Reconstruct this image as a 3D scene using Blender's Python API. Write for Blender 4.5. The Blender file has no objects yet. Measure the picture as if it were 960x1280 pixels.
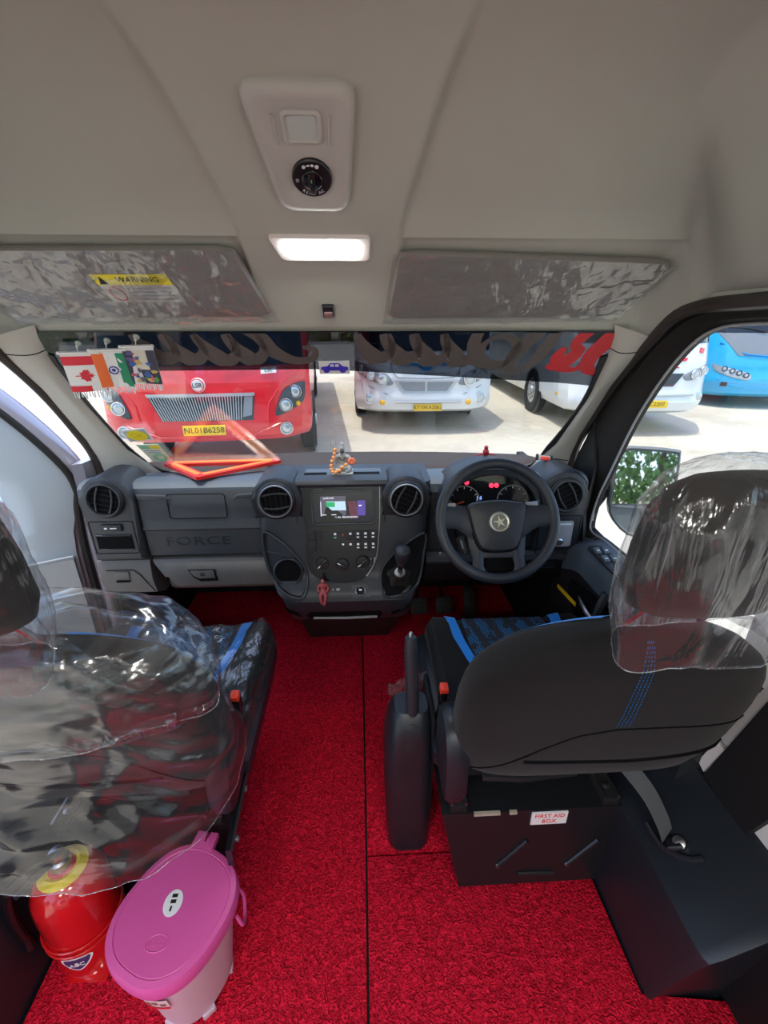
import bpy, bmesh, math, random
from mathutils import Vector, Matrix, Euler, noise
random.seed(7)
S = bpy.context.scene
COL = S.collection
PI = math.pi
R = math.radians

# ------------------------------------------------------------------ camera
cam_data = bpy.data.cameras.new('camera')
cam_data.sensor_fit = 'HORIZONTAL'
cam_data.sensor_width = 36.0
cam_data.lens = 36.0 * 560.0 / 960.0
cam_data.clip_start = 0.02
cam_data.clip_end = 400
cam = bpy.data.objects.new('camera', cam_data)
COL.objects.link(cam)
cam.location = (0.085, 0.0, 1.5)
cam.rotation_euler = Euler((R(90 - 23.2), 0, R(-2.82)), 'XYZ')
S.camera = cam

# ------------------------------------------------------------------ sky, sun, exposure
W = bpy.data.worlds.new('sky')
S.world = W
W.use_nodes = True
wn = W.node_tree
for n_ in list(wn.nodes):
    wn.nodes.remove(n_)
sky = wn.nodes.new('ShaderNodeTexSky')
sky.sky_type = 'NISHITA'
sky.sun_disc = False
sky.sun_elevation = R(79)
sky.sun_rotation = R(-100)
sky.air_density = 1.0
sky.dust_density = 1.5
bg = wn.nodes.new('ShaderNodeBackground')
bg.inputs['Strength'].default_value = 0.23
wo = wn.nodes.new('ShaderNodeOutputWorld')
wn.links.new(sky.outputs[0], bg.inputs['Color'])
wn.links.new(bg.outputs[0], wo.inputs['Surface'])

sun_data = bpy.data.lights.new('sun', 'SUN')
sun_data.energy = 1.5
sun_data.angle = R(0.55)
sun_data.color = (1.0, 0.95, 0.86)
sun = bpy.data.objects.new('sun', sun_data)
COL.objects.link(sun)
# the sun stands nearly overhead, a little to the left
SUN_AZ, SUN_EL = R(-100), R(79)      # azimuth from +Y, negative is to the left
sd = Vector((math.sin(SUN_AZ) * math.cos(SUN_EL), math.cos(SUN_AZ) * math.cos(SUN_EL), math.sin(SUN_EL)))
sun.rotation_euler = sd.to_track_quat('Z', 'Y').to_euler()

S.view_settings.view_transform = 'Standard'
S.view_settings.look = 'None'
S.view_settings.gamma = 1.0
S.view_settings.exposure = 1.15
S.view_settings.use_curve_mapping = False
try:
    S.cycles.max_bounces = 10
    S.cycles.diffuse_bounces = 5
    S.cycles.glossy_bounces = 4
    S.cycles.transparent_max_bounces = 24
    S.cycles.sample_clamp_indirect = 6.0
    S.cycles.caustics_reflective = False
    S.cycles.caustics_refractive = False
except Exception:
    pass

# ------------------------------------------------------------------ materials
MATS = {}


def _mix(nt, fac, a, b):
    m = nt.nodes.new('ShaderNodeMixShader')
    if isinstance(fac, float):
        m.inputs[0].default_value = fac
    else:
        nt.links.new(fac, m.inputs[0])
    nt.links.new(a, m.inputs[1])
    nt.links.new(b, m.inputs[2])
    return m.outputs[0]


def _coord(nt, scale=None, rot=(0, 0, 0)):
    tc = nt.nodes.new('ShaderNodeTexCoord')
    if scale is None:
        return tc.outputs['Object']
    mp = nt.nodes.new('ShaderNodeMapping')
    mp.inputs['Scale'].default_value = scale
    mp.inputs['Rotation'].default_value = rot
    nt.links.new(tc.outputs['Object'], mp.inputs['Vector'])
    return mp.outputs[0]


def _noise(nt, scale, detail=4.0, rough=0.55, stretch=None, rot=(0, 0, 0)):
    t = nt.nodes.new('ShaderNodeTexNoise')
    t.inputs['Scale'].default_value = scale
    t.inputs['Detail'].default_value = detail
    t.inputs['Roughness'].default_value = rough
    nt.links.new(_coord(nt, stretch, rot), t.inputs['Vector'])
    return t


def mat(name, col, rough=0.5, metal=0.0, var=None, bump=None, spec=0.5, coat=0.0, emit=None, sheen=0.0, sss=0.0):
    """col: base colour; var=(scale, other colour, amount); bump=(scale, strength, distance)."""
    if name in MATS:
        return MATS[name]
    m = bpy.data.materials.new(name)
    m.use_nodes = True
    nt = m.node_tree
    b = nt.nodes['Principled BSDF']
    b.inputs['Base Color'].default_value = (*col, 1)
    b.inputs['Roughness'].default_value = rough
    b.inputs['Metallic'].default_value = metal
    b.inputs['Specular IOR Level'].default_value = spec
    b.inputs['Coat Weight'].default_value = coat
    b.inputs['Coat Roughness'].default_value = 0.05
    b.inputs['Sheen Weight'].default_value = sheen
    if sss:
        b.inputs['Subsurface Weight'].default_value = sss
        b.inputs['Subsurface Radius'].default_value = (0.02, 0.015, 0.015)
    if emit:
        b.inputs['Emission Color'].default_value = (*emit[0], 1)
        b.inputs['Emission Strength'].default_value = emit[1]
    if var:
        t = _noise(nt, var[0])
        r = nt.nodes.new('ShaderNodeValToRGB')
        r.color_ramp.elements[0].position = 0.5 - 0.5 * var[2] if len(var) > 2 else 0.3
        r.color_ramp.elements[1].position = 0.5 + 0.5 * var[2] if len(var) > 2 else 0.7
        r.color_ramp.elements[0].color = (*col, 1)
        r.color_ramp.elements[1].color = (*var[1], 1)
        nt.links.new(t.outputs['Fac'], r.inputs[0])
        nt.links.new(r.outputs[0], b.inputs['Base Color'])
    if bump:
        t = _noise(nt, bump[0], 3.0, 0.6, bump[3] if len(bump) > 3 else None)
        bp = nt.nodes.new('ShaderNodeBump')
        bp.inputs['Strength'].default_value = bump[1]
        bp.inputs['Distance'].default_value = bump[2]
        nt.links.new(t.outputs['Fac'], bp.inputs['Height'])
        nt.links.new(bp.outputs[0], b.inputs['Normal'])
    MATS[name] = m
    return m


def glass_mat(name, tint, base=0.05, grazing=0.6, rough=0.0):
    m = bpy.data.materials.new(name)
    m.use_nodes = True
    nt = m.node_tree
    nt.nodes.remove(nt.nodes['Principled BSDF'])
    out = nt.nodes['Material Output']
    tr = nt.nodes.new('ShaderNodeBsdfTransparent')
    tr.inputs[0].default_value = (*tint, 1)
    gl = nt.nodes.new('ShaderNodeBsdfGlossy')
    gl.inputs['Roughness'].default_value = rough
    lw = nt.nodes.new('ShaderNodeLayerWeight')
    lw.inputs['Blend'].default_value = 0.5
    pw = nt.nodes.new('ShaderNodeMath')
    pw.operation = 'POWER'
    pw.inputs[1].default_value = 4.0
    ma = nt.nodes.new('ShaderNodeMath')
    ma.operation = 'MULTIPLY_ADD'
    ma.inputs[1].default_value = grazing
    ma.inputs[2].default_value = base
    nt.links.new(lw.outputs['Facing'], pw.inputs[0])
    nt.links.new(pw.outputs[0], ma.inputs[0])
    nt.links.new(_mix(nt, ma.outputs[0], tr.outputs[0], gl.outputs[0]), out.inputs['Surface'])
    MATS[name] = m
    return m


def film_mat(name, white=0.10, gloss=0.22, rough=0.14, scale=14.0, strength=0.9, stretch=(1, 1, 1), tint=(0.93, 0.94, 0.95), rot=(0, 0, 0)):
    """Crinkled clear polythene: see-through, milky where it folds, glossy on every crease."""
    m = bpy.data.materials.new(name)
    m.use_nodes = True
    nt = m.node_tree
    nt.nodes.remove(nt.nodes['Principled BSDF'])
    out = nt.nodes['Material Output']
    t1 = _noise(nt, scale, 3.0, 0.5, stretch, rot)
    t1.noise_type = 'RIDGED_MULTIFRACTAL'
    t1.normalize = False
    t1.inputs['Lacunarity'].default_value = 2.2
    t1.inputs['Offset'].default_value = 0.9
    t1.inputs['Gain'].default_value = 1.6
    t1.inputs['Distortion'].default_value = 0.6
    t2 = _noise(nt, scale * 1.7, 3.0, 0.55, stretch, rot)
    t2.inputs['Distortion'].default_value = 1.0
    ad = nt.nodes.new('ShaderNodeMath')
    ad.operation = 'MULTIPLY_ADD'
    ad.inputs[1].default_value = 0.35
    nt.links.new(t1.outputs['Fac'], ad.inputs[0])
    nt.links.new(t2.outputs['Fac'], ad.inputs[2])
    bp = nt.nodes.new('ShaderNodeBump')
    bp.inputs['Strength'].default_value = strength
    bp.inputs['Distance'].default_value = 0.02
    nt.links.new(ad.outputs[0], bp.inputs['Height'])
    tr = nt.nodes.new('ShaderNodeBsdfTransparent')
    tr.inputs[0].default_value = (*tint, 1)
    gl = nt.nodes.new('ShaderNodeBsdfGlossy')
    gl.inputs['Roughness'].default_value = rough
    nt.links.new(bp.outputs[0], gl.inputs['Normal'])
    df = nt.nodes.new('ShaderNodeBsdfDiffuse')
    df.inputs[0].default_value = (0.85, 0.87, 0.88, 1)
    nt.links.new(bp.outputs[0], df.inputs['Normal'])
    tl = nt.nodes.new('ShaderNodeBsdfTranslucent')
    tl.inputs[0].default_value = (0.8, 0.82, 0.84, 1)
    milky = _mix(nt, 0.4, df.outputs[0], tl.outputs[0])
    ramp = nt.nodes.new('ShaderNodeMapRange')
    ramp.inputs['From Min'].default_value = 1.0
    ramp.inputs['From Max'].default_value = 2.4
    ramp.inputs['To Min'].default_value = white * 0.2
    ramp.inputs['To Max'].default_value = white * 3.0
    nt.links.new(t1.outputs['Fac'], ramp.inputs['Value'])
    a = _mix(nt, ramp.outputs[0], tr.outputs[0], milky)
    lw = nt.nodes.new('ShaderNodeLayerWeight')
    lw.inputs['Blend'].default_value = 0.5
    nt.links.new(bp.outputs[0], lw.inputs['Normal'])
    pw = nt.nodes.new('ShaderNodeMath')
    pw.operation = 'POWER'
    pw.inputs[1].default_value = 2.5
    nt.links.new(lw.outputs['Facing'], pw.inputs[0])
    ma = nt.nodes.new('ShaderNodeMath')
    ma.operation = 'MULTIPLY_ADD'
    ma.inputs[1].default_value = 0.55
    ma.inputs[2].default_value = gloss
    ma.use_clamp = True
    nt.links.new(pw.outputs[0], ma.inputs[0])
    nt.links.new(_mix(nt, ma.outputs[0], a, gl.outputs[0]), out.inputs['Surface'])
    MATS[name] = m
    return m


M = MATS
mat('headliner', (0.475, 0.485, 0.43), 0.95, var=(3.0, (0.45, 0.46, 0.405), 0.5), bump=(900, 0.25, 0.002), spec=0.1)
mat('pillar_trim', (0.53, 0.52, 0.47), 0.7, bump=(600, 0.12, 0.001), spec=0.3)
mat('console_grey', (0.50, 0.495, 0.46), 0.55, bump=(800, 0.1, 0.001), spec=0.3)
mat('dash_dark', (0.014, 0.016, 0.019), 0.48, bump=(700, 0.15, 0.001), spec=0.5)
mat('dash_top', (0.075, 0.10, 0.13), 0.55, bump=(700, 0.15, 0.001), spec=0.5)  # blue-grey: sky sheen is put into this base colour
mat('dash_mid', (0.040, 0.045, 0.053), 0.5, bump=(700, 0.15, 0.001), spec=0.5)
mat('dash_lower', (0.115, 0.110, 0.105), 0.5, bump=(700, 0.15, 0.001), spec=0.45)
mat('console_dark', (0.018, 0.023, 0.031), 0.45, bump=(700, 0.12, 0.001), spec=0.5)
mat('gloss_black', (0.008, 0.008, 0.010), 0.18, spec=0.5)
mat('matte_black', (0.010, 0.010, 0.011), 0.65, spec=0.3)
mat('rubber', (0.014, 0.012, 0.011), 0.6, spec=0.35)
mat('strip_brown', (0.045, 0.038, 0.034), 0.45, spec=0.4)
mat('groove', (0.004, 0.004, 0.005), 0.8, spec=0.1)  # near-black for joints, and for flat plates given the shade of recesses
mat('chrome', (0.75, 0.76, 0.78), 0.18, 1.0)
mat('satin_metal', (0.42, 0.43, 0.45), 0.35, 1.0)
mat('dark_metal', (0.03, 0.032, 0.036), 0.35, 0.6)
mat('body_paint', (0.42, 0.40, 0.46), 0.3, 0.35, coat=0.5)
mat('door_trim', (0.46, 0.52, 0.55), 0.5, spec=0.4)
mat('wall_trim', (0.74, 0.72, 0.69), 0.6, spec=0.3)
mat('icon_white', (0.8, 0.82, 0.85), 0.4)
mat('icon_grey', (0.35, 0.36, 0.38), 0.4)
mat('white_plain', (0.82, 0.82, 0.80), 0.5)
mat('black_plain', (0.01, 0.01, 0.012), 0.5)
mat('red_plain', (0.70, 0.025, 0.03), 0.45)
mat('blue_seat', (0.0, 0.27, 0.85), 0.7, sheen=0.2, bump=(700, 0.3, 0.001))
mat('seat_fabric', (0.009, 0.008, 0.0085), 0.85, sheen=0.08, bump=(1100, 0.35, 0.0015), spec=0.2)
mat('seat_vinyl', (0.030, 0.036, 0.045), 0.55, bump=(500, 0.1, 0.001), spec=0.4)
mat('seat_plastic', (0.012, 0.015, 0.021), 0.4, bump=(700, 0.08, 0.001))
glass_mat('glass', (0.97, 0.985, 0.975), 0.02, 0.5)
glass_mat('screen_pane', (0.97, 0.985, 0.975), 0.09, 0.5)
glass_mat('tinted_glass', (0.30, 0.31, 0.33), 0.03, 0.3)
glass_mat('red_clear', (1.0, 0.16, 0.08), 0.06, 0.3)
film_mat('film_loose', 0.13, 0.06, 0.13, 2.6, 0.26, (0.35, 1.0, 2.4), rot=(0, 0.6, 0))
film_mat('film_hem', 0.5, 0.15, 0.2, 20.0, 0.3)
film_mat('film_cushion', 0.14, 0.16, 0.14, 8.0, 0.7, (1.6, 0.5, 1.0))
film_mat('film_tight', 0.20, 0.06, 0.12, 13.0, 0.55, (1, 1, 0.16))
film_mat('film_visor', 0.10, 0.10, 0.12, 4.5, 0.45, (1.6, 0.7, 0.7))


# ------------------------------------------------------------------ mesh builder
class MB:
    """Collects shapes in one bmesh (world coordinates)."""

    def __init__(self, xf=None):
        self.bm = bmesh.new()
        self.xf = xf

    def _add(self, verts, faces):
        vs = [self.bm.verts.new(v) for v in verts]
        for f in faces:
            try:
                self.bm.faces.new([vs[i] for i in f])
            except ValueError:
                pass
        return vs

    def box(self, c, s, rot=None, bevel=0.0, seg=2):
        g = bmesh.ops.create_cube(self.bm, size=1.0)
        vs = g['verts']
        mm = Matrix.Translation(c) @ (rot.to_matrix().to_4x4() if isinstance(rot, Euler) else (rot if rot is not None else Matrix())) @ Matrix.Diagonal((*s, 1))
        bmesh.ops.transform(self.bm, matrix=mm, verts=vs)
        if bevel > 0:
            es = list({e for v in vs for e in v.link_edges})
            bmesh.ops.bevel(self.bm, geom=es, offset=bevel, segments=seg, affect='EDGES', profile=0.5)
        return self

    def bx(self, x0, x1, y0, y1, z0, z1, bevel=0.0, seg=2):
        return self.box(((x0 + x1) / 2, (y0 + y1) / 2, (z0 + z1) / 2), (abs(x1 - x0), abs(y1 - y0), abs(z1 - z0)), None, bevel, seg)

    def loft(self, rings, closed=True, cap=True):
        n = len(rings[0])
        vs = [[self.bm.verts.new(p) for p in r] for r in rings]
        m = n if closed else n - 1
        for a in range(len(rings) - 1):
            for i in range(m):
                j = (i + 1) % n
                try:
                    self.bm.faces.new((vs[a][i], vs[a][j], vs[a + 1][j], vs[a + 1][i]))
                except ValueError:
                    pass
        if cap and closed:
            for r in (vs[0][::-1], vs[-1]):
                try:
                    self.bm.faces.new(r)
                except ValueError:
                    pass
        return self

    def grid(self, fn, nu, nv):
        """fn(u, v) with u, v in 0..1 gives a point."""
        return self.loft([[fn(i / nu, j / nv) for i in range(nu + 1)] for j in range(nv + 1)], closed=False)

    def lathe(self, prof, c, axis=(0, 0, 1), n=28, sx=1.0, sy=1.0):
        """prof: (radius, height) pairs along the axis."""
        q = Vector(axis).to_track_quat('Z', 'Y').to_matrix()
        c = Vector(c)
        rings = []
        for r, h in prof:
            rings.append([c + q @ Vector((sx * r * math.cos(2 * PI * i / n), sy * r * math.sin(2 * PI * i / n), h)) for i in range(n)])
        return self.loft(rings, True, True)

    def tube(self, pts, r, n=8, closed=False, flat=1.0, up=None):
        pts = [Vector(p) for p in pts]
        k = len(pts)
        rings = []
        prev = None
        for i in range(k):
            if closed:
                t = (pts[(i + 1) % k] - pts[i - 1]).normalized()
            else:
                t = (pts[min(i + 1, k - 1)] - pts[max(i - 1, 0)]).normalized()
            ref = Vector(up) if up is not None else (prev if prev is not None else (Vector((0, 0, 1)) if abs(t.z) < 0.9 else Vector((1, 0, 0))))
            a = (ref - t * ref.dot(t))
            if a.length < 1e-6:
                a = Vector((1, 0, 0)) - t * t.x
            a.normalize()
            b = t.cross(a)
            prev = a
            rr = r[i] if isinstance(r, (list, tuple)) else r
            rings.append([pts[i] + a * (rr * flat * math.cos(2 * PI * j / n)) + b * (rr * math.sin(2 * PI * j / n)) for j in range(n)])
        if closed:
            rings.append(rings[0])
            return self.loft(rings, True, False)
        return self.loft(rings, True, True)

    def prism(self, poly, depth, origin, ux, uy, bevel=0.0, seg=2):
        """2-D polygon in the plane (ux, uy) at origin, extruded by depth along ux x uy."""
        o, ux, uy = Vector(origin), Vector(ux).normalized(), Vector(uy).normalized()
        w = ux.cross(uy)
        a = [self.bm.verts.new(o + ux * p[0] + uy * p[1]) for p in poly]
        b = [self.bm.verts.new(o + ux * p[0] + uy * p[1] + w * depth) for p in poly]
        n = len(poly)
        f0 = self.bm.faces.new(a[::-1])
        f1 = self.bm.faces.new(b)
        for i in range(n):
            j = (i + 1) % n
            self.bm.faces.new((a[i], a[j], b[j], b[i]))
        if bevel > 0:
            bmesh.ops.bevel(self.bm, geom=list(f1.edges), offset=bevel, segments=seg, affect='EDGES', profile=0.5)
        return self

    def ellipsoid(self, c, s, rot=None, u=20, v=12):
        g = bmesh.ops.create_uvsphere(self.bm, u_segments=u, v_segments=v, radius=1.0)
        mm = Matrix.Translation(c) @ (rot.to_matrix().to_4x4() if rot is not None else Matrix()) @ Matrix.Diagonal((*s, 1))
        bmesh.ops.transform(self.bm, matrix=mm, verts=g['verts'])
        return self

    def mesh(self, me_, xf):
        """append a Mesh transformed by xf"""
        t = bmesh.new()
        t.from_mesh(me_)
        t.transform(xf)
        tmp = bpy.data.meshes.new('tmp')
        t.to_mesh(tmp)
        t.free()
        self.bm.from_mesh(tmp)
        bpy.data.meshes.remove(tmp)
        return self

    def data(self, name, m, origin=(0, 0, 0), smooth=True, angle=40):
        if self.xf is not None:
            self.bm.transform(self.xf)
        bmesh.ops.translate(self.bm, vec=-Vector(origin), verts=self.bm.verts)
        bmesh.ops.recalc_face_normals(self.bm, faces=self.bm.faces)
        ca = math.cos(R(angle))
        for f in self.bm.faces:
            f.smooth = smooth
        if smooth:
            for e in self.bm.edges:
                if len(e.link_faces) == 2:
                    e.smooth = e.link_faces[0].normal.dot(e.link_faces[1].normal) > ca
        me_ = bpy.data.meshes.new(name)
        self.bm.to_mesh(me_)
        self.bm.free()
        me_.materials.append(MATS[m] if isinstance(m, str) else m)
        return me_

    def build(self, name, m, parent=None, smooth=True, angle=40, origin=None, sub=0):
        """link as ONE mesh object; its origin is that of the thing it belongs to"""
        o0 = Vector(origin) if origin is not None else (Vector(parent['_o']) if parent is not None else None)
        if o0 is None:
            if self.xf is not None:
                self.bm.transform(self.xf)
                self.xf = None
            xs = [v.co for v in self.bm.verts]
            o0 = Vector(((min(v.x for v in xs) + max(v.x for v in xs)) / 2, (min(v.y for v in xs) + max(v.y for v in xs)) / 2, min(v.z for v in xs)))
        me_ = self.data(name, m, o0, smooth, angle)
        ob = bpy.data.objects.new(name, me_)
        COL.objects.link(ob)
        ob['_o'] = tuple(o0)
        if parent is not None:
            ob.parent = parent
        else:
            ob.location = o0
        if sub:
            md = ob.modifiers.new('smooth', 'SUBSURF')
            md.levels = sub
            md.render_levels = sub
        return ob


def thing(name, label, cat, loc=(0, 0, 0), group=None, kind=None):
    o = bpy.data.objects.new(name, None)
    o.empty_display_size = 0.05
    COL.objects.link(o)
    o.location = loc
    o['_o'] = tuple(loc)
    if kind == 'structure':
        o['kind'] = kind
        if label:
            o['label'] = label
        return o
    o['label'] = label
    o['category'] = cat
    if group:
        o['group'] = group
    return o


def tag(o, label, cat, group=None):
    o['label'] = label
    o['category'] = cat
    if group:
        o['group'] = group
    return o


def struct(o):
    o['kind'] = 'structure'
    return o


def text_mesh(s, size=1.0, depth=0.0, align='CENTER', shear=0.0, spacing=1.0):
    cu = bpy.data.curves.new('lettering', 'FONT')
    cu.body = s
    cu.size = size
    cu.extrude = depth
    cu.align_x = align
    cu.align_y = 'CENTER'
    cu.shear = shear
    cu.space_character = spacing
    cu.resolution_u = 3
    ob = bpy.data.objects.new('lettering', cu)
    COL.objects.link(ob)
    dg = bpy.context.evaluated_depsgraph_get()
    me_ = bpy.data.meshes.new_from_object(ob.evaluated_get(dg))
    bpy.data.objects.remove(ob)
    bpy.data.curves.remove(cu)
    return me_


def frame(origin, ux, uy):
    """matrix whose X is ux, Y is uy, Z is ux x uy"""
    ux = Vector(ux).normalized()
    uy = Vector(uy)
    uy = (uy - ux * uy.dot(ux)).normalized()
    w = ux.cross(uy)
    mm = Matrix.Identity(4)
    for i in range(3):
        mm[i][0], mm[i][1], mm[i][2], mm[i][3] = ux[i], uy[i], w[i], origin[i]
    return mm


def rrect(w, h, r, n=5, cx=0.0, cy=0.0):
    pts = []
    for (sx, sy, a0) in ((1, 1, 0), (-1, 1, 90), (-1, -1, 180), (1, -1, 270)):
        for i in range(n + 1):
            a = R(a0 + 90 * i / n)
            pts.append((cx + sx * (w / 2 - r) + r * math.cos(a), cy + sy * (h / 2 - r) + r * math.sin(a)))
    return pts


def rpoly(pts, r, n=5):
    """polygon with every corner rounded by about r"""
    out = []
    k = len(pts)
    for i in range(k):
        p, a, b = Vector(pts[i]), Vector(pts[i - 1]), Vector(pts[(i + 1) % k])
        p0 = p + (a - p).normalized() * r
        p1 = p + (b - p).normalized() * r
        for j in range(n + 1):
            t = j / n
            q = p0 * (1 - t) ** 2 + p * 2 * t * (1 - t) + p1 * t * t
            out.append((q.x, q.y))
    return out


def lerp(a, b, t):
    return a + (b - a) * t


def interp(tab, x):
    if x <= tab[0][0]:
        return tab[0][1]
    for (a, b), (c, d) in zip(tab, tab[1:]):
        if x <= c:
            t = (x - a) / (c - a)
            return b + (d - b) * t
    return tab[-1][1]


def smooth_interp(tab, x):
    """monotone-ish cubic through the table"""
    n = len(tab)
    if x <= tab[0][0]:
        return tab[0][1]
    if x >= tab[-1][0]:
        return tab[-1][1]
    for i in range(n - 1):
        x0, y0 = tab[i]
        x1, y1 = tab[i + 1]
        if x <= x1:
            h = x1 - x0
            t = (x - x0) / h
            m0 = (y1 - tab[i - 1][1]) / (x1 - tab[i - 1][0]) if i > 0 else (y1 - y0) / h
            m1 = (tab[i + 2][1] - y0) / (tab[i + 2][0] - x0) if i < n - 2 else (y1 - y0) / h
            return (2 * t**3 - 3 * t**2 + 1) * y0 + (t**3 - 2 * t**2 + t) * h * m0 + (-2 * t**3 + 3 * t**2) * y1 + (t**3 - t**2) * h * m1


def sstep(a, b, x):
    t = min(1, max(0, (x - a) / (b - a)))
    return t * t * (3 - 2 * t)


def catmull(pts, k=6, closed=False):
    pts = [Vector(p) for p in pts]
    n = len(pts)
    out = []
    for i in range(n if closed else n - 1):
        p0 = pts[(i - 1) % n] if closed or i > 0 else pts[0]
        p1, p2 = pts[i], pts[(i + 1) % n]
        p3 = pts[(i + 2) % n] if closed or i < n - 2 else pts[-1]
        for j in range(k):
            t = j / k
            out.append(0.5 * ((2 * p1) + (p2 - p0) * t + (2 * p0 - 5 * p1 + 4 * p2 - p3) * t * t + (3 * p1 - p0 - 3 * p2 + p3) * t**3))
    if not closed:
        out.append(pts[-1])
    return out
# ================================================================== THE VAN'S SHELL
CEIL = [(-2.6, 1.915), (0.3, 1.915), (0.70, 1.912), (0.84, 1.895), (0.93, 1.852), (1.02, 1.79), (1.12, 1.713), (1.20, 1.652), (1.28, 1.588), (1.355, 1.503), (1.385, 1.468)]
SIDE = [(-2.6, 1.535), (1.0, 1.535), (1.22, 1.52), (1.30, 1.475), (1.385, 1.425)]


def ceil_z(x, y):
    b = smooth_interp(CEIL, y)
    ax = abs(x)
    s_ = min(smooth_interp(SIDE, y), b)
    z = lerp(b, s_, sstep(lerp(0.66, 0.86, sstep(0.95, 1.18, y)), 0.93, ax)) - 0.012 * math.exp(-((ax - 0.70) / 0.04) ** 2) * sstep(0.5, 1.0, y) * 0
    # raised ribs either side of the roof console
    xr = interp([(0.84, 0.252), (1.17, 0.172)], y)
    a = sstep(0.80, 0.98, y) * (1 - sstep(1.14, 1.20, y))
    z += 0.026 * a * sstep(-0.004, 0.018, ax - xr)
    # recesses that take the sun visors
    rx = sstep(0.175, 0.195, ax) * (1 - sstep(0.84, 0.90, ax))
    ry = sstep(1.180, 1.192, y) * (1 - sstep(1.345, 1.365, y))
    z += 0.026 * rx * ry
    return z


rows = [-2.6, -1.5, -0.5, 0.2, 0.5] + [0.62 + 0.02 * i for i in range(28)] + [1.182 + 0.0065 * i for i in range(31)] + [1.385]
cols = [-0.94 + 0.01 * i for i in range(64)] + [-0.30 + 0.004 * i for i in range(150)] + [0.30 + 0.01 * i for i in range(65)]
mb = MB()
mb.loft([[(x, y, ceil_z(x, y)) for x in cols] for y in rows], closed=False)
# rolled front edge of the headliner, over the top of the windscreen
mb.loft([[(x, 1.385 + 0.012 * math.sin(a), ceil_z(x, 1.385) + 0.012 - 0.012 * math.cos(a)) for x in cols] for a in (0, 0.5, 1.0, 1.57, 2.2)], closed=False)
ceiling = struct(mb.build('ceiling', 'headliner', angle=60))

mb = MB().bx(-0.97, 0.97, -2.6, 2.36, -0.06, -0.012)
floor = struct(mb.build('floor', 'matte_black'))

# footwell bulkhead and kick panels, all in dark plastic
mb = MB().bx(-0.96, 0.96, 2.34, 2.38, -0.03, 0.80)
struct(mb.build('wall_front', 'matte_black'))
for sx, nm in ((-1, 'trim_1'), (1, 'trim_2')):
    mb = MB().bx(sx * 0.925, sx * 0.96, 1.60, 2.34, -0.03, 0.84)
    struct(mb.build(nm, 'matte_black'))

# windscreen: a sloping plane, s = 0 at the roof, 1 at the dash
def WS(x, s, off=0.0):
    """point on the windscreen; off > 0 is towards the cabin"""
    return Vector((x, 1.38 + 0.37 * s - off * 0.8094, 1.468 - 0.51 * s - off * 0.5872))


WSU = Vector((1, 0, 0))
WSV = Vector((0, -0.5872, 0.8094))
ws_pts = [(-0.822, 0.13), (-0.806, 0.05), (-0.745, 0.0), (0.75, 0.0), (0.815, 0.04), (0.842, 0.13), (0.862, 0.44), (0.825, 0.82), (0.765, 1.03), (0.4, 1.05), (0.0, 1.05), (-0.4, 1.05), (-0.70, 1.03), (-0.785, 0.84), (-0.818, 0.5), (-0.822, 0.27)]
wc = catmull([(a, b, 0) for a, b in ws_pts], 5, True)
win1 = thing('window_1', 'sloping windscreen', None, WS(0, 1.05), kind='structure')
mb = MB()
SL = math.hypot(0.37, 0.51)
mb.prism([(p.x * 1.02, ((p.y - 0.5) * 1.04 + 0.5) * SL) for p in wc], 0.005, (0, 1.38, 1.468), (1, 0, 0), (0, 0.37, -0.51))
mb.build('pane', 'screen_pane', win1, smooth=False)
mb = MB()
wf = [p for p in wc if p.y > 0.10]
k0 = max(range(len(wf)), key=lambda i: (wf[i] - wf[i - 1]).length)
wf = wf[k0:] + wf[:k0]
rA = [WS(p.x * 1.05, (p.y - 0.5) * 1.10 + 0.5, 0.003) for p in wf]
rB = [WS(p.x * 0.978, (p.y - 0.5) * 0.985 + 0.5, 0.003) for p in wf]
rC = [WS(p.x * 0.978, (p.y - 0.5) * 0.985 + 0.5, 0.009) for p in wf]
rD = [WS(p.x * 1.05, (p.y - 0.5) * 1.10 + 0.5, 0.009) for p in wf]
mb.loft([rA, rB, rC, rD, rA], False, False)
mb.build('frit_border', 'black_plain', win1, smooth=False)

# dark sun band across the top of the windscreen with its mirrored script
def band_s(x):
    return interp([(-0.82, 0.215), (-0.04, 0.205), (0.74, 0.305), (0.87, 0.33)], x)


mb = MB()
xs = [-0.815 + 1.66 * i / 40 for i in range(41)]
mb.loft([[WS(x, -0.01, 0.0035) for x in xs], [WS(x, band_s(x), 0.0035) for x in xs], [WS(x, band_s(x), 0.0045) for x in xs], [WS(x, -0.01, 0.0045) for x in xs], [WS(x, -0.01, 0.0035) for x in xs]], False)
mb.build('sun_band', 'tinted_glass', win1, smooth=False)


def stroke(mb, pts, widths, off, k=8):
    """calligraphic ribbon on the windscreen; pts are (x, s)"""
    c = catmull([(p[0], p[1], 0) for p in pts], k)
    n = len(c)
    L, Rr = [], []
    for i, p in enumerate(c):
        t = (c[min(i + 1, n - 1)] - c[max(i - 1, 0)])
        t = Vector((t.x, t.y * SL, 0)).normalized()
        nn = Vector((-t.y, t.x / SL, 0))
        f = i / (n - 1) * (len(widths) - 1)
        a = int(min(f, len(widths) - 2))
        w = lerp(widths[a], widths[a + 1], f - a) / 2
        L.append(WS(p.x + nn.x * w, max(0.0, p.y + nn.y * w), off))
        Rr.append(WS(p.x - nn.x * w, max(0.0, p.y - nn.y * w), off))
    mb.loft([L, Rr], False)


mat('script_brown', (0.11, 0.095, 0.088), 0.6)
mat('script_red', (0.62, 0.02, 0.03), 0.5)


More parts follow.
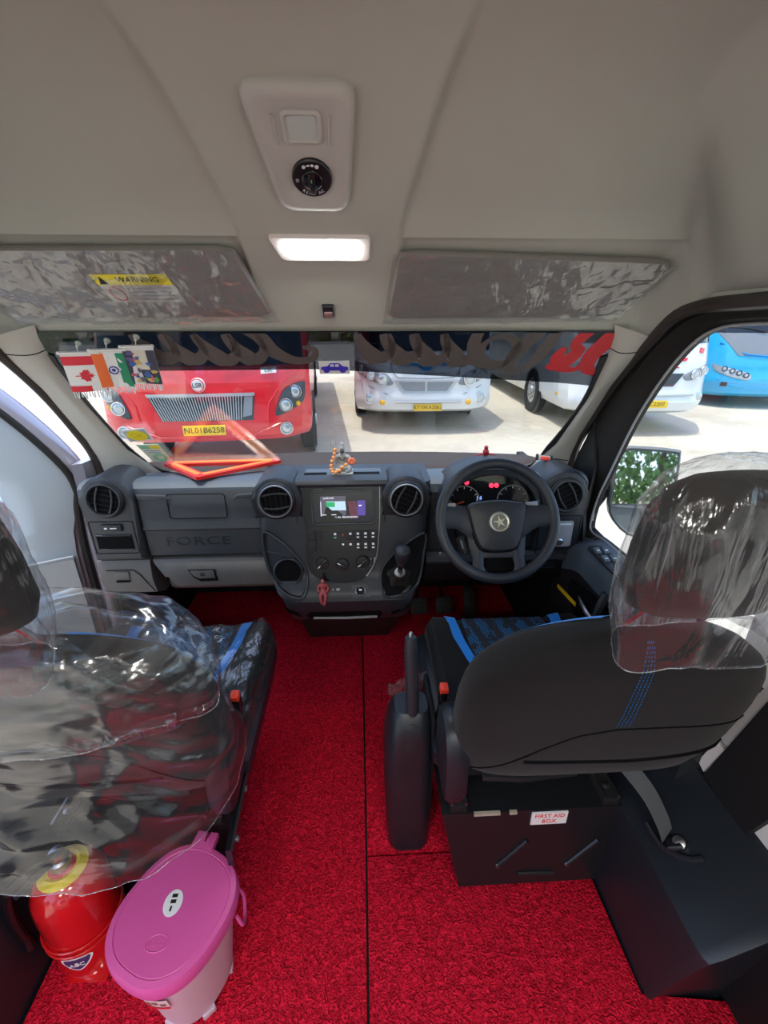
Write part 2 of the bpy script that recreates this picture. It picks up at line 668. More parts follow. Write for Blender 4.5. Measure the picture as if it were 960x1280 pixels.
def script_letter(mb, x, h, w, top=-0.03, bot=0.17):
    """one slanting, swelling stroke of the script, running up to the next letter"""
    stroke(mb, [(x, 0.002), (x + 0.12 * w, 0.05), (x + 0.40 * w, 0.11), (x + 0.72 * w, bot - 0.012), (x + 0.98 * w, bot - 0.045), (x + 1.02 * w, 0.06), (x + 0.92 * w, 0.002)],
           [0.020, 0.034, 0.048, 0.044, 0.030, 0.020, 0.012], 0.0052)
    stroke(mb, [(x + 0.78 * w, bot - 0.015), (x + 0.45 * w, bot + 0.004), (x + 0.12 * w, bot - 0.030)], [0.030, 0.024, 0.006], 0.0056)


# words read mirrored from inside: the red initials, then two script words
mb = MB()
for i, (x, w, b_) in enumerate([(-0.555, 0.10, 0.15), (-0.475, 0.10, 0.155), (-0.385, 0.105, 0.16), (-0.300, 0.10, 0.155)]):
    script_letter(mb, x, 1, w, -0.03, b_)
stroke(mb, [(-0.60, 0.12), (-0.56, 0.06), (-0.53, 0.05), (-0.51, 0.09), (-0.545, 0.14)], [0.012, 0.018, 0.02, 0.018, 0.012], 0.0054)
stroke(mb, [(-0.245, -0.03), (-0.20, 0.02), (-0.17, 0.10), (-0.115, 0.15), (-0.06, 0.14), (-0.05, 0.09), (-0.085, 0.075)], [0.03, 0.045, 0.045, 0.03, 0.022, 0.02, 0.012], 0.0052)
mb.build('script_word', 'script_brown', win1, smooth=False)
mb = MB()
for i, (x, w, b_) in enumerate([(0.075, 0.10, 0.15), (0.150, 0.105, 0.16), (0.235, 0.105, 0.17), (0.325, 0.10, 0.175)]):
    script_letter(mb, x, 1, w, -0.03, b_)
a_ = [(0.50 + 0.055 * math.cos(t), 0.10 + 0.085 * math.sin(t)) for t in [R(20 + 45 * i) for i in range(8)]]
stroke(mb, a_ + [a_[0]], [0.012, 0.03, 0.04, 0.03, 0.014, 0.02, 0.03, 0.02], 0.0052)
stroke(mb, [(0.43, -0.03), (0.42, 0.06), (0.435, 0.16), (0.475, 0.19)], [0.03, 0.04, 0.035, 0.014], 0.0053)
stroke(mb, [(0.60, 0.19), (0.575, 0.22), (0.545, 0.20), (0.56, 0.10), (0.60, 0.0), (0.62, -0.04)], [0.01, 0.025, 0.04, 0.045, 0.045, 0.03], 0.0052)
stroke(mb, [(0.66, -0.03), (0.645, 0.06), (0.625, 0.15), (0.605, 0.20)], [0.035, 0.042, 0.04, 0.02], 0.0053)
mb.build('script_word', 'script_brown', win1, smooth=False)
mb = MB()
stroke(mb, [(0.765, -0.02), (0.735, 0.03), (0.725, 0.07), (0.745, 0.10), (0.725, 0.16), (0.69, 0.20), (0.665, 0.19)], [0.02, 0.04, 0.022, 0.04, 0.05, 0.026, 0.01], 0.0052)
stroke(mb, [(0.70, 0.08), (0.69, 0.13), (0.70, 0.185), (0.74, 0.215), (0.77, 0.21), (0.765, 0.19)], [0.012, 0.04, 0.045, 0.022, 0.016, 0.01], 0.0053)
stroke(mb, [(0.84, -0.02), (0.815, 0.06), (0.795, 0.13), (0.80, 0.20), (0.83, 0.235), (0.855, 0.22)], [0.06, 0.06, 0.055, 0.045, 0.022, 0.01], 0.0054)
mb.build('initials', 'script_red', win1, smooth=False)

# stickers low on the passenger side, a small car sticker under the band
mat('sticker_cream', (0.78, 0.82, 0.62), 0.5)
mat('sticker_yellow', (0.9, 0.78, 0.03), 0.5)
mat('sticker_blue', (0.06, 0.05, 0.55), 0.5)
mat('sticker_green', (0.30, 0.62, 0.40), 0.5)
mat('sticker_grey', (0.42, 0.48, 0.58), 0.5)


def ws_plate(poly, off, name, m, parent=win1):
    mb = MB()
    mb.loft([[WS(a, b, off) for a, b in poly], [WS(a, b, off + 0.0008) for a, b in poly]], True, True)
    return mb.build(name, m, parent, smooth=False)


def ell(cx, cs, rx, rs, n=24):
    return [(cx + rx * math.cos(2 * PI * i / n), cs + rs * math.sin(2 * PI * i / n)) for i in range(n)]


ws_plate([(-0.765, 0.625), (-0.676, 0.605), (-0.668, 0.705), (-0.757, 0.725)], 0.010, 'permit_sticker', 'white_plain')
ws_plate([(-0.758, 0.635), (-0.682, 0.617), (-0.675, 0.697), (-0.751, 0.714)], 0.0112, 'permit_sticker_field', 'sticker_grey')
ws_plate(ell(-0.716, 0.666, 0.036, 0.042), 0.0124, 'permit_sticker_oval', 'sticker_yellow')
mb = MB()
tm = text_mesh('OK', 0.032)
mb.mesh(tm, frame(WS(-0.716, 0.666, 0.0136), WSU, WSV))
mb.build('permit_lettering', mat('ochre', (0.75, 0.55, 0.05), 0.5), win1, smooth=False)
ws_plate([(-0.745, 0.748), (-0.664, 0.745), (-0.650, 0.905), (-0.722, 0.912)], 0.010, 'tax_sticker', 'sticker_cream')
ws_plate([(-0.738, 0.758), (-0.705, 0.756), (-0.703, 0.785), (-0.734, 0.787)], 0.0112, 'tax_sticker_mark', 'sticker_green')
ws_plate([(-0.700, 0.758), (-0.668, 0.755), (-0.665, 0.785), (-0.698, 0.785)], 0.0112, 'tax_sticker_mark', 'sticker_yellow')
for k, rr in enumerate((0.024, 0.016)):
    mb = MB()
    mb.tube([WS(a, b, 0.0116) for a, b in ell(-0.684, 0.865, rr, rr * 1.4, 20)], 0.0022, 5, True)
    mb.build('tax_sticker_ring', 'sticker_green', win1)
for k in range(2):
    ws_plate([(-0.728 + 0.01 * k, 0.80 + 0.018 * k), (-0.672, 0.798 + 0.018 * k), (-0.672, 0.806 + 0.018 * k), (-0.728 + 0.01 * k, 0.808 + 0.018 * k)], 0.0112, 'tax_sticker_line', 'sticker_grey')
ws_plate([(-0.043, 0.155), (0.05, 0.152), (0.05, 0.232), (-0.043, 0.232)], 0.0062, 'car_sticker', 'white_plain')
car_poly = [(-0.038, 0.205), (-0.036, 0.188), (-0.018, 0.184), (-0.008, 0.165), (0.018, 0.165), (0.030, 0.184), (0.045, 0.188), (0.046, 0.208), (0.0, 0.21)]
ws_plate(car_poly, 0.0074, 'car_sticker_silhouette', 'sticker_blue')
for cx in (-0.021, 0.029):
    ws_plate(ell(cx, 0.208, 0.010, 0.015, 14), 0.0086, 'car_sticker_wheel', 'sticker_blue')
for cx in (-0.003, 0.012):
    ws_plate([(cx - 0.005, 0.170), (cx + 0.005, 0.170), (cx + 0.006, 0.184), (cx - 0.006, 0.184)], 0.0086, 'car_sticker_window', 'white_plain')

# A-pillar trims and the black weatherstrips of the door openings
FRM = [(0.30, 1.535), (0.7, 1.540), (1.0, 1.537), (1.22, 1.522), (1.34, 1.445), (1.50, 1.295), (1.625, 1.13), (1.68, 1.035), (1.69, 0.93), (1.66, 0.80), (1.60, 0.66), (1.57, 0.45), (1.55, 0.10)]


def edge_pt(sx, t):
    """down the side of the windscreen, t in 0..1"""
    tab = [(0, 0.815 if sx > 0 else 0.795, -0.045), (0.05, 0.836 if sx > 0 else 0.812, 0.03), (0.15, 0.846 if sx > 0 else 0.818, 0.14), (0.4, 0.860 if sx > 0 else 0.815, 0.40), (0.75, 0.835 if sx > 0 else 0.785, 0.80), (1.0, 0.77 if sx > 0 else 0.71, 1.05)]
    x = interp([(a, b) for a, b, c in tab], t)
    s_ = interp([(a, c) for a, b, c in tab], t)
    return WS(sx * x, s_, 0.006)


def frame_pt(sx, t):
    y = interp([(0, 1.335), (0.4, 1.50), (0.75, 1.645), (0.9, 1.685), (1.0, 1.70)], t)
    z = interp([(0, 1.452), (0.4, 1.295), (0.75, 1.10), (0.9, 1.02), (1.0, 0.93)], t)
    return Vector((sx * 0.925, y, z))


for sx, nm in ((-1, 'trim_3'), (1, 'trim_4')):
    mb = MB()
    rings = []
    def pillar_pt(sx, t, u, o=0.0):
        a, b = edge_pt(sx, t), frame_pt(sx, t)
        p = a.lerp(b, u)
        bul = 0.030 * math.sin(PI * u) ** 0.7 * sstep(-0.05, 0.2, t)
        bul += 0.010 * math.exp(-((u - 0.42) / 0.12) ** 2) * sstep(0.2, 0.35, t) * (1 - sstep(0.55, 0.70, t))
        return p + Vector((-sx * 0.5, -0.75, 0.2)).normalized() * (bul + o)
    for i in range(25):
        t = i / 24
        row = [pillar_pt(sx, t, j / 10) for j in range(11)]
        rings.append(row)
    mb.loft(rings, False)
    o = struct(mb.build(nm, 'pillar_trim', angle=60))
for sx, nm in ((-1, 'trim_5'), (1, 'trim_6')):
    c = catmull([(sx * 0.922, y, z) for y, z in FRM], 5)
    mb = MB()
    mb.tube(c, 0.017, 8, flat=1.0)
    struct(mb.build(nm, 'strip_brown'))
# dark join between pillar trim and headliner
for sx, nm in ((-1, 'trim_7'), (1, 'trim_8')):
    mb = MB()
    pts = [pillar_pt(sx, 0.10 + 0.03 * math.sin(PI * j / 10), j / 10, 0.0005) for j in range(11)]
    mb.tube(catmull(pts, 4), 0.0014, 5)
    struct(mb.build(nm, 'groove'))

# side walls behind the front doors: low wall, pillars, long passenger windows
for sx, nm in ((-1, 'wall_left'), (1, 'wall_right')):
    mb = MB()
    xa, xb = sx * 0.945, sx * 0.985
    if sx > 0:
        mb.bx(xa, xb, -2.6, 0.78, -0.03, 0.80)
    else:          # opening added to let in daylight, as if a sliding door stood open
        mb.bx(xa, xb, -2.6, -1.06, -0.03, 0.80).bx(xa, xb, 0.32, 0.78, -0.03, 0.80)
    mb.bx(xa, xb, 0.32, 0.78, 0.80, 1.56)
    mb.bx(xa, xb, -2.6, 0.32, 1.52, 1.90)
    mb.bx(sx * 0.965, xb, 0.32, 1.2, 1.60, 1.90)
    mb.bx(xa, xb, -2.6, -2.45, 0.80, 1.52)
    mb.bx(xa, xb, -1.16, -1.06, 0.80, 1.52)
    struct(mb.build(nm, 'wall_trim', smooth=False))
mb = MB()
mb.bx(-0.97, 0.97, -2.64, -2.6, -0.03, 0.80).bx(-0.97, 0.97, -2.64, -2.6, 1.55, 1.92).bx(-0.97, -0.75, -2.64, -2.6, 0.80, 1.55).bx(0.75, 0.97, -2.64, -2.6, 0.80, 1.55)
struct(mb.build('wall_back', 'wall_trim', smooth=False))
n_ = 4
for sx in (-1, 1):
    for (ya, yb) in ((-2.45, -1.16), (-1.06, 0.32)):
        if sx < 0 and ya > -1.1:
            continue
        w_ = thing('window_%d' % n_, 'long passenger window', None, (sx * 0.965, (ya + yb) / 2, 0.80), kind='structure')
        MB().bx(sx * 0.962, sx * 0.968, ya, yb, 0.80, 1.52).build('pane', 'glass', w_, smooth=False)
        n_ += 1
w_ = thing('window_%d' % n_, 'rear window', None, (0, -2.62, 0.80), kind='structure')
MB().bx(-0.75, 0.75, -2.623, -2.617, 0.80, 1.55).build('pane', 'glass', w_, smooth=False)

# moulded dark trims round the foot of the B pillars
for sx, nm in ((1, 'trim_9'), (-1, 'trim_10')):
    mb = MB()
    prof = [(0.735, -0.012), (0.742, 0.12), (0.75, 0.275), (0.758, 0.30), (0.782, 0.325), (0.86, 0.385), (0.925, 0.440), (0.945, 0.445), (0.945, -0.012)]
    rings = []
    for (y, k, dy) in ((0.50, 0.86, 0.0), (0.495, 0.95, 0.0), (0.505, 0.985, 0), (0.52, 1.0, 0), (0.60, 1.0, 0), (0.70, 1.0, 0), (0.80, 1.0, 0), (0.95, 0.97, 0)):
        rings.append([(sx * (0.945 + (x - 0.945) * k), y - 0.055 * max(0, min(z, 0.32)) / 0.3 * (1 - sstep(0.52, 0.8, y)), z * (0.93 + 0.07 * k)) for x, z in prof])
    mb.loft(rings, True, True)
    struct(mb.build(nm, 'seat_plastic', angle=25))
mb = MB().bx(0.925, 0.945, -2.55, 0.52, -0.012, 0.79, 0.004)
struct(mb.build('trim_14', 'matte_black'))
mb = MB().bx(-0.945, -0.925, 0.33, 0.52, -0.012, 0.79, 0.004)
struct(mb.build('trim_15', 'matte_black'))
# cant rails closing the headliner down to the door openings
for sx, nm in ((-1, 'trim_16'), (1, 'trim_17')):
    mb = MB()
    mb.loft([[(sx * 0.925, y, z), (sx * 0.945, y, z - 0.008), (sx * 0.985, y, z - 0.008), (sx * 0.985, y, z + 0.10), (sx * 0.928, y, z + 0.10)] for y, z in ((0.30, 1.548), (0.80, 1.552), (1.0, 1.549), (1.12, 1.544), (1.22, 1.534), (1.30, 1.482))], True, True)
    struct(mb.build(nm, 'headliner', smooth=False))
# black clad pillar foot and pale pillar cover seen above the trim
mb = MB()
mb.prism([(0.60, 0.43), (0.735, 0.45), (0.66, 0.80), (0.50, 0.80)], 0.02, (0.925, 0, 0), (0, 1, 0), (0, 0, 1), 0.004)
struct(mb.build('trim_11', 'matte_black', smooth=False))
mb = MB()
mb.prism([(0.742, 0.45), (0.765, 0.46), (0.74, 0.56), (0.715, 0.56)], 0.012, (0.93, 0, 0), (0, 1, 0), (0, 0, 1), 0.003)
struct(mb.build('trim_12', 'wall_trim', smooth=False))

# ------------------------------------------------------------------ driver's door, shut
d1 = thing('door_1', 'driver\'s door, shut', None, (0.95, 1.2, 0.0), kind='structure')
prof = [(0.965, 0.765), (0.915, 0.772), (0.880, 0.768), (0.862, 0.752), (0.855, 0.725), (0.858, 0.66), (0.872, 0.62), (0.880, 0.50), (0.880, 0.36), (0.850, 0.30), (0.848, 0.12), (0.88, 0.06), (0.965, 0.05)]


def door_row(y):
    k = sstep(1.34, 1.58, y)
    out = []
    for x, z in prof:
        zz = z - (0.085 * k if z > 0.6 else 0.0)
        if x > 0.95 and z > 0.7:
            zz = z
        out.append((x + 0.01 * k, y, zz))
    return out


mb = MB()
mb.loft([door_row(0.76 + 0.86 * i / 24) for i in range(25)], True, True)
mb.build('inner_panel', 'dash_dark', d1, angle=35)
# soft top roll of the door, blue sky sheen put into its colour
mb = MB()
def roll_row(y, e=0.003):
    r = door_row(y)
    return [(p[0] - e, p[1], p[2] + e) for p in r[:6]]
mb.loft([roll_row(0.77 + 0.83 * i / 24) for i in range(25)], False)
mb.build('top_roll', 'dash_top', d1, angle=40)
# window surround
OPEN = [(0.70, 0.770), (1.10, 0.772), (1.40, 0.765), (1.50, 0.755), (1.527, 0.79), (1.51, 0.90), (1.47, 1.005), (1.395, 1.19), (1.317, 1.325), (1.235, 1.425), (1.15, 1.478), (1.02, 1.494), (0.70, 1.498)]
OUT = [(0.70, 0.74), (1.10, 0.74), (1.40, 0.735), (1.53, 0.70), (1.645, 0.76), (1.67, 0.90), (1.655, 1.04), (1.585, 1.175), (1.455, 1.335), (1.33, 1.455), (1.20, 1.52), (1.02, 1.535), (0.70, 1.54)]
ci = catmull([(0, a, b) for a, b in OPEN], 4)
co = catmull([(0, a, b) for a, b in OUT], 4)
mb = MB()
mb.loft([[(0.935, p.y, p.z) for p in co], [(0.928, lerp(p.y, q.y, 0.3), lerp(p.z, q.z, 0.3)) for p, q in zip(co, ci)], [(0.940, lerp(p.y, q.y, 0.55), lerp(p.z, q.z, 0.55)) for p, q in zip(co, ci)], [(0.940, lerp(p.y, q.y, 0.75), lerp(p.z, q.z, 0.75)) for p, q in zip(co, ci)], [(0.957, p.y, p.z) for p in ci], [(0.975, p.y, p.z) for p in ci]], False)
mb.build('window_frame', 'rubber', d1, angle=35)
mb = MB()
mb.tube([(0.9535, lerp(p.y, q.y, -0.03), lerp(p.z, q.z, -0.03)) for p, q in zip(ci[4:], co[4:])], 0.0035, 6)
mb.build('window_seal', 'icon_grey', d1)
# dark corner sail ahead of the glass
mb = MB()
mb.prism([(1.50, 0.70), (1.68, 0.72), (1.69, 0.93), (1.66, 1.02), (1.58, 1.16), (1.52, 1.0), (1.535, 0.82)], 0.012, (0.926, 0, 0), (0, 1, 0), (0, 0, 1), 0.003)
mb.build('corner_sail', 'dash_dark', d1, smooth=False)
# window switches on a tray in the top roll
sw_rot = Matrix.Translation((0.885, 1.20, 0.776))
mb = MB(sw_rot)
mb.prism(rrect(0.062, 0.30, 0.02), 0.006, (0, 0, -0.003), (1, 0, 0), (0, 1, 0), 0.002)
tray = mb.build('switch_tray', 'dash_dark', d1)
for y_, x_ in ((0.10, 0.012), (0.10, -0.016), (0.045, 0.012), (0.045, -0.016)):
    MB(sw_rot).box((x_, y_, 0.008), (0.020, 0.030, 0.010), Euler((R(10), 0, 0)), 0.002).build('window_switch', 'dash_top', tray)
    MB(sw_rot).box((x_, y_ - 0.006, 0.0135), (0.010, 0.004, 0.0015), Euler((R(10), 0, 0))).build('switch_mark', 'icon_white', tray)
mb = MB(sw_rot)
mb.prism(rrect(0.046, 0.075, 0.015), 0.003, (0.0, -0.075, 0.003), (1, 0, 0), (0, 1, 0), 0.001)
mb.build('lock_recess', 'groove', tray)
MB(sw_rot).box((0.0, -0.070, 0.009), (0.026, 0.040, 0.006), Euler((R(-8), 0, 0)), 0.002).build('lock_switch', 'dash_top', tray)
# release lever in its recess, grab handle, bin edge
mb = MB()
mb.prism([(1.13, 0.66), (1.42, 0.60), (1.42, 0.55), (1.30, 0.44), (1.20, 0.40), (1.13, 0.46)], 0.01, (0.858, 0, 0), (0, 1, 0), (0, 0, 1), 0.004)
mb.build('lever_recess', 'groove', d1, smooth=False)
mb = MB()
mb.tube([(0.853, 1.33, 0.585), (0.845, 1.29, 0.583), (0.843, 1.24, 0.575), (0.850, 1.21, 0.57)], [0.004, 0.008, 0.009, 0.005], 8)
mb.build('release_lever', 'satin_metal', d1)
mb = MB()
mb.tube(catmull([(0.852, 1.17, 0.70), (0.835, 1.165, 0.64), (0.830, 1.165, 0.54), (0.835, 1.175, 0.44), (0.850, 1.19, 0.36)], 5), 0.016, 8)
mb.build('grab_handle', 'dash_dark', d1)
mb = MB()
mb.box((0.8475, 1.405, 0.540), (0.005, 0.155, 0.016), Euler((R(-6), 0, 0)), 0.002)
mb.build('reflector_strip', mat('strip_yellow', (0.75, 0.48, 0.01), 0.4), d1)['label'] = 'thin yellow strip'
mb = MB()
mb.bx(0.842, 0.880, 0.90, 1.52, 0.30, 0.36, 0.012)
mb.build('bin_edge', 'dash_dark', d1)
w2 = thing('window_2', 'driver\'s door glass', None, (0.962, 1.1, 0.75), kind='structure')
mb = MB()
mb.prism([(p.y, p.z) for p in ci] , 0.004, (0.962, 0, 0), (0, 1, 0), (0, 0, 1))
mb.build('pane', 'glass', w2, smooth=False)

# ------------------------------------------------------------------ passenger door, swung open
TH = R(66)
DH = Vector((-0.965, 1.62, 0))
DD = Vector((-math.sin(TH), -math.cos(TH), 0))
DN = Vector((math.cos(TH), -math.sin(TH), 0))


def DP(u, z, w=0.0):
    return DH + DD * u + DN * w + Vector((0, 0, z))


d2 = thing('door_2', 'passenger door, swung open', None, DP(0.4, 0.0), kind='structure')
outl = [(0.0, 0.03), (0.0, 0.90), (0.02, 1.02), (0.14, 1.22), (0.30, 1.40), (0.42, 1.49), (0.55, 1.52), (1.02, 1.53), (1.06, 0.90), (1.04, 0.03)]
inl = [(0.16, 0.80), (0.13, 0.84), (0.13, 0.95), (0.19, 1.10), (0.32, 1.29), (0.44, 1.40), (0.55, 1.44), (0.80, 1.445), (0.97, 1.44), (0.98, 0.86), (0.92, 0.80), (0.60, 0.80)]
# lower slab in body paint
mb = MB()
mb.loft([[DP(u, z, w) for u, z in ((0.0, 0.03), (0.0, 0.90), (0.06, 0.905), (1.06, 0.90), (1.04, 0.03))] for w in (-0.12, -0.02)], True, True)
mb.build('outer_skin', 'body_paint', d2, smooth=False)
# window frame of the door: painted tube with black seal
mb = MB()
fr = catmull([DP(u, z, -0.045) for u, z in outl[1:9]], 5)
mb.tube(fr, 0.040, 10, flat=0.8)
mb.build('window_frame', 'body_paint', d2)
mb = MB()
mb.tube(catmull([DP(u + 0.012, z - 0.012, 0.004) for u, z in outl[1:9]], 5), 0.012, 8)
mb.build('door_seal', 'rubber', d2)
# pale inner trim with a scooped edge round the window
mb = MB()
tr = [(0.075, 0.05), (0.070, 0.68), (0.026, 0.865), (0.036, 0.995), (0.130, 1.180), (0.265, 1.352), (0.395, 1.458), (0.55, 1.495), (0.98, 1.505), (1.02, 0.90), (1.02, 0.05)]
ti = [(0.30, 0.70), (0.27, 0.74), (0.25, 0.80), (0.245, 0.92), (0.27, 1.06), (0.36, 1.25), (0.46, 1.34), (0.57, 1.385), (0.93, 1.39), (0.96, 0.90), (0.96, 0.72)]
to = catmull([DP(u, z, 0.0) for u, z in tr], 4)
tm_ = catmull([DP(lerp(u, a, 0.55), lerp(z, b, 0.55), 0.030) for (u, z), (a, b) in zip(tr, ti)], 4)
tn = catmull([DP(lerp(u, a, 0.8), lerp(z, b, 0.8), 0.026) for (u, z), (a, b) in zip(tr, ti)], 4)
tt = catmull([DP(a, b, -0.03) for a, b in ti], 4)
mb.loft([to, tm_, tn, tt], False)
mb.build('inner_trim', 'door_trim', d2, angle=50)
mb = MB()
mb.loft([[DP(u, z, w) for u, z in ((0.08, 0.05), (0.08, 0.66), (1.02, 0.66), (1.02, 0.05))] for w in (-0.02, 0.034)], True, True)
mb.build('lower_trim', mat('door_lower', (0.36, 0.37, 0.37), 0.55), d2, smooth=False)
mb = MB()
mb.tube([DP(0.08, 0.672, 0.030), DP(0.20, 0.672, 0.036), DP(0.4, 0.672, 0.036)], 0.003, 6)
mb.build('trim_joint', 'white_plain', d2)
mb = MB()
mb.loft([[DP(u, z, w) for u, z in inl] for w in (-0.05, -0.046)], True, True)
mb.build('pane', 'glass', d2, smooth=False)
mb = MB()
mb.tube(catmull([DP(0.045, 0.02, 0.0), DP(0.043, 0.60, 0.0), DP(0.030, 0.82, 0.002), DP(0.014, 0.90, 0.004)], 5), 0.0135, 8)
mb.build('edge_seal', 'rubber', d2)
mb = MB()
mb.tube([DP(0.015, 0.02, -0.005), DP(0.013, 0.70, -0.005), DP(0.006, 0.89, -0.005)], 0.012, 8)
mb.build('edge_fold', 'body_paint', d2)
# the body's hinge post with hinges and bolt heads
mb = MB()
mb.loft([[(-0.965, 1.60, z), (-0.935, 1.60 + 0.02, z), (-0.925, 1.70, z), (-0.965, 1.74, z)] for z in (-0.03, 0.3, 0.93, 1.02)], True, True)
post = struct(mb.build('trim_13', 'body_paint', smooth=False))
for z_ in (0.62, 0.90):
    MB().bx(-0.975, -0.915, 1.605, 1.665, z_ - 0.012, z_ + 0.012, 0.004).build('hinge', 'body_paint', post)
for z_ in (0.72, 0.84):
    MB().lathe([(0.018, 0), (0.018, 0.003), (0.012, 0.005), (0.011, 0.010), (0.0, 0.010)], (-0.940, 1.65, z_), (0.45, -0.9, 0), 14).build('bolt_head', 'body_paint', post)

# cowl outside the glass and the nose of the van
mb = MB()
mb.loft([[(x, 1.79, 0.915 + 0.0), (x, 1.95, 0.905), (x, 2.30, 0.862 - 0.03 * x * x), (x, 2.42, 0.80), (x, 2.50, 0.55), (x, 2.52, -0.2)] for x in [-0.95 + 1.9 * i / 12 for i in range(13)]], False)
struct(mb.build('hood', mat('hood_brown', (0.060, 0.046, 0.040), 0.9, spec=0.05), angle=50))
# ================================================================== DASHBOARD
dash = thing('dashboard', 'dark grey dashboard with round vents, screen console and glovebox under the windscreen', 'dashboard', (0.02, 1.6, 0.0))
FN = ((1, 0, 0), (0, 0, 1))


def plate(parent, name, m, poly, y, depth=0.004, bevel=0.0, tilt=0.0):
    """flat panel facing the seats; poly in (x, z)"""
    mb = MB()
    zc = sum(p[1] for p in poly) / len(poly)
    mb.prism([(p[0], p[1] - zc) for p in poly], depth, (0, y, zc), (1, 0, 0), (0, tilt, 1), bevel)
    return mb.build(name, m, parent)


def outline(parent, name, m, pts, r=0.0025, closed=True, n=6):
    mb = MB()
    mb.tube(pts, r, n, closed)
    return mb.build(name, m, parent)


XS = lambda a, b, n: [a + (b - a) * i / n for i in range(n + 1)]
# top pad, bowed a little towards the glass at its ends
mb = MB()
def pad_prof(x):
    k = sstep(0.70, 0.90, abs(x))
    d = 0.05 * k
    return [(x, 1.83 - d, 0.905), (x, 1.78 - d, 0.925), (x, 1.70 - d * 0.5, 0.955), (x, 1.62, 0.970), (x, 1.56, 0.978), (x, 1.525, 0.974), (x, 1.505, 0.960), (x, 1.50, 0.93), (x, 1.56, 0.90), (x, 1.80 - d, 0.86)]
mb.loft([pad_prof(x) for x in XS(-0.905, 0.905, 30)], True, True)
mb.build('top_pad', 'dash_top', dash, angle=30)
# passenger panel
mb = MB()
pp = [(1.53, 0.968), (1.505, 0.955), (1.492, 0.93), (1.487, 0.88), (1.487, 0.825), (1.482, 0.815), (1.482, 0.811), (1.490, 0.803), (1.492, 0.74), (1.497, 0.702), (1.505, 0.695), (1.60, 0.695), (1.60, 0.95)]
mb.loft([[(x, y, z) for y, z in pp] for x in XS(-0.700, -0.280, 8)], True, True)
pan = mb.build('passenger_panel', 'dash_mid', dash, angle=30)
outline(pan, 'airbag_seam', 'groove', [(x, 1.4865, z) for x, z in rrect(0.200, 0.092, 0.012, 4, -0.500, 0.898)], 0.0016)
# small styling steps either side
for x0, x1 in ((-0.70, -0.585), (-0.375, -0.285)):
    mb = MB()
    sx = 1 if x0 < -0.6 else -1
    mb.prism([(x0, 0.925), (x1, 0.925), (x1 - 0.02 * sx, 0.94), (x0, 0.945)] if sx > 0 else [(x0, 0.925), (x1, 0.925), (x1, 0.945), (x0 + 0.02, 0.94)], 0.010, (0, 1.493, 0), *FN, 0.004)
    mb.build('styling_step', 'dash_mid', pan)
mb = MB()
mb.mesh(text_mesh('FORCE', 0.062, 0.0015, 'CENTER', 0, 1.12), frame((-0.520, 1.4915, 0.758), (1, 0, 0), (0, 0, 1)) @ Matrix.Diagonal((1.14, 0.78, 1, 1)))
mb.build('lettering', 'dash_dark', pan, smooth=False)
# glovebox
mb = MB()
gp = [(1.51, 0.688), (1.494, 0.685), (1.484, 0.670), (1.476, 0.62), (1.484, 0.575), (1.510, 0.550), (1.56, 0.543), (1.62, 0.545), (1.62, 0.68)]
mb.loft([[(lerp(x, x + 0.10 * max(0, (0.688 - z)) / 0.14 * 0.9, 1 if k == 0 else 0), y, z) for y, z in gp] for k, x in enumerate(XS(-0.700, -0.262, 8))], True, True)
gb = mb.build('glovebox_lid', 'dash_lower', dash, angle=30)
plate(gb, 'latch_recess', 'groove', [(-0.570, 0.648), (-0.472, 0.648), (-0.467, 0.600), (-0.530, 0.598), (-0.555, 0.616)], 1.478, 0.003)
mb = MB()
mb.prism([(-0.565, 0.646), (-0.477, 0.646), (-0.474, 0.612), (-0.533, 0.612), (-0.553, 0.623)], 0.006, (0, 1.477, 0), *FN, 0.003)
mb.build('latch', 'dash_lower', gb)
outline(gb, 'keyhole', 'groove', [(-0.519 + 0.006 * math.cos(2 * PI * i / 10), 1.4705, 0.630 + 0.006 * math.sin(2 * PI * i / 10)) for i in range(10)], 0.0014)
# fuse flap at the door end
mb = MB()
mb.loft([[(x, y, z) for y, z in [(1.51, 0.688), (1.494, 0.685), (1.488, 0.672), (1.482, 0.61), (1.496, 0.545), (1.56, 0.51), (1.62, 0.51), (1.62, 0.68)]] for x in XS(-0.895, -0.708, 4)], True, True)
ff = mb.build('fuse_flap', 'dash_lower', dash, angle=30)
outline(ff, 'flap_seam', 'groove', [(x, 1.4815, z) for x, z in [(-0.868, 0.650), (-0.770, 0.650), (-0.750, 0.63), (-0.727, 0.59), (-0.705, 0.555)]], 0.0018, False)
mb = MB()
mb.prism(rrect(0.052, 0.036, 0.004, 3, -0.815, 0.625), 0.004, (0, 1.483, 0), *FN, 0.0015)
mb.build('flap_latch', 'dash_lower', ff)
plate(ff, 'finger_recess', 'groove', [(-0.838, 0.601), (-0.79, 0.601), (-0.79, 0.609), (-0.838, 0.609)], 1.482, 0.006)


# end pods with arched tops
def arch_poly(x0, x1, z0, ztop, n=10):
    c, r = (x0 + x1) / 2, (x1 - x0) / 2
    zc = ztop - r * 0.9
    return [(x0, z0), (x1, z0)] + [(c + r * math.cos(PI * i / n), zc + r * 0.9 * math.sin(PI * i / n)) for i in range(n + 1)]


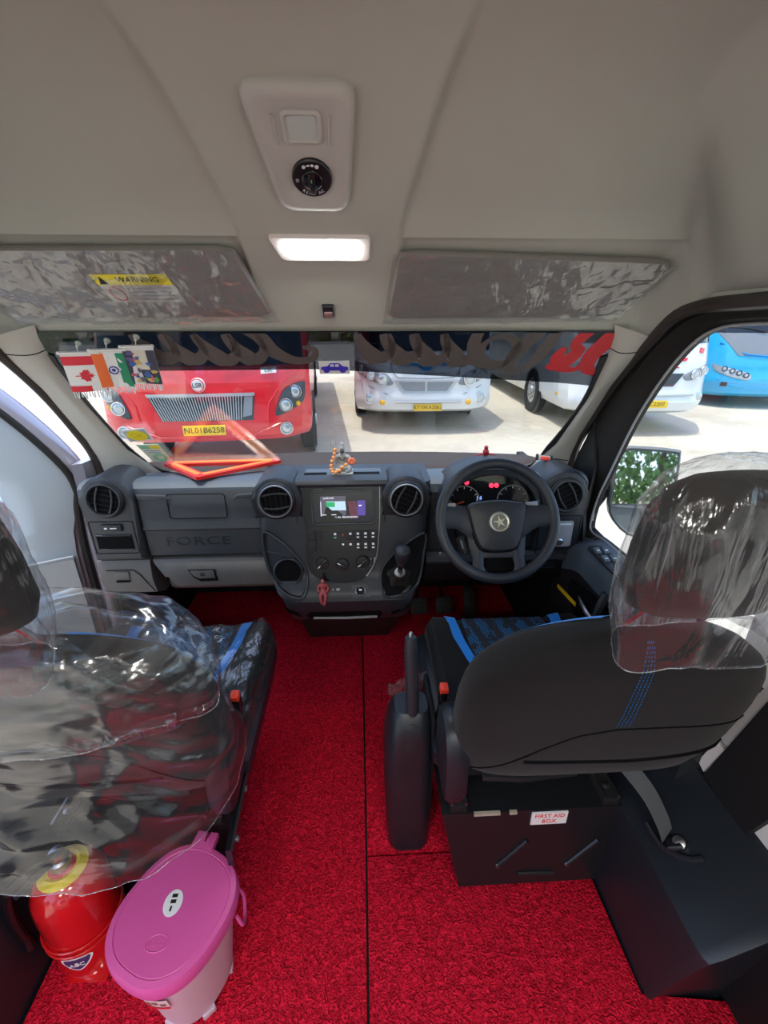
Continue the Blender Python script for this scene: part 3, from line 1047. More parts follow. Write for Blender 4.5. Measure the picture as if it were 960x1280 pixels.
def vent(parent, c, r, ang, hood=None, ns=2):
    ax = Vector((0, -1, 0.10)).normalized()
    F_ = frame(c, (1, 0, 0), (0, 0.10, 1))
    mb = MB()
    mb.lathe([(r * 1.28, -0.004), (r * 1.27, 0.004), (r * 1.20, 0.010), (r * 1.08, 0.013), (r * 1.0, 0.010), (r * 0.94, 0.002), (r * 0.92, -0.003)], c, ax, 36)
    v = mb.build('air_vent', 'dash_dark', parent)
    mb = MB()
    mb.tube([F_ @ Vector((r * 1.06 * math.cos(2 * PI * i / 32), r * 1.06 * math.sin(2 * PI * i / 32), 0.0125)) for i in range(32)], 0.0028, 6, True)
    mb.build('vent_ring', 'satin_metal' if hood else 'dash_mid', v)
    MB().lathe([(r * 0.97, 0.003), (r * 0.6, 0.0035), (0.0, 0.004)], c, ax, 28).build('vent_cup', 'groove', v)
    ca, sa = math.cos(ang), math.sin(ang)
    for k in range(ns):
        o_ = (k - (ns - 1) / 2) * r * (0.82 if ns == 2 else 0.55)
        h = math.sqrt(max(1e-6, r * r * 0.84 - o_ * o_))
        pts = []
        for i in range(9):
            t = -1 + 2 * i / 8
            bow = 0.18 * r * (1 - t * t) * (1 if o_ > 0 else -1) * 0.6
            a, b = t * h, o_ + bow
            pts.append(F_ @ Vector((a * ca - b * sa, a * sa + b * ca, 0.0095)))
        MB().tube(pts, 0.0034, 6).build('vent_slat', 'dash_mid', v)
    for k in range(5):
        o_ = (k - 2) * r * 0.34
        h = math.sqrt(max(1e-6, r * r * 0.8 - o_ * o_))
        MB().tube([F_ @ Vector((-o_ * ca * 0 + (o_) * ca - (-h) * sa, o_ * sa + (-h) * ca, 0.0055)), F_ @ Vector((o_ * ca - h * sa, o_ * sa + h * ca, 0.0055))], 0.0014, 4).build('vent_fin', 'matte_black', v)
    return v


for (x0, x1, cx, cz, ang) in ((-0.888, -0.708, -0.797, 0.936, R(78)), (0.722, 0.895, 0.812, 0.922, R(118))):
    mb = MB()
    mb.prism(arch_poly(x0, x1, 0.695, 1.012), 0.16, (0, 1.63, 0), *FN, 0.016, 3)
    pod = mb.build('end_pod', 'dash_mid' if cx < 0 else 'console_dark', dash, angle=30)
    vent(pod, (cx, 1.467, cz), 0.052, ang)
    if cx < 0:
        outline(pod, 'switch_seam', 'groove', [(x, 1.4695, z) for x, z in rrect(0.150, 0.125, 0.004, 2, -0.800, 0.790)], 0.0014)
        MB().bx(-0.835, -0.763, 1.462, 1.472, 0.817, 0.843, 0.003).build('rocker_switch', 'dash_dark', pod)
        MB().bx(-0.822, -0.812, 1.4605, 1.463, 0.827, 0.833).build('switch_mark', 'icon_white', pod)
        MB().bx(-0.802, -0.780, 1.4605, 1.463, 0.828, 0.832).build('switch_mark', 'icon_white', pod)
        plate(pod, 'coin_slot', 'groove', [(-0.858, 0.747), (-0.742, 0.747), (-0.742, 0.797), (-0.858, 0.797)], 1.470, 0.003)
        outline(pod, 'slot_rim', 'dash_dark', [(-0.860, 1.468, 0.745), (-0.740, 1.468, 0.745), (-0.740, 1.468, 0.799), (-0.860, 1.468, 0.799)], 0.003)
    else:
        outline(pod, 'insert_seam', 'groove', [(x, 1.4695, z) for x, z in rrect(0.155, 0.155, 0.004, 2, 0.808, 0.762)], 0.0016)
        plate(pod, 'tray_recess', 'icon_grey', rrect(0.085, 0.105, 0.008, 3, 0.817, 0.768), 1.470, 0.003)
        outline(pod, 'tray_rim', 'dash_dark', [(x, 1.468, z) for x, z in rrect(0.092, 0.112, 0.008, 3, 0.817, 0.768)], 0.0035)
        MB().lathe([(0.014, 0), (0.014, 0.010), (0.011, 0.013), (0, 0.013)], (0.812, 1.467, 0.738), (0, -1, 0), 14).build('leveller_dial', 'chrome', pod)
        MB().bx(0.785, 0.850, 1.463, 1.468, 0.806, 0.810).build('tray_edge', 'icon_white', pod)

# driver side: lower panel, ledge, knee panel with louvres
mb = MB()
mb.loft([[(x, y, z) for y, z in [(1.53, 0.95), (1.51, 0.90), (1.505, 0.80), (1.50, 0.70), (1.52, 0.685), (1.62, 0.685), (1.62, 0.95)]] for x in XS(0.318, 0.73, 6)], True, True)
dl = mb.build('driver_panel', 'dash_dark', dash, angle=30)
mb = MB()
mb.loft([[(x, y, z) for y, z in [(1.53, 0.69), (1.495, 0.688), (1.480, 0.676), (1.478, 0.655), (1.49, 0.642), (1.56, 0.64), (1.60, 0.69)]] for x in XS(0.318, 0.895, 6)], True, True)
mb.build('knee_ledge', 'dash_mid', dash, angle=30)
mb = MB()
mb.loft([[(x, y, z) for y, z in [(1.52, 0.642), (1.502, 0.636), (1.515, 0.58), (1.56, 0.52), (1.66, 0.47), (1.70, 0.64)]] for x in XS(0.318, 0.895, 6)], True, True)
kp = mb.build('knee_panel', 'matte_black', dash, angle=30)
for k in range(3):
    MB().bx(0.735, 0.83, 1.494, 1.506, 0.606 + 0.012 * k, 0.610 + 0.012 * k).build('louvre', 'dash_mid', kp)

# instrument binnacle
mb = MB()
def hood_ring(y, k, dz=0.0):
    cx, n = 0.527, 20
    outp = [(cx + 0.188 * k * math.cos(PI * i / n), y, 0.862 + dz + 0.180 * k * math.sin(PI * i / n) ** 0.8) for i in range(n + 1)]
    inp = [(cx + 0.168 * k * math.cos(PI * i / n), y, 0.862 + dz + 0.158 * k * math.sin(PI * i / n) ** 0.8) for i in range(n, -1, -1)]
    return outp + inp
mb.loft([hood_ring(1.425, 0.97), hood_ring(1.418, 0.99), hood_ring(1.43, 1.0), hood_ring(1.60, 0.96), hood_ring(1.66, 0.85)], True, True)
hood = mb.build('cluster_hood', 'console_dark', dash, angle=35)
F_ = frame((0.527, 1.462, 0.925), (1, 0, 0), (0, 0.18, 1))
mb = MB(F_)
mb.prism([(0.166 * math.cos(PI * i / 20), -0.075 + 0.17 * math.sin(PI * i / 20)) for i in range(21)], 0.004, (0, 0, 0), (1, 0, 0), (0, 1, 0))
cl = mb.build('instrument_face', 'gloss_black', dash)
for cx_ in (-0.088, 0.085):
    mb = MB(F_)
    mb.tube([(cx_ + 0.055 * math.cos(R(a)), -0.015 + 0.055 * math.sin(R(a)), 0.006) for a in range(-30, 215, 12)], 0.0016, 5)
    mb.build('gauge_ring', 'icon_grey', cl)
    for a in range(-30, 215, 30):
        mb = MB(F_)
        mb.tube([(cx_ + 0.044 * math.cos(R(a)), -0.015 + 0.044 * math.sin(R(a)), 0.006), (cx_ + 0.052 * math.cos(R(a)), -0.015 + 0.052 * math.sin(R(a)), 0.006)], 0.0012, 4)
        mb.build('gauge_tick', 'icon_white', cl)
    mb = MB(F_)
    mb.tube([(cx_, -0.015, 0.007), (cx_ - 0.040, -0.030, 0.007)], [0.003, 0.001], 5)
    mb.build('gauge_needle', mat('needle', (0.7, 0.1, 0.03), 0.4), cl)
mat('tell_tale', (0.4, 0.0, 0.02), 0.4, emit=((1.0, 0.02, 0.06), 1.6))
mat('lcd_blue', (0.05, 0.08, 0.2), 0.4, emit=((0.25, 0.4, 1.0), 0.8))
for tx, ty, tr_ in ((-0.080, 0.052, 0.008), (0.008, 0.040, 0.008), (0.026, 0.040, 0.008)):
    MB(F_).lathe([(tr_, 0), (tr_, 0.003), (tr_ * 0.7, 0.004), (0, 0.004)], (tx, ty, 0.004), (0, 0, 1), 12).build('warning_light', 'tell_tale', cl)
for tx, ty, s_ in ((-0.035, -0.005, '14'), (-0.035, -0.030, 'P ODO')):
    mb = MB(F_)
    mb.mesh(text_mesh(s_, 0.022 if s_ == '14' else 0.010), Matrix.Translation((tx, ty, 0.006)))
    mb.build('lcd_digits', 'lcd_blue', cl, smooth=False)
# clear lens over the dials
mb = MB(F_)
mb.prism([(0.164 * math.cos(PI * i / 20), -0.073 + 0.168 * math.sin(PI * i / 20)) for i in range(21)], 0.002, (0, 0, 0.012), (1, 0, 0), (0, 1, 0))
mb.build('lens', 'glass', cl, smooth=False)
# steering column shroud and stalks
CW = Vector((0.495, 1.245, 0.930))
WF = frame(CW, (1, 0, 0), (0, 0.454, 0.891))
mb = MB(WF)
mb.lathe([(0.050, -0.03), (0.062, -0.05), (0.072, -0.12), (0.075, -0.28), (0.07, -0.36)], (0, -0.01, 0), (0, 0, 1), 20)
mb.build('column_shroud', 'matte_black', dash)
for sx in (-1, 1):
    mb = MB(WF)
    mb.tube([(sx * 0.05, 0.035, -0.085), (sx * 0.11, 0.048, -0.075), (sx * 0.165, 0.055, -0.070)], [0.008, 0.009, 0.012], 8, flat=0.8)
    st = mb.build('stalk', 'console_dark', dash)
    MB(WF).box((sx * 0.135, 0.052, -0.060), (0.042, 0.018, 0.006), None, 0.002).build('stalk_print', 'icon_grey', st)
mb = MB(WF)
mb.box((-0.085, -0.075, -0.09), (0.03, 0.06, 0.05), Euler((0, 0, R(20))), 0.008)
ig = mb.build('ignition_lock', 'dash_dark', dash)
MB(WF).tube([(-0.10, -0.06, -0.06), (-0.095, -0.085, -0.055)], 0.003, 6).build('ignition_key', 'satin_metal', ig)

# ------------------------------------------------------------------ centre console (part of the dash)
CON = [(0.43, 1.45), (0.47, 1.40), (0.53, 1.365), (0.575, 1.352), (0.60, 1.36), (0.615, 1.375), (0.64, 1.405), (0.66, 1.415), (0.97, 1.475), (0.985, 1.478), (1.03, 1.50)]
def cony(z):
    return interp(CON, z)
def CP(x, z, off=0.0):
    d = cony(z + 0.004) - cony(z - 0.004)
    n = Vector((0, -0.008, d)).normalized()
    return Vector((x, cony(z), z)) + n * off
def CF(x, z, off=0.0):
    d = cony(z + 0.006) - cony(z - 0.006)
    return frame(CP(x, z, off), (1, 0, 0), (0, d, 0.012))
CXR = [(0.43, -0.19, 0.24), (0.47, -0.197, 0.250), (0.53, -0.205, 0.26), (0.575, -0.215, 0.266), (0.60, -0.235, 0.274), (0.62, -0.247, 0.282), (0.66, -0.267, 0.298), (0.71, -0.283, 0.310), (0.83, -0.289, 0.322), (0.93, -0.287, 0.326), (0.978, -0.284, 0.326)]
def xl_(z): return interp([(a, b) for a, b, c in CXR], z)
def xr_(z): return interp([(a, c) for a, b, c in CXR], z)
mb = MB()
rings = []
for z in [0.43, 0.45, 0.47, 0.50, 0.53, 0.555, 0.575, 0.588, 0.60, 0.615, 0.628, 0.64, 0.66, 0.70, 0.76, 0.83, 0.90, 0.95, 0.970, 0.978]:
    a, b, y = xl_(z), xr_(z), cony(z)
    rings.append([(a, 1.70, z), (a, y + 0.05, z), (a + 0.004, y + 0.022, z), (a + 0.014, y + 0.006, z), (a + 0.03, y, z)] + [(lerp(a + 0.03, b - 0.03, i / 8), y, z) for i in range(1, 8)] + [(b - 0.03, y, z), (b - 0.014, y + 0.006, z), (b - 0.004, y + 0.022, z), (b, y + 0.05, z), (b, 1.70, z)])
mb.loft(rings, True, True)
con = mb.build('centre_console', 'console_dark', dash, angle=30)
mb = MB()
mb.loft([[(lerp(-0.185, -0.20, t), lerp(1.47, 1.88, t), lerp(0.45, 0.001, t)), (lerp(0.235, 0.20, t), lerp(1.47, 1.88, t), lerp(0.45, 0.001, t)), (lerp(0.235, 0.20, t), 2.2, lerp(0.45, 0.001, t)), (lerp(-0.185, -0.20, t), 2.2, lerp(0.45, 0.001, t))] for t in (0, 0.3, 0.65, 0.8, 1.0)], True, True)
mb.build('console_base', 'matte_black', dash, angle=30)
# eyebrows over the centre vents and the bridge between them
for cx in (-0.214, 0.233):
    mb = MB()
    mb.prism(arch_poly(cx - 0.088, cx + 0.088, 0.86, 1.008), 0.15, (0, 1.60, 0), *FN, 0.014, 3)
    mb.build('vent_eyebrow', 'console_dark', dash, angle=30)
vent(dash, (-0.214, 1.440, 0.932), 0.052, R(4), True)
vent(dash, (0.233, 1.440, 0.929), 0.052, R(66), True)
mb = MB()
mb.loft([[(x, y, z) for y, z in [(1.62, 0.975), (1.62, 0.990), (1.50, 0.994), (1.472, 0.990), (1.462, 0.978), (1.465, 0.968), (1.52, 0.965)]] for x in XS(-0.15, 0.17, 6)], True, True)
br = mb.build('console_brow', 'console_dark', dash, angle=30)
plate_mb = MB()
plate_mb.bx(-0.125, 0.15, 1.525, 1.60, 0.9885, 0.993, 0.001)
plate_mb.build('tray_mat', 'dash_top', br)
for x0, x1 in ((-0.125, -0.045), (0.035, 0.145)):
    MB().bx(x0, x1, 1.530, 1.552, 0.991, 0.9945).build('tray_slot', 'groove', br)
# gloss centre stack
stack = [(-0.116, 0.968), (-0.119, 0.823), (-0.121, 0.715), (-0.113, 0.675), (-0.095, 0.648), (-0.049, 0.632), (0.052, 0.631), (0.098, 0.648), (0.118, 0.675), (0.127, 0.71), (0.139, 0.82), (0.141, 0.968)]
def face_plate(parent, name, m, poly, off, th, n=1):
    mb = MB()
    mb.loft([[CP(x, z, off) for x, z in poly], [CP(x, z, off + th) for x, z in poly]], True, True)
    return mb.build(name, m, parent, angle=30)
st = face_plate(dash, 'centre_stack', 'gloss_black', [(p.x, p.y) for p in catmull([(a, b, 0) for a, b in stack], 3, True)], 0.0, 0.008)
mb = MB()
mb.tube(catmull([CP(x, z, 0.009) for x, z in [(0.142, 0.965), (0.1415, 0.90), (0.139, 0.82), (0.132, 0.745), (0.126, 0.705)]], 4), 0.0016, 6)
mb.build('bright_trim', 'satin_metal', st)
mb = MB()
mb.tube(catmull([CP(x, z, 0.008) for x, z in [(0.122, 0.715), (0.118, 0.690), (0.104, 0.662), (0.090, 0.645)]], 4), [0.0045] * 4 + [0.0035] * 9, 6)
mb.build('bright_trim', 'satin_metal', st)
# screen
F_ = CF(0.013, 0.896, 0.008)
mb = MB(F_)
rr_o, rr_i = rrect(0.226, 0.128, 0.014, 4), rrect(0.206, 0.108, 0.010, 4)
mb.loft([[(a, b, 0) for a, b in rr_o], [(a, b, 0.006) for a, b in rr_o], [(a, b, 0.006) for a, b in rr_i], [(a, b, 0.001) for a, b in rr_i]], True, False)
bz = mb.build('screen_bezel', 'gloss_black', st, angle=30)
mb = MB(F_)
mb.tube([(a, b, 0.0065) for a, b in rrect(0.214, 0.116, 0.012, 4)], 0.0012, 5, True)
mb.build('bezel_line', 'dash_top', st)
mat('screen_glass', (0.006, 0.006, 0.009), 0.12, emit=((0.10, 0.09, 0.14), 0.05))
mb = MB(F_)
mb.prism(rrect(0.206, 0.108, 0.010, 4), 0.001, (0, 0, 0.0005), (1, 0, 0), (0, 1, 0))
scr = mb.build('touch_screen', 'screen_glass', st)


def scr_rect(name, m, x0, x1, z0, z1, lev=0.0018, slant=0.0):
    mb = MB(F_)
    mb.prism([(x0 + slant, z0), (x1 + slant, z0), (x1, z1), (x0, z1)], 0.0004, (0, 0, lev), (1, 0, 0), (0, 1, 0))
    return mb.build(name, m, scr, smooth=False)


mat('ui_green', (0.02, 0.2, 0.08), 0.4, emit=((0.03, 0.45, 0.16), 0.35))
mat('ui_pale', (0.3, 0.4, 0.5), 0.4, emit=((0.45, 0.62, 0.85), 0.45))
mat('ui_white', (0.5, 0.5, 0.55), 0.4, emit=((0.8, 0.82, 0.95), 0.5))
mat('ui_purple', (0.03, 0.02, 0.1), 0.4, emit=((0.09, 0.06, 0.30), 0.5))
mat('ui_maroon', (0.05, 0.02, 0.03), 0.4, emit=((0.12, 0.04, 0.06), 0.4))
mat('ui_grey', (0.05, 0.05, 0.06), 0.4, emit=((0.10, 0.10, 0.13), 0.4))
scr_rect('picture_band', 'ui_grey', -0.078, 0.010, -0.030, 0.040)
scr_rect('picture_band', 'ui_maroon', 0.016, 0.046, -0.036, 0.022, 0.0018, 0.008)
scr_rect('picture_band', 'ui_purple', 0.050, 0.078, -0.030, 0.024)
scr_rect('map_card', 'ui_pale', -0.058, 0.008, -0.010, 0.022, 0.0024, 0.003)
scr_rect('map_card_header', 'ui_green', -0.058, -0.028, 0.002, 0.020, 0.003)
scr_rect('arrow_mark', 'ui_white', 0.056, 0.066, 0.004, 0.008, 0.003, -0.002)
for s_, x_, z_, h_ in (('android', -0.050, 0.034, 0.010), ('12 km to destination', -0.002, -0.034, 0.011)):
    mb = MB(F_)
    mb.mesh(text_mesh(s_, h_, 0.0003), Matrix.Translation((x_, z_, 0.003)) @ Matrix.Diagonal((1.15, 1, 1, 1)))
    mb.build('screen_lettering', 'ui_white', scr, smooth=False)
scr_rect('progress_line', 'ui_white', -0.074, -0.024, -0.0265, -0.0245, 0.003)
scr_rect('progress_line', 'ui_white', -0.078, -0.076, -0.030, 0.022, 0.003)
# two rows of switches
mat('button_black', (0.012, 0.012, 0.014), 0.35)
mat('icon_lit', (0.6, 0.62, 0.65), 0.4, emit=((0.7, 0.75, 0.8), 0.15))
for r_ in range(2):
    for c_ in range(9):
        x_ = -0.098 + 0.0268 * c_
        z_ = 0.797 - 0.038 * r_
        B_ = CF(x_, z_, 0.008)
        b_ = MB(B_).box((0, 0, 0.002), (0.0250, 0.0355, 0.006), None, 0.0015, 1).build('push_button', 'button_black', st)
        if c_ >= 3:
            im = 'tell_tale' if (c_ == 4 and r_ == 0) else ('icon_lit')
            if not (c_ == 4 and r_ == 0):
                MB(B_).box((0, 0.006, 0.0055), (0.008, 0.007, 0.001)).build('button_icon', 'icon_lit', b_)
            else:
                MB(B_).box((0, 0.002, 0.0055), (0.009, 0.008, 0.001)).build('button_icon', mat('icon_red', (0.25, 0.03, 0.03), 0.4), b_)
            if c_ != 5 and not (c_ == 4 and r_ == 0):
                MB(B_).box((0, -0.007, 0.0055), (0.009, 0.004, 0.001)).build('button_icon', mat('icon_green', (0.2, 0.7, 0.45), 0.4) if (c_ == 3 and r_ == 0) else 'icon_lit', b_)
# heater controls
for x_, z_, a_ in ((-0.066, 0.700, 225), (0.006, 0.693, 150), (0.078, 0.700, 215)):
    K_ = CF(x_, z_, 0.008)
    mb = MB(K_)
    mb.lathe([(0.024, 0), (0.0235, 0.010), (0.021, 0.014), (0.0, 0.015)], (0, 0, 0), (0, 0, 1), 24)
    kn = mb.build('heater_knob', 'button_black', st)
    MB(K_).box((0, 0, 0.019), (0.009, 0.044, 0.012), Euler((0, 0, R(a_ - 90))), 0.003).build('knob_grip', 'button_black', kn)
    MB(K_).tube([(0.008 * math.cos(R(a_)), 0.008 * math.sin(R(a_)), 0.0257), (0.020 * math.cos(R(a_)), 0.020 * math.sin(R(a_)), 0.0252)], 0.0014, 5).build('knob_pointer', 'icon_lit', kn)
    for a in range(-30, 240, 45):
        MB(K_).box((0.031 * math.cos(R(a)), 0.031 * math.sin(R(a)), 0.0008), (0.0045, 0.0028, 0.001), Euler((0, 0, R(a)))).build('dial_tick', 'icon_grey', kn)
for x_, w_ in ((-0.034, 0.016), (0.038, 0.018), (0.067, 0.007)):
    MB(CF(x_, 0.657, 0.0085)).box((0, 0, 0), (w_, 0.005, 0.001)).build('button_icon', 'icon_lit', st)
# side wings: cup holder pocket and gear gate
wl = [(-0.272, 0.808), (-0.227, 0.790), (-0.171, 0.736), (-0.128, 0.672), (-0.124, 0.612), (-0.152, 0.590), (-0.226, 0.622), (-0.262, 0.690)]
wlc = [(p.x, p.y) for p in catmull([(a, b, 0) for a, b in wl], 4, True)]
w_ = outline(dash, 'cup_pocket', 'console_dark', [CP(x, z, 0.004) for x, z in wlc], 0.0055, True, 8)
outline(w_, 'pocket_joint', 'groove', [CP(-0.195 + (x + 0.195) * 0.93, 0.69 + (z - 0.69) * 0.93, 0.0008) for x, z in wlc], 0.0018, True, 6)
outline(w_, 'pocket_step', 'dash_mid', [CP(x, z, 0.003) for x, z in [(-0.262, 0.742), (-0.222, 0.735), (-0.18, 0.722)]], 0.002, False)
K_ = CF(-0.189, 0.668, 0.009)
mb = MB(K_)
mb.lathe([(0.054, 0), (0.053, 0.006), (0.049, 0.009), (0.046, 0.006), (0.045, 0.0)], (0, 0, 0), (0, 0, 1), 30)
ch = mb.build('cup_holder_ring', 'console_dark', w_)
MB(K_).lathe([(0.0465, 0.001), (0.03, 0.0015), (0, 0.002)], (0, 0, 0), (0, 0, 1), 26).build('cup_well_shade', 'groove', ch)  # flat disc; its black stands in for the shade of a hole
wr = [(0.148, 0.600), (0.146, 0.664), (0.199, 0.732), (0.300, 0.798), (0.300, 0.726), (0.276, 0.622), (0.190, 0.588)]
wrc = [(p.x, p.y) for p in catmull([(a, b, 0) for a, b in wr], 4, True)]
w_ = face_plate(dash, 'gear_gate', 'groove', wrc, -0.002, 0.004)
outline(w_, 'gate_rim', 'console_dark', [CP(x, z, 0.004) for x, z in wrc], 0.005, True, 8)
outline(w_, 'gate_step', 'dash_mid', [CP(x, z, 0.003) for x, z in [(0.205, 0.685), (0.25, 0.690), (0.292, 0.700)]], 0.002, False)
# shelf sockets, lip slots as flat plates with the shade in their colour
face_plate(con, 'shelf_panel', 'dash_dark', [(-0.06, 0.590), (0.035, 0.590), (0.035, 0.622), (-0.06, 0.622)], 0.0005, 0.002)
for x_, w2_ in ((-0.03, 0.004), (-0.012, 0.012)):
    MB(CF(x_, 0.612, 0.003)).box((0, 0, 0), (w2_, 0.008, 0.001)).build('shelf_print', 'icon_grey', con)
sk = face_plate(con, 'socket_panel', 'dash_mid', [(0.040, 0.588), (0.105, 0.588), (0.095, 0.622), (0.036, 0.622)], 0.0008, 0.002)
K_ = CF(0.068, 0.606, 0.003)
MB(K_).lathe([(0.019, 0), (0.019, 0.004), (0.014, 0.006), (0.012, 0.003), (0, 0.003)], (0, 0, 0), (0, 0, 1), 20).build('power_socket', 'gloss_black', sk)
MB(K_).tube([(0.0165 * math.cos(2 * PI * i / 20), 0.0165 * math.sin(2 * PI * i / 20), 0.005) for i in range(20)], 0.0015, 5, True).build('socket_ring', 'satin_metal', sk)
MB(K_).box((0, 0.004, 0.005), (0.010, 0.006, 0.002)).build('socket_mark', 'icon_white', sk)
sl = face_plate(con, 'lip_slot_shade', 'groove', [(-0.125, 0.472), (0.138, 0.468), (0.148, 0.495), (0.138, 0.515), (-0.118, 0.520), (-0.132, 0.50)], 0.0005, 0.002)
MB().tube([CP(-0.108, 0.487, 0.006), CP(0.01, 0.484, 0.008), CP(0.128, 0.484, 0.006)], 0.006, 6, flat=0.6).build('slot_edge', 'icon_grey', sl)
face_plate(con, 'lip_slot_shade', 'groove', [(-0.205, 0.555), (-0.158, 0.515), (-0.155, 0.49), (-0.195, 0.525)], 0.0008, 0.002)
face_plate(con, 'lip_slot_shade', 'groove', [(0.246, 0.555), (0.180, 0.505), (0.180, 0.485), (0.240, 0.530)], 0.0008, 0.002)
# panel joints of the console cheeks
for x_ in (-0.150, 0.160):
    outline(con, 'panel_joint', 'groove', [CP(x_, z, 0.0008) for z in (0.965, 0.90, 0.84)], 0.0012, False)

# gear lever
gl = thing('gear_lever', 'black gear lever with oval knob and gathered boot on the centre console', 'gear lever', CP(0.205, 0.62, 0.0))
G0 = CF(0.207, 0.640, 0.0)
mb = MB(G0)
rings = []
for (r_, h_) in ((0.050, 0.0), (0.048, 0.012), (0.036, 0.022), (0.040, 0.032), (0.026, 0.044), (0.024, 0.056), (0.016, 0.066)):
    rings.append([(r_ * (1 + 0.10 * math.sin(5 * 2 * PI * i / 30)) * math.cos(2 * PI * i / 30), r_ * (1 + 0.10 * math.sin(5 * 2 * PI * i / 30)) * math.sin(2 * PI * i / 30) * 0.9, h_) for i in range(30)])
mb.loft(rings, True, True)
mb.build('boot', 'rubber', gl)
A_ = G0 @ Vector((0, 0, 0.06))
B_ = A_ + Vector((0.004, -0.035, 0.085))
MB().tube([A_, A_.lerp(B_, 0.5), B_], 0.009, 10).build('shaft', 'gloss_black', gl)
MB().tube([A_ + Vector((-0.0, -0.002, 0.002)), A_ + Vector((0.0, -0.008, 0.012))], 0.019, 14).build('collar', 'satin_metal', gl)
mb = MB()
ax_ = (B_ - A_).normalized()
mb.lathe([(0.0, -0.036), (0.014, -0.034), (0.019, -0.020), (0.026, 0.010), (0.0275, 0.028), (0.024, 0.040), (0.012, 0.047), (0.0, 0.048)], B_, ax_, 20)
mb.build('knob', 'console_dark', gl)

# ------------------------------------------------------------------ steering wheel
sw = thing('steering_wheel', 'dark steering wheel with round emblem before the instrument dials', 'steering wheel', CW)
mb = MB(WF)
mb.tube([(0.177 * math.cos(2 * PI * i / 64), 0.177 * math.sin(2 * PI * i / 64), 0.012 - 0.004 * math.sin(2 * PI * i / 64)) for i in range(64)], 0.0165, 14, True, flat=1.0, up=(0, 0, 1))
mb.build('rim', 'console_dark', sw)
mb = MB(WF)
hub = [(-0.088, 0.050), (-0.045, 0.060), (0.0, 0.063), (0.045, 0.060), (0.088, 0.050), (0.090, 0.020), (0.078, -0.035), (0.062, -0.078), (0.045, -0.092), (0.0, -0.097), (-0.045, -0.092), (-0.062, -0.078), (-0.078, -0.035), (-0.090, 0.020)]
hc = [(p.x, p.y) for p in catmull([(a, b, 0) for a, b in hub], 3, True)]
mb.loft([[(a * k, b * k - 0.005 * (1 - k), h) for a, b in hc] for k, h in ((0.90, -0.040), (1.0, -0.025), (1.0, 0.004), (0.985, 0.012), (0.93, 0.019), (0.7, 0.024), (0.35, 0.026))], True, True)
mb.build('airbag_pad', 'dash_dark', sw, angle=35)
mb = MB(WF)
mb.tube([(a * 1.012, b * 1.012, 0.004) for a, b in hc], 0.0022, 6, True)
mb.build('pad_seam', 'groove', sw)
for sx in (-1, 1):
    mb = MB(WF)
    mb.loft([[(sx * x, yt, z + 0.004), (sx * x, lerp(yt, yb, 0.2), z + 0.012), (sx * x, lerp(yt, yb, 0.8), z + 0.012), (sx * x, yb, z + 0.004), (sx * x, lerp(yt, yb, 0.8), z - 0.010), (sx * x, lerp(yt, yb, 0.2), z - 0.010)] for x, yt, yb, z in ((0.075, 0.052, -0.060, -0.006), (0.10, 0.046, -0.040, -0.004), (0.125, 0.044, -0.024, 0.0), (0.150, 0.046, -0.022, 0.006), (0.175, 0.050, -0.024, 0.010))], True, True)
    mb.build('side_spoke', 'console_dark', sw, angle=50)
    mb = MB(WF)
    mb.loft([[(sx * xa, y, z + 0.003), (sx * lerp(xa, xb, 0.25), y, z + 0.011), (sx * lerp(xa, xb, 0.75), y, z + 0.011), (sx * xb, y, z + 0.003), (sx * lerp(xa, xb, 0.5), y, z - 0.010)] for xa, xb, y, z in ((0.030, 0.092, -0.045, -0.012), (0.038, 0.088, -0.080, -0.008), (0.046, 0.080, -0.112, 0.0), (0.048, 0.082, -0.140, 0.006), (0.040, 0.105, -0.160, 0.010))], True, True)
    mb.build('lower_spoke', 'console_dark', sw, angle=50)
mb = MB(WF)
mb.box((0, -0.106, -0.004), (0.11, 0.020, 0.014), None, 0.004)
mb.build('spoke_bridge', 'dash_dark', sw)
mb = MB(WF)
mb.prism([(-0.05, -0.115), (0.05, -0.115), (0.048, -0.16), (-0.048, -0.16)], 0.004, (0, 0, -0.022), (1, 0, 0), (0, 1, 0))
mb.build('spoke_recess', 'groove', sw)
mat('emblem_silver', (0.62, 0.60, 0.48), 0.35, 0.7)
mat('emblem_dark', (0.20, 0.19, 0.15), 0.5, 0.5)
mb = MB(WF)
mb.lathe([(0.0315, 0.020), (0.0315, 0.030), (0.029, 0.033), (0.026, 0.031), (0.0, 0.031)], (0, -0.006, 0), (0, 0, 1), 32)
em = mb.build('emblem', 'emblem_silver', sw)
MB(WF).lathe([(0.024, 0.0312), (0.023, 0.0322), (0, 0.0322)], (0, -0.006, 0), (0, 0, 1), 28).build('emblem_field', 'emblem_dark', em)
mb = MB(WF)
star = []
for i in range(10):
    a = R(90 + 36 * i + 14)
    r_ = 0.0215 if i % 2 == 0 else 0.0065
    star.append((r_ * math.cos(a), -0.006 + r_ * math.sin(a)))
mb.prism(star, 0.003, (0, 0, 0.0322), (1, 0, 0), (0, 1, 0))
mb.build('emblem_star', 'emblem_silver', em, smooth=False)
mb = MB(WF)
mb.mesh(text_mesh('AIRBAG', 0.011, 0.0004), Matrix.Translation((0.0, -0.068, 0.0205)))
mb.build('pad_lettering', 'groove', sw, smooth=False)
for sx in (-1, 1):
    MB(WF).box((sx * 0.055, 0.020, 0.0185), (0.012, 0.003, 0.001)).build('horn_mark', 'groove', sw)

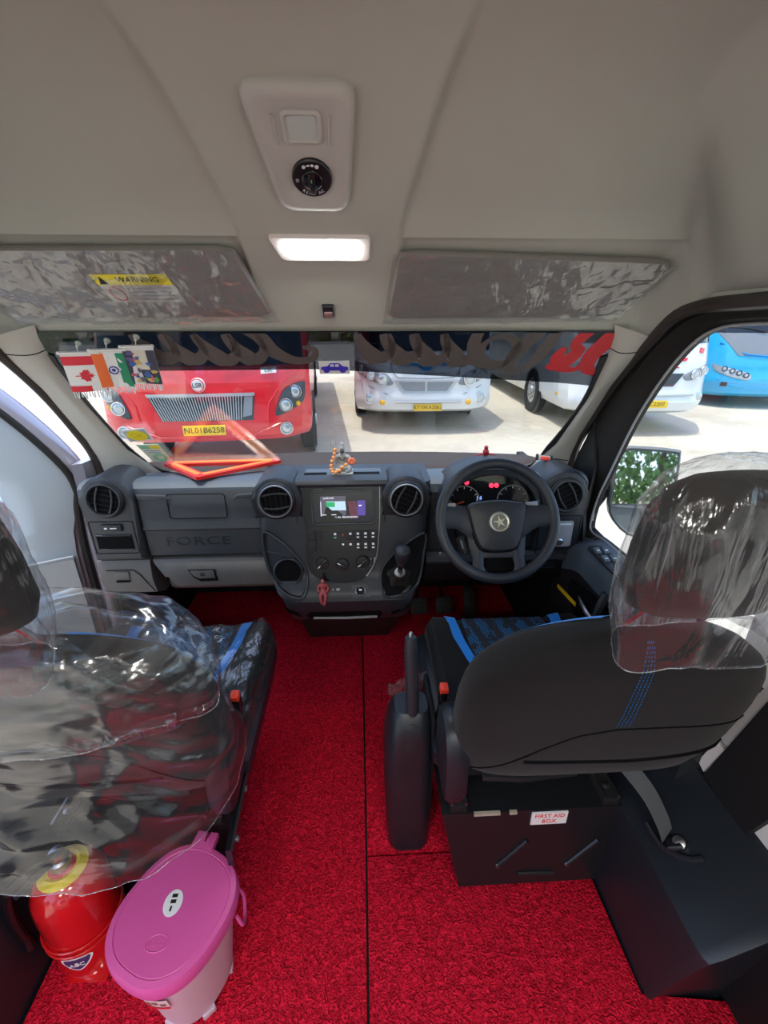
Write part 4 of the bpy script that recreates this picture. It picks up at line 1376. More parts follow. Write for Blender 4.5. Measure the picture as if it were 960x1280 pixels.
# pedals
for x_, w_, lab, nm in ((0.36, 0.085, 'ribbed clutch pedal beside the centre console', 'clutch_pedal'), (0.49, 0.085, 'square brake pedal between the two other pedals', 'brake_pedal'), (0.625, 0.06, 'narrow accelerator pedal nearest the driver\'s door', 'accelerator_pedal')):
    lab = lab.replace('nearest the', 'by the')
    p_ = thing(nm, lab, 'pedal', (x_, 1.95, 0.0))
    PF = frame((x_, 1.93, 0.14), (1, 0, 0), (0, 0.6, 0.8))
    h_ = 0.085 if w_ > 0.07 else 0.17
    MB(PF).box((0, 0, 0), (w_, h_, 0.014), None, 0.005).build('pad', 'rubber', p_)
    for k in range(4):
        MB(PF).box((0, -h_ / 2 + h_ * (k + 0.5) / 4, 0.008), (w_ * 0.8, 0.006, 0.004)).build('rib', 'matte_black', p_)
    MB(PF).tube([(0, 0, -0.006), (0, 0.06, -0.05), (0, 0.22, -0.12), (0, 0.36, -0.15)], 0.009, 8).build('arm', 'dark_metal', p_)
# ================================================================== OUTSIDE: yard, buses, planting
GZ = -0.5
m_ = bpy.data.materials.new('yard_concrete')
m_.use_nodes = True
nt = m_.node_tree
b_ = nt.nodes['Principled BSDF']
b_.inputs['Roughness'].default_value = 0.9
t1 = _noise(nt, 0.35, 6.0, 0.6)
t2 = _noise(nt, 6.0, 5.0, 0.65)
mx = nt.nodes.new('ShaderNodeMath')
mx.operation = 'MULTIPLY_ADD'
mx.inputs[1].default_value = 0.35
nt.links.new(t2.outputs['Fac'], mx.inputs[0])
nt.links.new(t1.outputs['Fac'], mx.inputs[2])
rp = nt.nodes.new('ShaderNodeValToRGB')
rp.color_ramp.elements[0].position = 0.45
rp.color_ramp.elements[0].color = (0.37, 0.33, 0.255, 1)
rp.color_ramp.elements[1].position = 0.72
rp.color_ramp.elements[1].color = (0.54, 0.49, 0.39, 1)
nt.links.new(mx.outputs[0], rp.inputs[0])
nt.links.new(rp.outputs[0], b_.inputs['Base Color'])
MATS['yard_concrete'] = m_
mb = MB()
mb.grid(lambda u, v: (-70 + 140 * u, -50 + 110 * v, GZ), 14, 11)
struct(mb.build('ground', 'yard_concrete'))
mb = MB().bx(-60, 60, 43.0, 43.3, GZ, GZ + 0.18, 0.02)
struct(mb.build('kerb', mat('kerb_stone', (0.45, 0.44, 0.40), 0.9)))
mb = MB().bx(-60, 60, 43.3, 60, GZ, GZ + 0.10)
struct(mb.build('verge_ground', mat('verge', (0.10, 0.12, 0.05), 0.95, var=(1.2, (0.16, 0.15, 0.08), 0.5))))

mat('bus_white', (0.72, 0.76, 0.77), 0.25, coat=0.5)
mat('bus_red', (0.70, 0.012, 0.022), 0.22, coat=0.6)
mat('bus_blue', (0.03, 0.42, 0.74), 0.25, coat=0.5)
mat('bus_grey', (0.22, 0.24, 0.26), 0.35)
mat('bus_dark', (0.035, 0.045, 0.055), 0.3)
mat('bus_glass', (0.010, 0.014, 0.024), 0.06, spec=0.6)
mat('bus_silver', (0.50, 0.52, 0.54), 0.3, 0.6)
mat('lamp_glass', (0.55, 0.60, 0.62), 0.1, 0.5)
mat('lamp_amber', (0.85, 0.45, 0.02), 0.2)
mat('plate_yellow', (0.85, 0.55, 0.01), 0.45)
mat('tyre', (0.015, 0.015, 0.016), 0.8)
mat('badge_blue', (0.0, 0.25, 0.62), 0.3)


class Bus:
    def __init__(self, name, label, cx, fy, hw, L, rot, body, prof, H=3.2, group=None):
        self.t = thing(name, label, 'bus', (cx, fy, GZ), group)
        self.xf = Matrix.Translation((cx, fy, GZ)) @ Matrix.Rotation(rot, 4, 'Z')
        self.hw, self.prof, self.L, self.H = hw, prof, L, H
        rings = []
        zs = [p[0] for p in prof]
        zz = sorted(set(zs + [zs[0] + (zs[-1] - zs[0]) * i / 18 for i in range(19)]))
        for z in zz:
            r = []
            hz = self.half(z)
            for i in range(33):
                u = -1 + 2 * i / 32
                x = math.sin(u * PI / 2) * hz
                r.append((x, self.front(x, z), z))
            r += [(hz, 1.2, z), (hz, L * 0.5, z), (hz, L - 0.15, z), (hz - 0.12, L, z), (-hz + 0.12, L, z), (-hz, L - 0.15, z), (-hz, L * 0.5, z), (-hz, 1.2, z)]
            rings.append(r)
        mb = MB(self.xf)
        mb.loft(rings, True, True)
        self.body = mb.build('bodywork', body, self.t, angle=35)

    def half(self, z):
        return self.hw * (1 - 0.02 * sstep(1.5, 3.2, z)) - 0.05 * (1 - sstep(self.prof[0][0], self.prof[0][0] + 0.12, z))

    def front(self, x, z):
        hz = self.half(z)
        u = min(1.0, abs(x) / hz)
        return interp(self.prof, z) + 0.10 * u * u + 0.42 * max(0, u - 0.62) ** 2 / 0.1444 * 0.75

    def P(self, x, z, off=0.0):
        return Vector((x, self.front(x, z) - off, z))

    def patch(self, name, m, q, off=0.012, n=8, parent=None, k=5):
        """q: four (x, z) corners lower-left, lower-right, upper-right, upper-left"""
        mb = MB(self.xf)
        def pt(u, v, o):
            x = lerp(lerp(q[0][0], q[1][0], u), lerp(q[3][0], q[2][0], u), v)
            z = lerp(lerp(q[0][1], q[1][1], u), lerp(q[3][1], q[2][1], u), v)
            return self.P(x, z, o)
        mb.grid(lambda u, v: pt(u, v, off), n, k)
        edge = [(i / n, 0) for i in range(n)] + [(1, j / k) for j in range(k)] + [(1 - i / n, 1) for i in range(n)] + [(0, 1 - j / k) for j in range(k)]
        mb.loft([[pt(u, v, -0.02) for u, v in edge], [pt(u, v, off) for u, v in edge]], True, False)
        return mb.build(name, m, parent or self.t, angle=40)

    def blob(self, name, m, pts, off=0.02, parent=None):
        """closed smooth outline on the front"""
        c = catmull([(a, b, 0) for a, b in pts], 4, True)
        mb = MB(self.xf)
        mx_, mz_ = sum(p.x for p in c) / len(c), sum(p.y for p in c) / len(c)
        rings = [[self.P(lerp(mx_, p.x, k), lerp(mz_, p.y, k), o) for p in c] for k, o in ((1.0, -0.02), (1.0, off), (0.93, off * 1.3), (0.5, off * 1.4), (0.02, off * 1.4))]
        mb.loft(rings, True, False)
        return mb.build(name, m, parent or self.t, angle=45)

    def disc(self, name, m, x, z, r, off=0.03, parent=None, d=0.04):
        mb = MB(self.xf)
        p = self.P(x, z, off)
        mb.lathe([(r, -d), (r, 0.0), (r * 0.85, 0.010), (r * 0.5, 0.016), (0.0, 0.018)], p, (0, -1, 0), 20)
        return mb.build(name, m, parent or self.t)

    def ring(self, name, m, x, z, r, w, off=0.045, parent=None):
        mb = MB(self.xf)
        p = self.P(x, z, off)
        mb.tube([p + Vector((r * math.cos(2 * PI * i / 20), 0, r * math.sin(2 * PI * i / 20))) for i in range(20)], w, 6, True)
        return mb.build(name, m, parent or self.t)

    def text(self, s, x, z, size, m, off=0.03, parent=None, sx=1.0):
        mb = MB(self.xf)
        mb.mesh(text_mesh(s, size, 0.002), frame(self.P(x, z, off), (1, 0, 0), (0, 0, 1)) @ Matrix.Diagonal((sx, 1, 1, 1)))
        return mb.build('lettering', m, parent or self.t, smooth=False)

    def bar(self, name, m, pts, r, off=0.02, parent=None, closed=False):
        mb = MB(self.xf)
        mb.tube([self.P(a, b, off) for a, b in pts], r, 6, closed)
        return mb.build(name, m, parent or self.t)

    def windscreen(self, z0, z1=2.85, dip=0.06):
        self.patch('windscreen', 'bus_glass', [(-self.hw * 0.95, z0 + dip), (self.hw * 0.95, z0 + dip), (self.hw * 0.9, z1), (-self.hw * 0.9, z1)], 0.012, 16)
        self.patch('lower_glass', 'bus_glass', [(-self.hw * 0.93, z0), (self.hw * 0.93, z0), (self.hw * 0.95, z0 + dip), (-self.hw * 0.95, z0 + dip)], 0.010, 16, None, 2)
        for sx in (-1, 1):
            self.bar('wiper', 'black_plain', [(sx * 0.25, z0 + 0.02), (sx * 0.6, z0 + 0.10), (sx * 1.0, z0 + 0.12)], 0.012, 0.04)
        self.patch('roof_panel', 'bus_dark', [(-self.hw * 0.9, z1), (self.hw * 0.9, z1), (self.hw * 0.85, z1 + 0.2), (-self.hw * 0.85, z1 + 0.2)], 0.010, 12, None, 2)

    def number_plate(self, s, x, z, w=0.52, h=0.12):
        p = self.P(x, z, 0.035)
        mb = MB(self.xf)
        mb.box(p, (w, 0.015, h), None, 0.004)
        pl = mb.build('number_plate', 'plate_yellow', self.t)
        mb = MB(self.xf)
        mb.mesh(text_mesh(s, h * 0.78, 0.001), frame(p + Vector((0, -0.009, 0)), (1, 0, 0), (0, 0, 1)) @ Matrix.Diagonal((1.02, 1, 1, 1)))
        mb.build('plate_lettering', 'black_plain', pl, smooth=False)

    def wheels(self, ys, r=0.48):
        for y in ys:
            for sx in (-1, 1):
                mb = MB(self.xf)
                mb.lathe([(r * 0.60, -0.26), (r * 0.9, -0.26), (r, -0.21), (r, -0.04), (r * 0.93, 0.0), (r * 0.62, 0.0), (r * 0.56, -0.02), (r * 0.56, -0.2)], (sx * (self.hw + 0.03), y, r), (sx, 0, 0), 28)
                w = mb.build('wheel', 'tyre', self.t)
                mb = MB(self.xf)
                mb.lathe([(r * 0.58, -0.02), (r * 0.52, -0.012), (r * 0.30, -0.05), (r * 0.2, -0.045), (r * 0.18, 0.01), (r * 0.1, 0.02), (0, 0.02)], (sx * (self.hw + 0.032), y, r), (sx, 0, 0), 24)
                hbb = mb.build('hub', 'bus_silver', w)
                for k in range(8):
                    a = 2 * PI * k / 8
                    mb = MB(self.xf)
                    mb.lathe([(0.02, -0.04), (0.02, -0.01), (0, -0.008)], (sx * (self.hw + 0.032), y + r * 0.36 * math.cos(a), r + r * 0.36 * math.sin(a)), (sx, 0, 0), 6)
                    mb.build('wheel_nut', 'bus_dark', w)
                # arch
                mb = MB(self.xf)
                mb.lathe([(r * 1.22, -0.02), (r * 1.22, 0.004), (0, 0.004)], (sx * (self.hw - 0.008), y, r * 1.02), (sx, 0, 0), 28)
                mb.build('wheel_arch', 'black_plain', self.t)

    def side_windows(self, z0=1.55, z1=2.55, n=6):
        for sx in (-1, 1):
            for i in range(n):
                y0 = 1.3 + (self.L - 1.8) * i / n
                y1 = 1.3 + (self.L - 1.8) * (i + 0.94) / n
                MB(self.xf).bx(sx * (self.hw - 0.03), sx * (self.hw + 0.006), y0, y1, z0, z1, 0.004).build('side_window', 'bus_glass', self.t)


# ---- red bus
rb = Bus('red_bus', 'red coach with slatted grille and round badge parked facing the windscreen', -1.84, 5.6, 1.29, 10.5, R(5), 'bus_red',
         [(0.58, 0.10), (0.66, 0.0), (0.80, -0.03), (1.05, 0.0), (1.30, 0.02), (1.50, 0.06), (2.85, 0.45), (3.2, 0.62)])
rb.windscreen(1.50)
g_ = rb.patch('grille', 'bus_dark', [(-0.49, 0.87), (0.58, 0.86), (0.62, 1.165), (-0.63, 1.165)], 0.010, 12)
rb.patch('grille_frame', 'bus_silver', [(-0.62, 1.150), (0.62, 1.150), (0.625, 1.185), (-0.64, 1.185)], 0.026, 12, g_, 2)
for i in range(34):
    u = i / 33
    rb.bar('grille_slat', 'bus_silver', [(lerp(-0.47, 0.44, u), 0.872), (lerp(-0.60, 0.47, u), 1.165)], 0.007, 0.024, g_)
rb.patch('grille_end', 'bus_grey', [(0.46, 0.90), (0.57, 0.92), (0.60, 1.145), (0.50, 1.145)], 0.022, 4, g_, 3)
bd = rb.disc('badge', 'white_plain', -0.02, 1.285, 0.085, 0.03)
rb.ring('badge_ring', 'bus_red', -0.02, 1.285, 0.075, 0.006, 0.05, bd)
rb.text('LSR', -0.02, 1.285, 0.075, 'black_plain', 0.055, bd)
rb.patch('name_sticker', 'white_plain', [(0.72, 1.40), (0.90, 1.41), (0.90, 1.48), (0.72, 1.47)], 0.016, 3, None, 2)
rb.text('LSR', 0.81, 1.44, 0.06, 'black_plain', 0.03)
rb.number_plate('NL01B6258', -0.01, 0.755, 0.50, 0.125)
for sx in (-1, 1):
    hl = rb.blob('headlight', 'bus_dark', [(sx * 0.86, 0.90), (sx * 0.90, 1.06), (sx * 1.00, 1.22), (sx * 1.20, 1.28), (sx * 1.23, 1.22), (sx * 1.20, 1.04), (sx * 1.04, 0.95)], 0.02)
    for lx, lz, lr in ((1.10, 1.17, 0.075), (0.985, 1.02, 0.075), (1.13, 1.02, 0.032)):
        m2 = 'lamp_glass' if lr > 0.05 else 'lamp_amber'
        ld = rb.disc('headlamp' if lr > 0.05 else 'indicator', m2, sx * lx, lz, lr, 0.045, hl)
        if lr > 0.05:
            rb.ring('lamp_rim', 'chrome', sx * lx, lz, lr, 0.010, 0.055, hl)
    fg = rb.disc('fog_lamp', 'lamp_glass', sx * 0.97, 0.73, 0.075, 0.02)
    rb.ring('lamp_rim', 'chrome', sx * 0.97, 0.73, 0.075, 0.010, 0.04, fg)
    rb.bar('bumper_crease', 'bus_red', [(sx * 1.22, 0.90), (sx * 0.9, 0.80), (sx * 0.55, 0.66), (0, 0.64)], 0.014, 0.012)
    rb.bar('crease', 'bus_red', [(sx * 0.75, 0.86), (sx * 0.78, 1.05), (sx * 0.95, 1.28), (sx * 1.18, 1.42)], 0.010, 0.008)
rb.wheels((1.9, 7.6))
rb.side_windows()
# ---- white bus
wb = Bus('white_bus', 'white coach with blue winged badge parked beside the red coach', 1.27, 8.4, 1.30, 10.5, R(0), 'bus_white',
         [(0.40, 0.14), (0.46, 0.02), (0.62, -0.04), (0.85, 0.0), (1.05, 0.0), (1.30, 0.05), (1.48, 0.10), (2.85, 0.48), (3.2, 0.64)])
wb.windscreen(1.49)
g_ = wb.patch('grille', 'bus_silver', [(-0.42, 0.765), (0.42, 0.765), (0.60, 0.99), (-0.60, 0.99)], 0.014, 12)
wb.patch('grille_mesh', 'bus_grey', [(-0.38, 0.80), (-0.02, 0.80), (-0.02, 0.965), (-0.51, 0.965)], 0.022, 6, g_, 3)
wb.patch('grille_mesh', 'bus_grey', [(0.02, 0.80), (0.38, 0.80), (0.51, 0.965), (0.02, 0.965)], 0.022, 6, g_, 3)
bdg = wb.patch('badge_wing', 'badge_blue', [(-0.50, 1.255), (0.0, 1.235), (0.0, 1.275), (-0.52, 1.305)], 0.016, 8, None, 2)
wb.patch('badge_wing', 'badge_blue', [(0.0, 1.235), (0.50, 1.255), (0.52, 1.305), (0.0, 1.275)], 0.016, 8, None, 2)
wb.blob('badge', 'badge_blue', [(-0.13, 1.27), (0.0, 1.29), (0.13, 1.27), (0.09, 1.19), (0.0, 1.16), (-0.09, 1.19)], 0.024)
wb.bar('panel_crease', 'bus_grey', [(-0.44, 1.12), (0.0, 1.10), (0.44, 1.12)], 0.010, 0.008)
wb.bar('panel_crease', 'bus_grey', [(-0.68, 1.40), (-0.60, 1.12), (-0.52, 1.04), (0.0, 1.02), (0.52, 1.04), (0.60, 1.12), (0.68, 1.40)], 0.008, 0.006)
wb.number_plate('KY10KA2062', 0.04, 0.505, 0.52, 0.12)
wb.bar('step_rail', 'bus_silver', [(-0.56, 0.605), (0.0, 0.600), (0.66, 0.612)], 0.020, 0.03)
for sx in (-1, 1):
    hl = wb.blob('headlight', 'bus_grey', [(sx * 0.60, 0.93), (sx * 0.72, 1.10), (sx * 0.95, 1.20), (sx * 1.27, 1.30), (sx * 1.28, 1.16), (sx * 1.10, 1.02), (sx * 0.80, 0.91)], 0.018)
    for lx, lz, lr in ((0.80, 1.01, 0.105), (1.00, 1.08, 0.085), (1.18, 1.17, 0.06)):
        wb.disc('headlamp', 'lamp_glass', sx * lx, lz, lr, 0.04, hl)
        wb.ring('lamp_rim', 'chrome', sx * lx, lz, lr, 0.012, 0.052, hl)
    fg = wb.disc('fog_lamp', 'lamp_glass', sx * 1.03, 0.665, 0.09, 0.02)
    wb.ring('lamp_rim', 'chrome', sx * 1.03, 0.665, 0.09, 0.010, 0.03, fg)
    wb.disc('indicator', 'lamp_amber', sx * 0.80, 0.600, 0.05, 0.02)
    wb.bar('bumper_crease', 'bus_grey', [(sx * 1.26, 0.98), (sx * 1.0, 0.86), (sx * 0.70, 0.74)], 0.008, 0.006)
wb.wheels((2.2, 7.6))
wb.side_windows()
# ---- white and red bus seen past the pillar
sb = Bus('striped_bus', 'white coach with red stripes seen past the steering wheel pillar', 5.24, 8.05, 1.27, 11.0, R(-2.5), 'bus_white',
         [(0.40, 0.16), (0.46, 0.02), (0.62, -0.06), (0.85, 0.0), (1.05, 0.02), (1.30, 0.06), (1.48, 0.12), (2.85, 0.50), (3.2, 0.66)])
sb.windscreen(1.62)
sb.patch('grille', 'bus_dark', [(-0.62, 0.90), (0.45, 0.90), (0.62, 1.12), (-0.62, 1.12)], 0.014, 10)
sb.patch('red_stripe', 'bus_red', [(-0.9, 0.93), (-0.12, 0.93), (-0.2, 1.05), (-0.9, 1.05)], 0.024, 6, None, 2)
sb.patch('red_stripe', 'bus_red', [(-0.3, 1.31), (0.62, 1.33), (0.66, 1.38), (-0.3, 1.38)], 0.016, 6, None, 2)
sb.patch('red_stripe', 'bus_red', [(-0.3, 1.20), (0.50, 1.21), (0.52, 1.23), (-0.3, 1.23)], 0.016, 6, None, 2)
sb.patch('red_mark', 'bus_red', [(0.88, 1.47), (0.98, 1.45), (1.02, 1.53), (0.90, 1.55)], 0.016, 3, None, 2)
sb.number_plate('KA51C2207', 0.06, 0.60, 0.62, 0.13)
sb.bar('step_rail', 'bus_silver', [(-0.8, 0.73), (0.0, 0.735), (0.85, 0.75)], 0.016, 0.03)
for sx in (-1, 1):
    hl = sb.blob('headlight', 'bus_grey', [(sx * 0.62, 1.08), (sx * 0.80, 1.18), (sx * 1.05, 1.24), (sx * 1.18, 1.28), (sx * 1.18, 1.18), (sx * 0.95, 1.05), (sx * 0.70, 1.0)], 0.018)
    for lx, lz, lr in ((0.82, 1.10, 0.075), (1.02, 1.16, 0.065)):
        sb.disc('headlamp', 'lamp_glass', sx * lx, lz, lr, 0.04, hl)
        sb.ring('lamp_rim', 'chrome', sx * lx, lz, lr, 0.010, 0.05, hl)
    sb.disc('fog_lamp', 'lamp_glass', sx * 1.0, 0.72, 0.07, 0.02)
sb.wheels((2.5, 8.2), 0.50)
sb.side_windows(1.75, 2.6)
MB(sb.xf).bx(-1.285, -1.265, 1.0, 9.5, 1.40, 1.43).build('side_moulding', 'bus_silver', sb.t)
MB(sb.xf).bx(-1.282, -1.262, 0.9, 1.02, 0.62, 0.67).build('side_marker', 'lamp_amber', sb.t)
# ---- blue bus
bb = Bus('blue_bus', 'sky blue coach parked beyond the driver\'s window with long swept headlights', 9.75, 10.55, 1.28, 10.5, R(-14), 'bus_blue',
         [(0.28, 0.12), (0.36, 0.0), (0.62, -0.06), (0.85, 0.0), (1.05, 0.02), (1.30, 0.08), (1.55, 0.16), (2.85, 0.62), (3.2, 0.8)])
bb.windscreen(1.72, 2.85, 0.10)
bb.patch('grey_mask', 'bus_grey', [(-0.75, 1.22), (0.75, 1.22), (1.15, 1.72), (-1.15, 1.72)], 0.014, 12)
bb.bar('bright_line', 'badge_blue', [(-1.1, 1.50), (-0.6, 1.25), (0, 1.20), (0.6, 1.25), (1.1, 1.50)], 0.02, 0.02)
for sx in (-1, 1):
    hl = bb.blob('headlight', 'bus_silver', [(sx * 0.42, 0.80), (sx * 0.62, 0.88), (sx * 1.05, 0.98), (sx * 1.16, 1.02), (sx * 1.10, 0.86), (sx * 0.80, 0.74), (sx * 0.45, 0.68)], 0.018)
    for k in range(4):
        bb.disc('headlamp', 'lamp_glass', sx * (0.52 + 0.15 * k), 0.79 + 0.045 * k, 0.05, 0.04, hl)
        bb.ring('lamp_rim', 'bus_dark', sx * (0.52 + 0.15 * k), 0.79 + 0.045 * k, 0.055, 0.010, 0.05, hl)
    bb.patch('fog_recess', 'bus_dark', [(sx * 0.86, 0.52), (sx * 0.98, 0.52), (sx * 0.98, 0.62), (sx * 0.86, 0.62)] if sx > 0 else [(-0.98, 0.52), (-0.86, 0.52), (-0.86, 0.62), (-0.98, 0.62)], 0.014, 3, None, 2)
    bb.bar('bumper_crease', 'bus_blue', [(sx * 1.05, 0.70), (sx * 0.8, 0.55), (sx * 0.3, 0.48), (0, 0.46)], 0.016, 0.012)
bb.wheels((2.4, 7.8))
bb.side_windows()

# ---- planting far off and behind the van
mat('leaf_dark', (0.05, 0.12, 0.03), 0.7, var=(2.5, (0.12, 0.22, 0.06), 0.6))
mat('bark', (0.09, 0.065, 0.045), 0.9)


def foliage(c, r, n, leaf, seed):
    rnd = random.Random(seed)
    verts, faces = [], []
    for _ in range(n):
        d = Vector((rnd.gauss(0, 1), rnd.gauss(0, 1), rnd.gauss(0, 1))).normalized()
        p = Vector(c) + Vector((d.x * r[0], d.y * r[1], d.z * r[2])) * (0.55 + 0.45 * rnd.random() ** 0.4)
        q = Euler((rnd.random() * 6.3, rnd.random() * 6.3, rnd.random() * 6.3)).to_matrix()
        s_ = leaf * (0.6 + 0.8 * rnd.random())
        k = len(verts)
        verts += [p + q @ Vector(v) * s_ for v in ((-0.5, 0, 0), (0, -0.28, 0.05), (0.5, 0, 0), (0, 0.28, 0.05))]
        faces.append((k, k + 1, k + 2, k + 3))
    me_ = bpy.data.meshes.new('foliage')
    me_.from_pydata([tuple(v) for v in verts], [], faces)
    me_.materials.append(MATS['leaf_dark'])
    return me_


def tree(name, label, x, y, h, r, seed, group=None, n=1500, leaf=0.55):
    t = thing(name, label, 'tree', (x, y, GZ), group)
    mb = MB()
    mb.tube([(x, y, GZ), (x + 0.05, y, GZ + h * 0.25), (x - 0.05, y + 0.05, GZ + h * 0.5), (x, y, GZ + h * 0.75)], [0.22, 0.17, 0.13, 0.05], 8)
    mb.build('trunk', 'bark', t)
    me_ = foliage((0, 0, h * 0.62), (r, r, h * 0.40), n, leaf, seed)
    o = bpy.data.objects.new('crown', me_)
    COL.objects.link(o)
    o.parent = t


for i, (x, y, h, r, kind) in enumerate([(-18, 50, 7, 3.2, 0), (-10.5, 50, 7.5, 3.3, 0), (-3.2, 50, 6.5, 3.0, 0), (4, 50, 7, 3.2, 0), (11.5, 50, 7.5, 3.3, 0), (19, 50, 7, 3.2, 0)]):
    tree('roadside_tree', 'leafy tree on the verge behind the parked coaches', x, y, h, r, 20 + i, 'roadside trees behind the coaches')
for i, (x, y, h, r) in enumerate([(3.5, -17, 6.5, 3.0), (10.2, -16, 6.0, 2.8), (17, -17, 6.5, 3.2), (-4, -18, 6.5, 3.0), (-11, -17, 6.5, 3.0)]):
    tree('yard_tree', 'leafy tree at the edge of the yard behind the van', x, y, h, r, 40 + i, 'yard trees behind the van', 5000, 0.28)
for i in range(13):
    x = -27 + 4.5 * i
    me_ = foliage((0, 0, 0.55), (1.95, 0.7, 0.55), 500, 0.30, 80 + i)
    o = bpy.data.objects.new('hedge_bush', me_)
    COL.objects.link(o)
    o.location = (x, 44.3, GZ + 0.1)
    tag(o, 'low bush in the clipped hedge along the far kerb', 'bush', 'hedge along the far kerb')
for i, (x, y) in enumerate([(-18.5, 27.5), (-24.0, 26.0)]):
    me_ = foliage((0, 0, 0.8), (1.6, 1.3, 1.0), 700, 0.34, 120 + i)
    o = bpy.data.objects.new('yard_shrub', me_)
    COL.objects.link(o)
    o.location = (x, y, GZ)
    tag(o, ['rounded green shrub behind the hanging flags', 'loose green shrub beyond the open passenger door'][i], 'shrub')

# ---- driver's door mirror
mr = thing('door_mirror', 'large grey framed mirror on an arm outside the driver\'s window', 'mirror', (1.05, 1.52, 0.72))
MFr = frame((1.112, 1.50, 0.915), Vector((1, -0.25, 0)), Vector((0, 0.20, 1)))
mb = MB(MFr)
shp = [(-0.105, 0.125), (-0.085, 0.158), (-0.05, 0.165), (0.085, 0.160), (0.105, 0.135), (0.108, 0.0), (0.100, -0.10), (0.055, -0.165), (-0.03, -0.160), (-0.10, -0.085), (-0.108, 0.02)]
sc_ = [(p.x, p.y) for p in catmull([(a, b, 0) for a, b in shp], 3, True)]
mb.loft([[(a * k, b * k, w) for a, b in sc_] for k, w in ((0.55, -0.085), (0.85, -0.07), (1.0, -0.03), (1.02, 0.004), (0.97, 0.010), (0.93, 0.004))], True, True)
mb.build('housing', mat('mirror_housing', (0.16, 0.18, 0.19), 0.4), mr, angle=40)
mat('mirror_silver', (0.85, 0.88, 0.88), 0.02, 1.0)
up_ = [(a * 0.92, b * 0.92) for a, b in sc_ if b > -0.055]
lo_ = [(a * 0.92, b * 0.92) for a, b in sc_ if b < -0.068]
mb = MB(MFr)
mb.prism(up_, 0.002, (0, 0, 0.005), (1, 0, 0), (0, 1, 0))
mb.build('mirror_glass', 'mirror_silver', mr, smooth=False)
mb = MB(MFr @ Matrix.Rotation(R(5), 4, 'X'))
mb.prism(lo_, 0.002, (0, 0, 0.006), (1, 0, 0), (0, 1, 0))
mb.build('spot_glass', 'mirror_silver', mr, smooth=False)
MB(MFr).box((0, -0.057, 0.008), (0.205, 0.010, 0.008), None, 0.002).build('divider', mat('mirror_housing', (0.16, 0.18, 0.19), 0.4), mr)
mb = MB()
mb.tube([(0.985, 1.60, 0.92), (1.02, 1.57, 0.945), (1.06, 1.55, 0.95)], [0.045, 0.038, 0.035], 10)
mb.build('arm', 'mirror_housing', mr)
mb = MB()
mb.tube([(0.985, 1.60, 0.80), (1.01, 1.58, 0.86), (1.03, 1.57, 0.92)], [0.018, 0.014, 0.012], 8)
mb.build('stay', 'black_plain', mr)
# ================================================================== CARPETS
m_ = bpy.data.materials.new('loop_carpet')
m_.use_nodes = True
nt = m_.node_tree
b_ = nt.nodes['Principled BSDF']
b_.inputs['Roughness'].default_value = 0.6
b_.inputs['Specular IOR Level'].default_value = 0.12
b_.inputs['Sheen Weight'].default_value = 0.0
v_ = nt.nodes.new('ShaderNodeTexNoise')
v_.inputs['Scale'].default_value = 95
v_.inputs['Detail'].default_value = 2.0
v_.inputs['Distortion'].default_value = 1.5
nt.links.new(_coord(nt), v_.inputs['Vector'])
rp = nt.nodes.new('ShaderNodeValToRGB')
rp.color_ramp.elements[0].position = 0.36
rp.color_ramp.elements[0].color = (0.36, 0.003, 0.014, 1)
rp.color_ramp.elements[1].position = 0.62
rp.color_ramp.elements[1].color = (0.88, 0.012, 0.045, 1)
nt.links.new(v_.outputs['Fac'], rp.inputs[0])
nt.links.new(rp.outputs[0], b_.inputs['Base Color'])
bp = nt.nodes.new('ShaderNodeBump')
bp.inputs['Strength'].default_value = 1.0
bp.inputs['Distance'].default_value = 0.012
nt.links.new(v_.outputs['Fac'], bp.inputs['Height'])
nt.links.new(bp.outputs[0], b_.inputs['Normal'])
MATS['loop_carpet'] = m_


def carpet(poly, z1, label):
    mb = MB()
    mb.prism(poly, 0.012, (0, 0, z1 - 0.012), (1, 0, 0), (0, 1, 0), 0.004, 2)
    o = mb.build('carpet', 'loop_carpet')
    tag(o, label, 'carpet')


carpet([(-0.725, -1.0), (0.068, -1.0), (0.070, 0.83), (0.062, 2.33), (-0.92, 2.33), (-0.92, 0.96), (-0.725, 0.96)], 0.0, 'long red loop carpet running from the bin to the glovebox footwell')
carpet([(0.076, 0.845), (0.42, 0.845), (0.915, 0.98), (0.915, 2.33), (0.068, 2.33)], 0.0, 'red loop carpet around the driver\'s seat and pedals')
carpet([(0.076, -1.0), (0.93, -1.0), (0.93, 0.485), (0.728, 0.50), (0.728, 0.838), (0.076, 0.838)], 0.006, 'red loop carpet behind the driver\'s seat box')

# ================================================================== ROOF FITTINGS
def ceil_frame(x, y, off=0.0):
    e = 0.01
    t = Vector((0, 2 * e, ceil_z(0, y + e) - ceil_z(0, y - e))).normalized()
    # local: X = world +X mirrored so that the normal points down into the cabin
    return frame(Vector((x, y, ceil_z(0.05, y))) , (1, 0, 0), -t) , t


t = Vector((0, 1.12 - 0.93, 1.716 - 1.850)).normalized()
RF = frame((-0.005, 1.025, 1.786), (1, 0, 0), -t)   # Y axis points to the rear: up in the picture
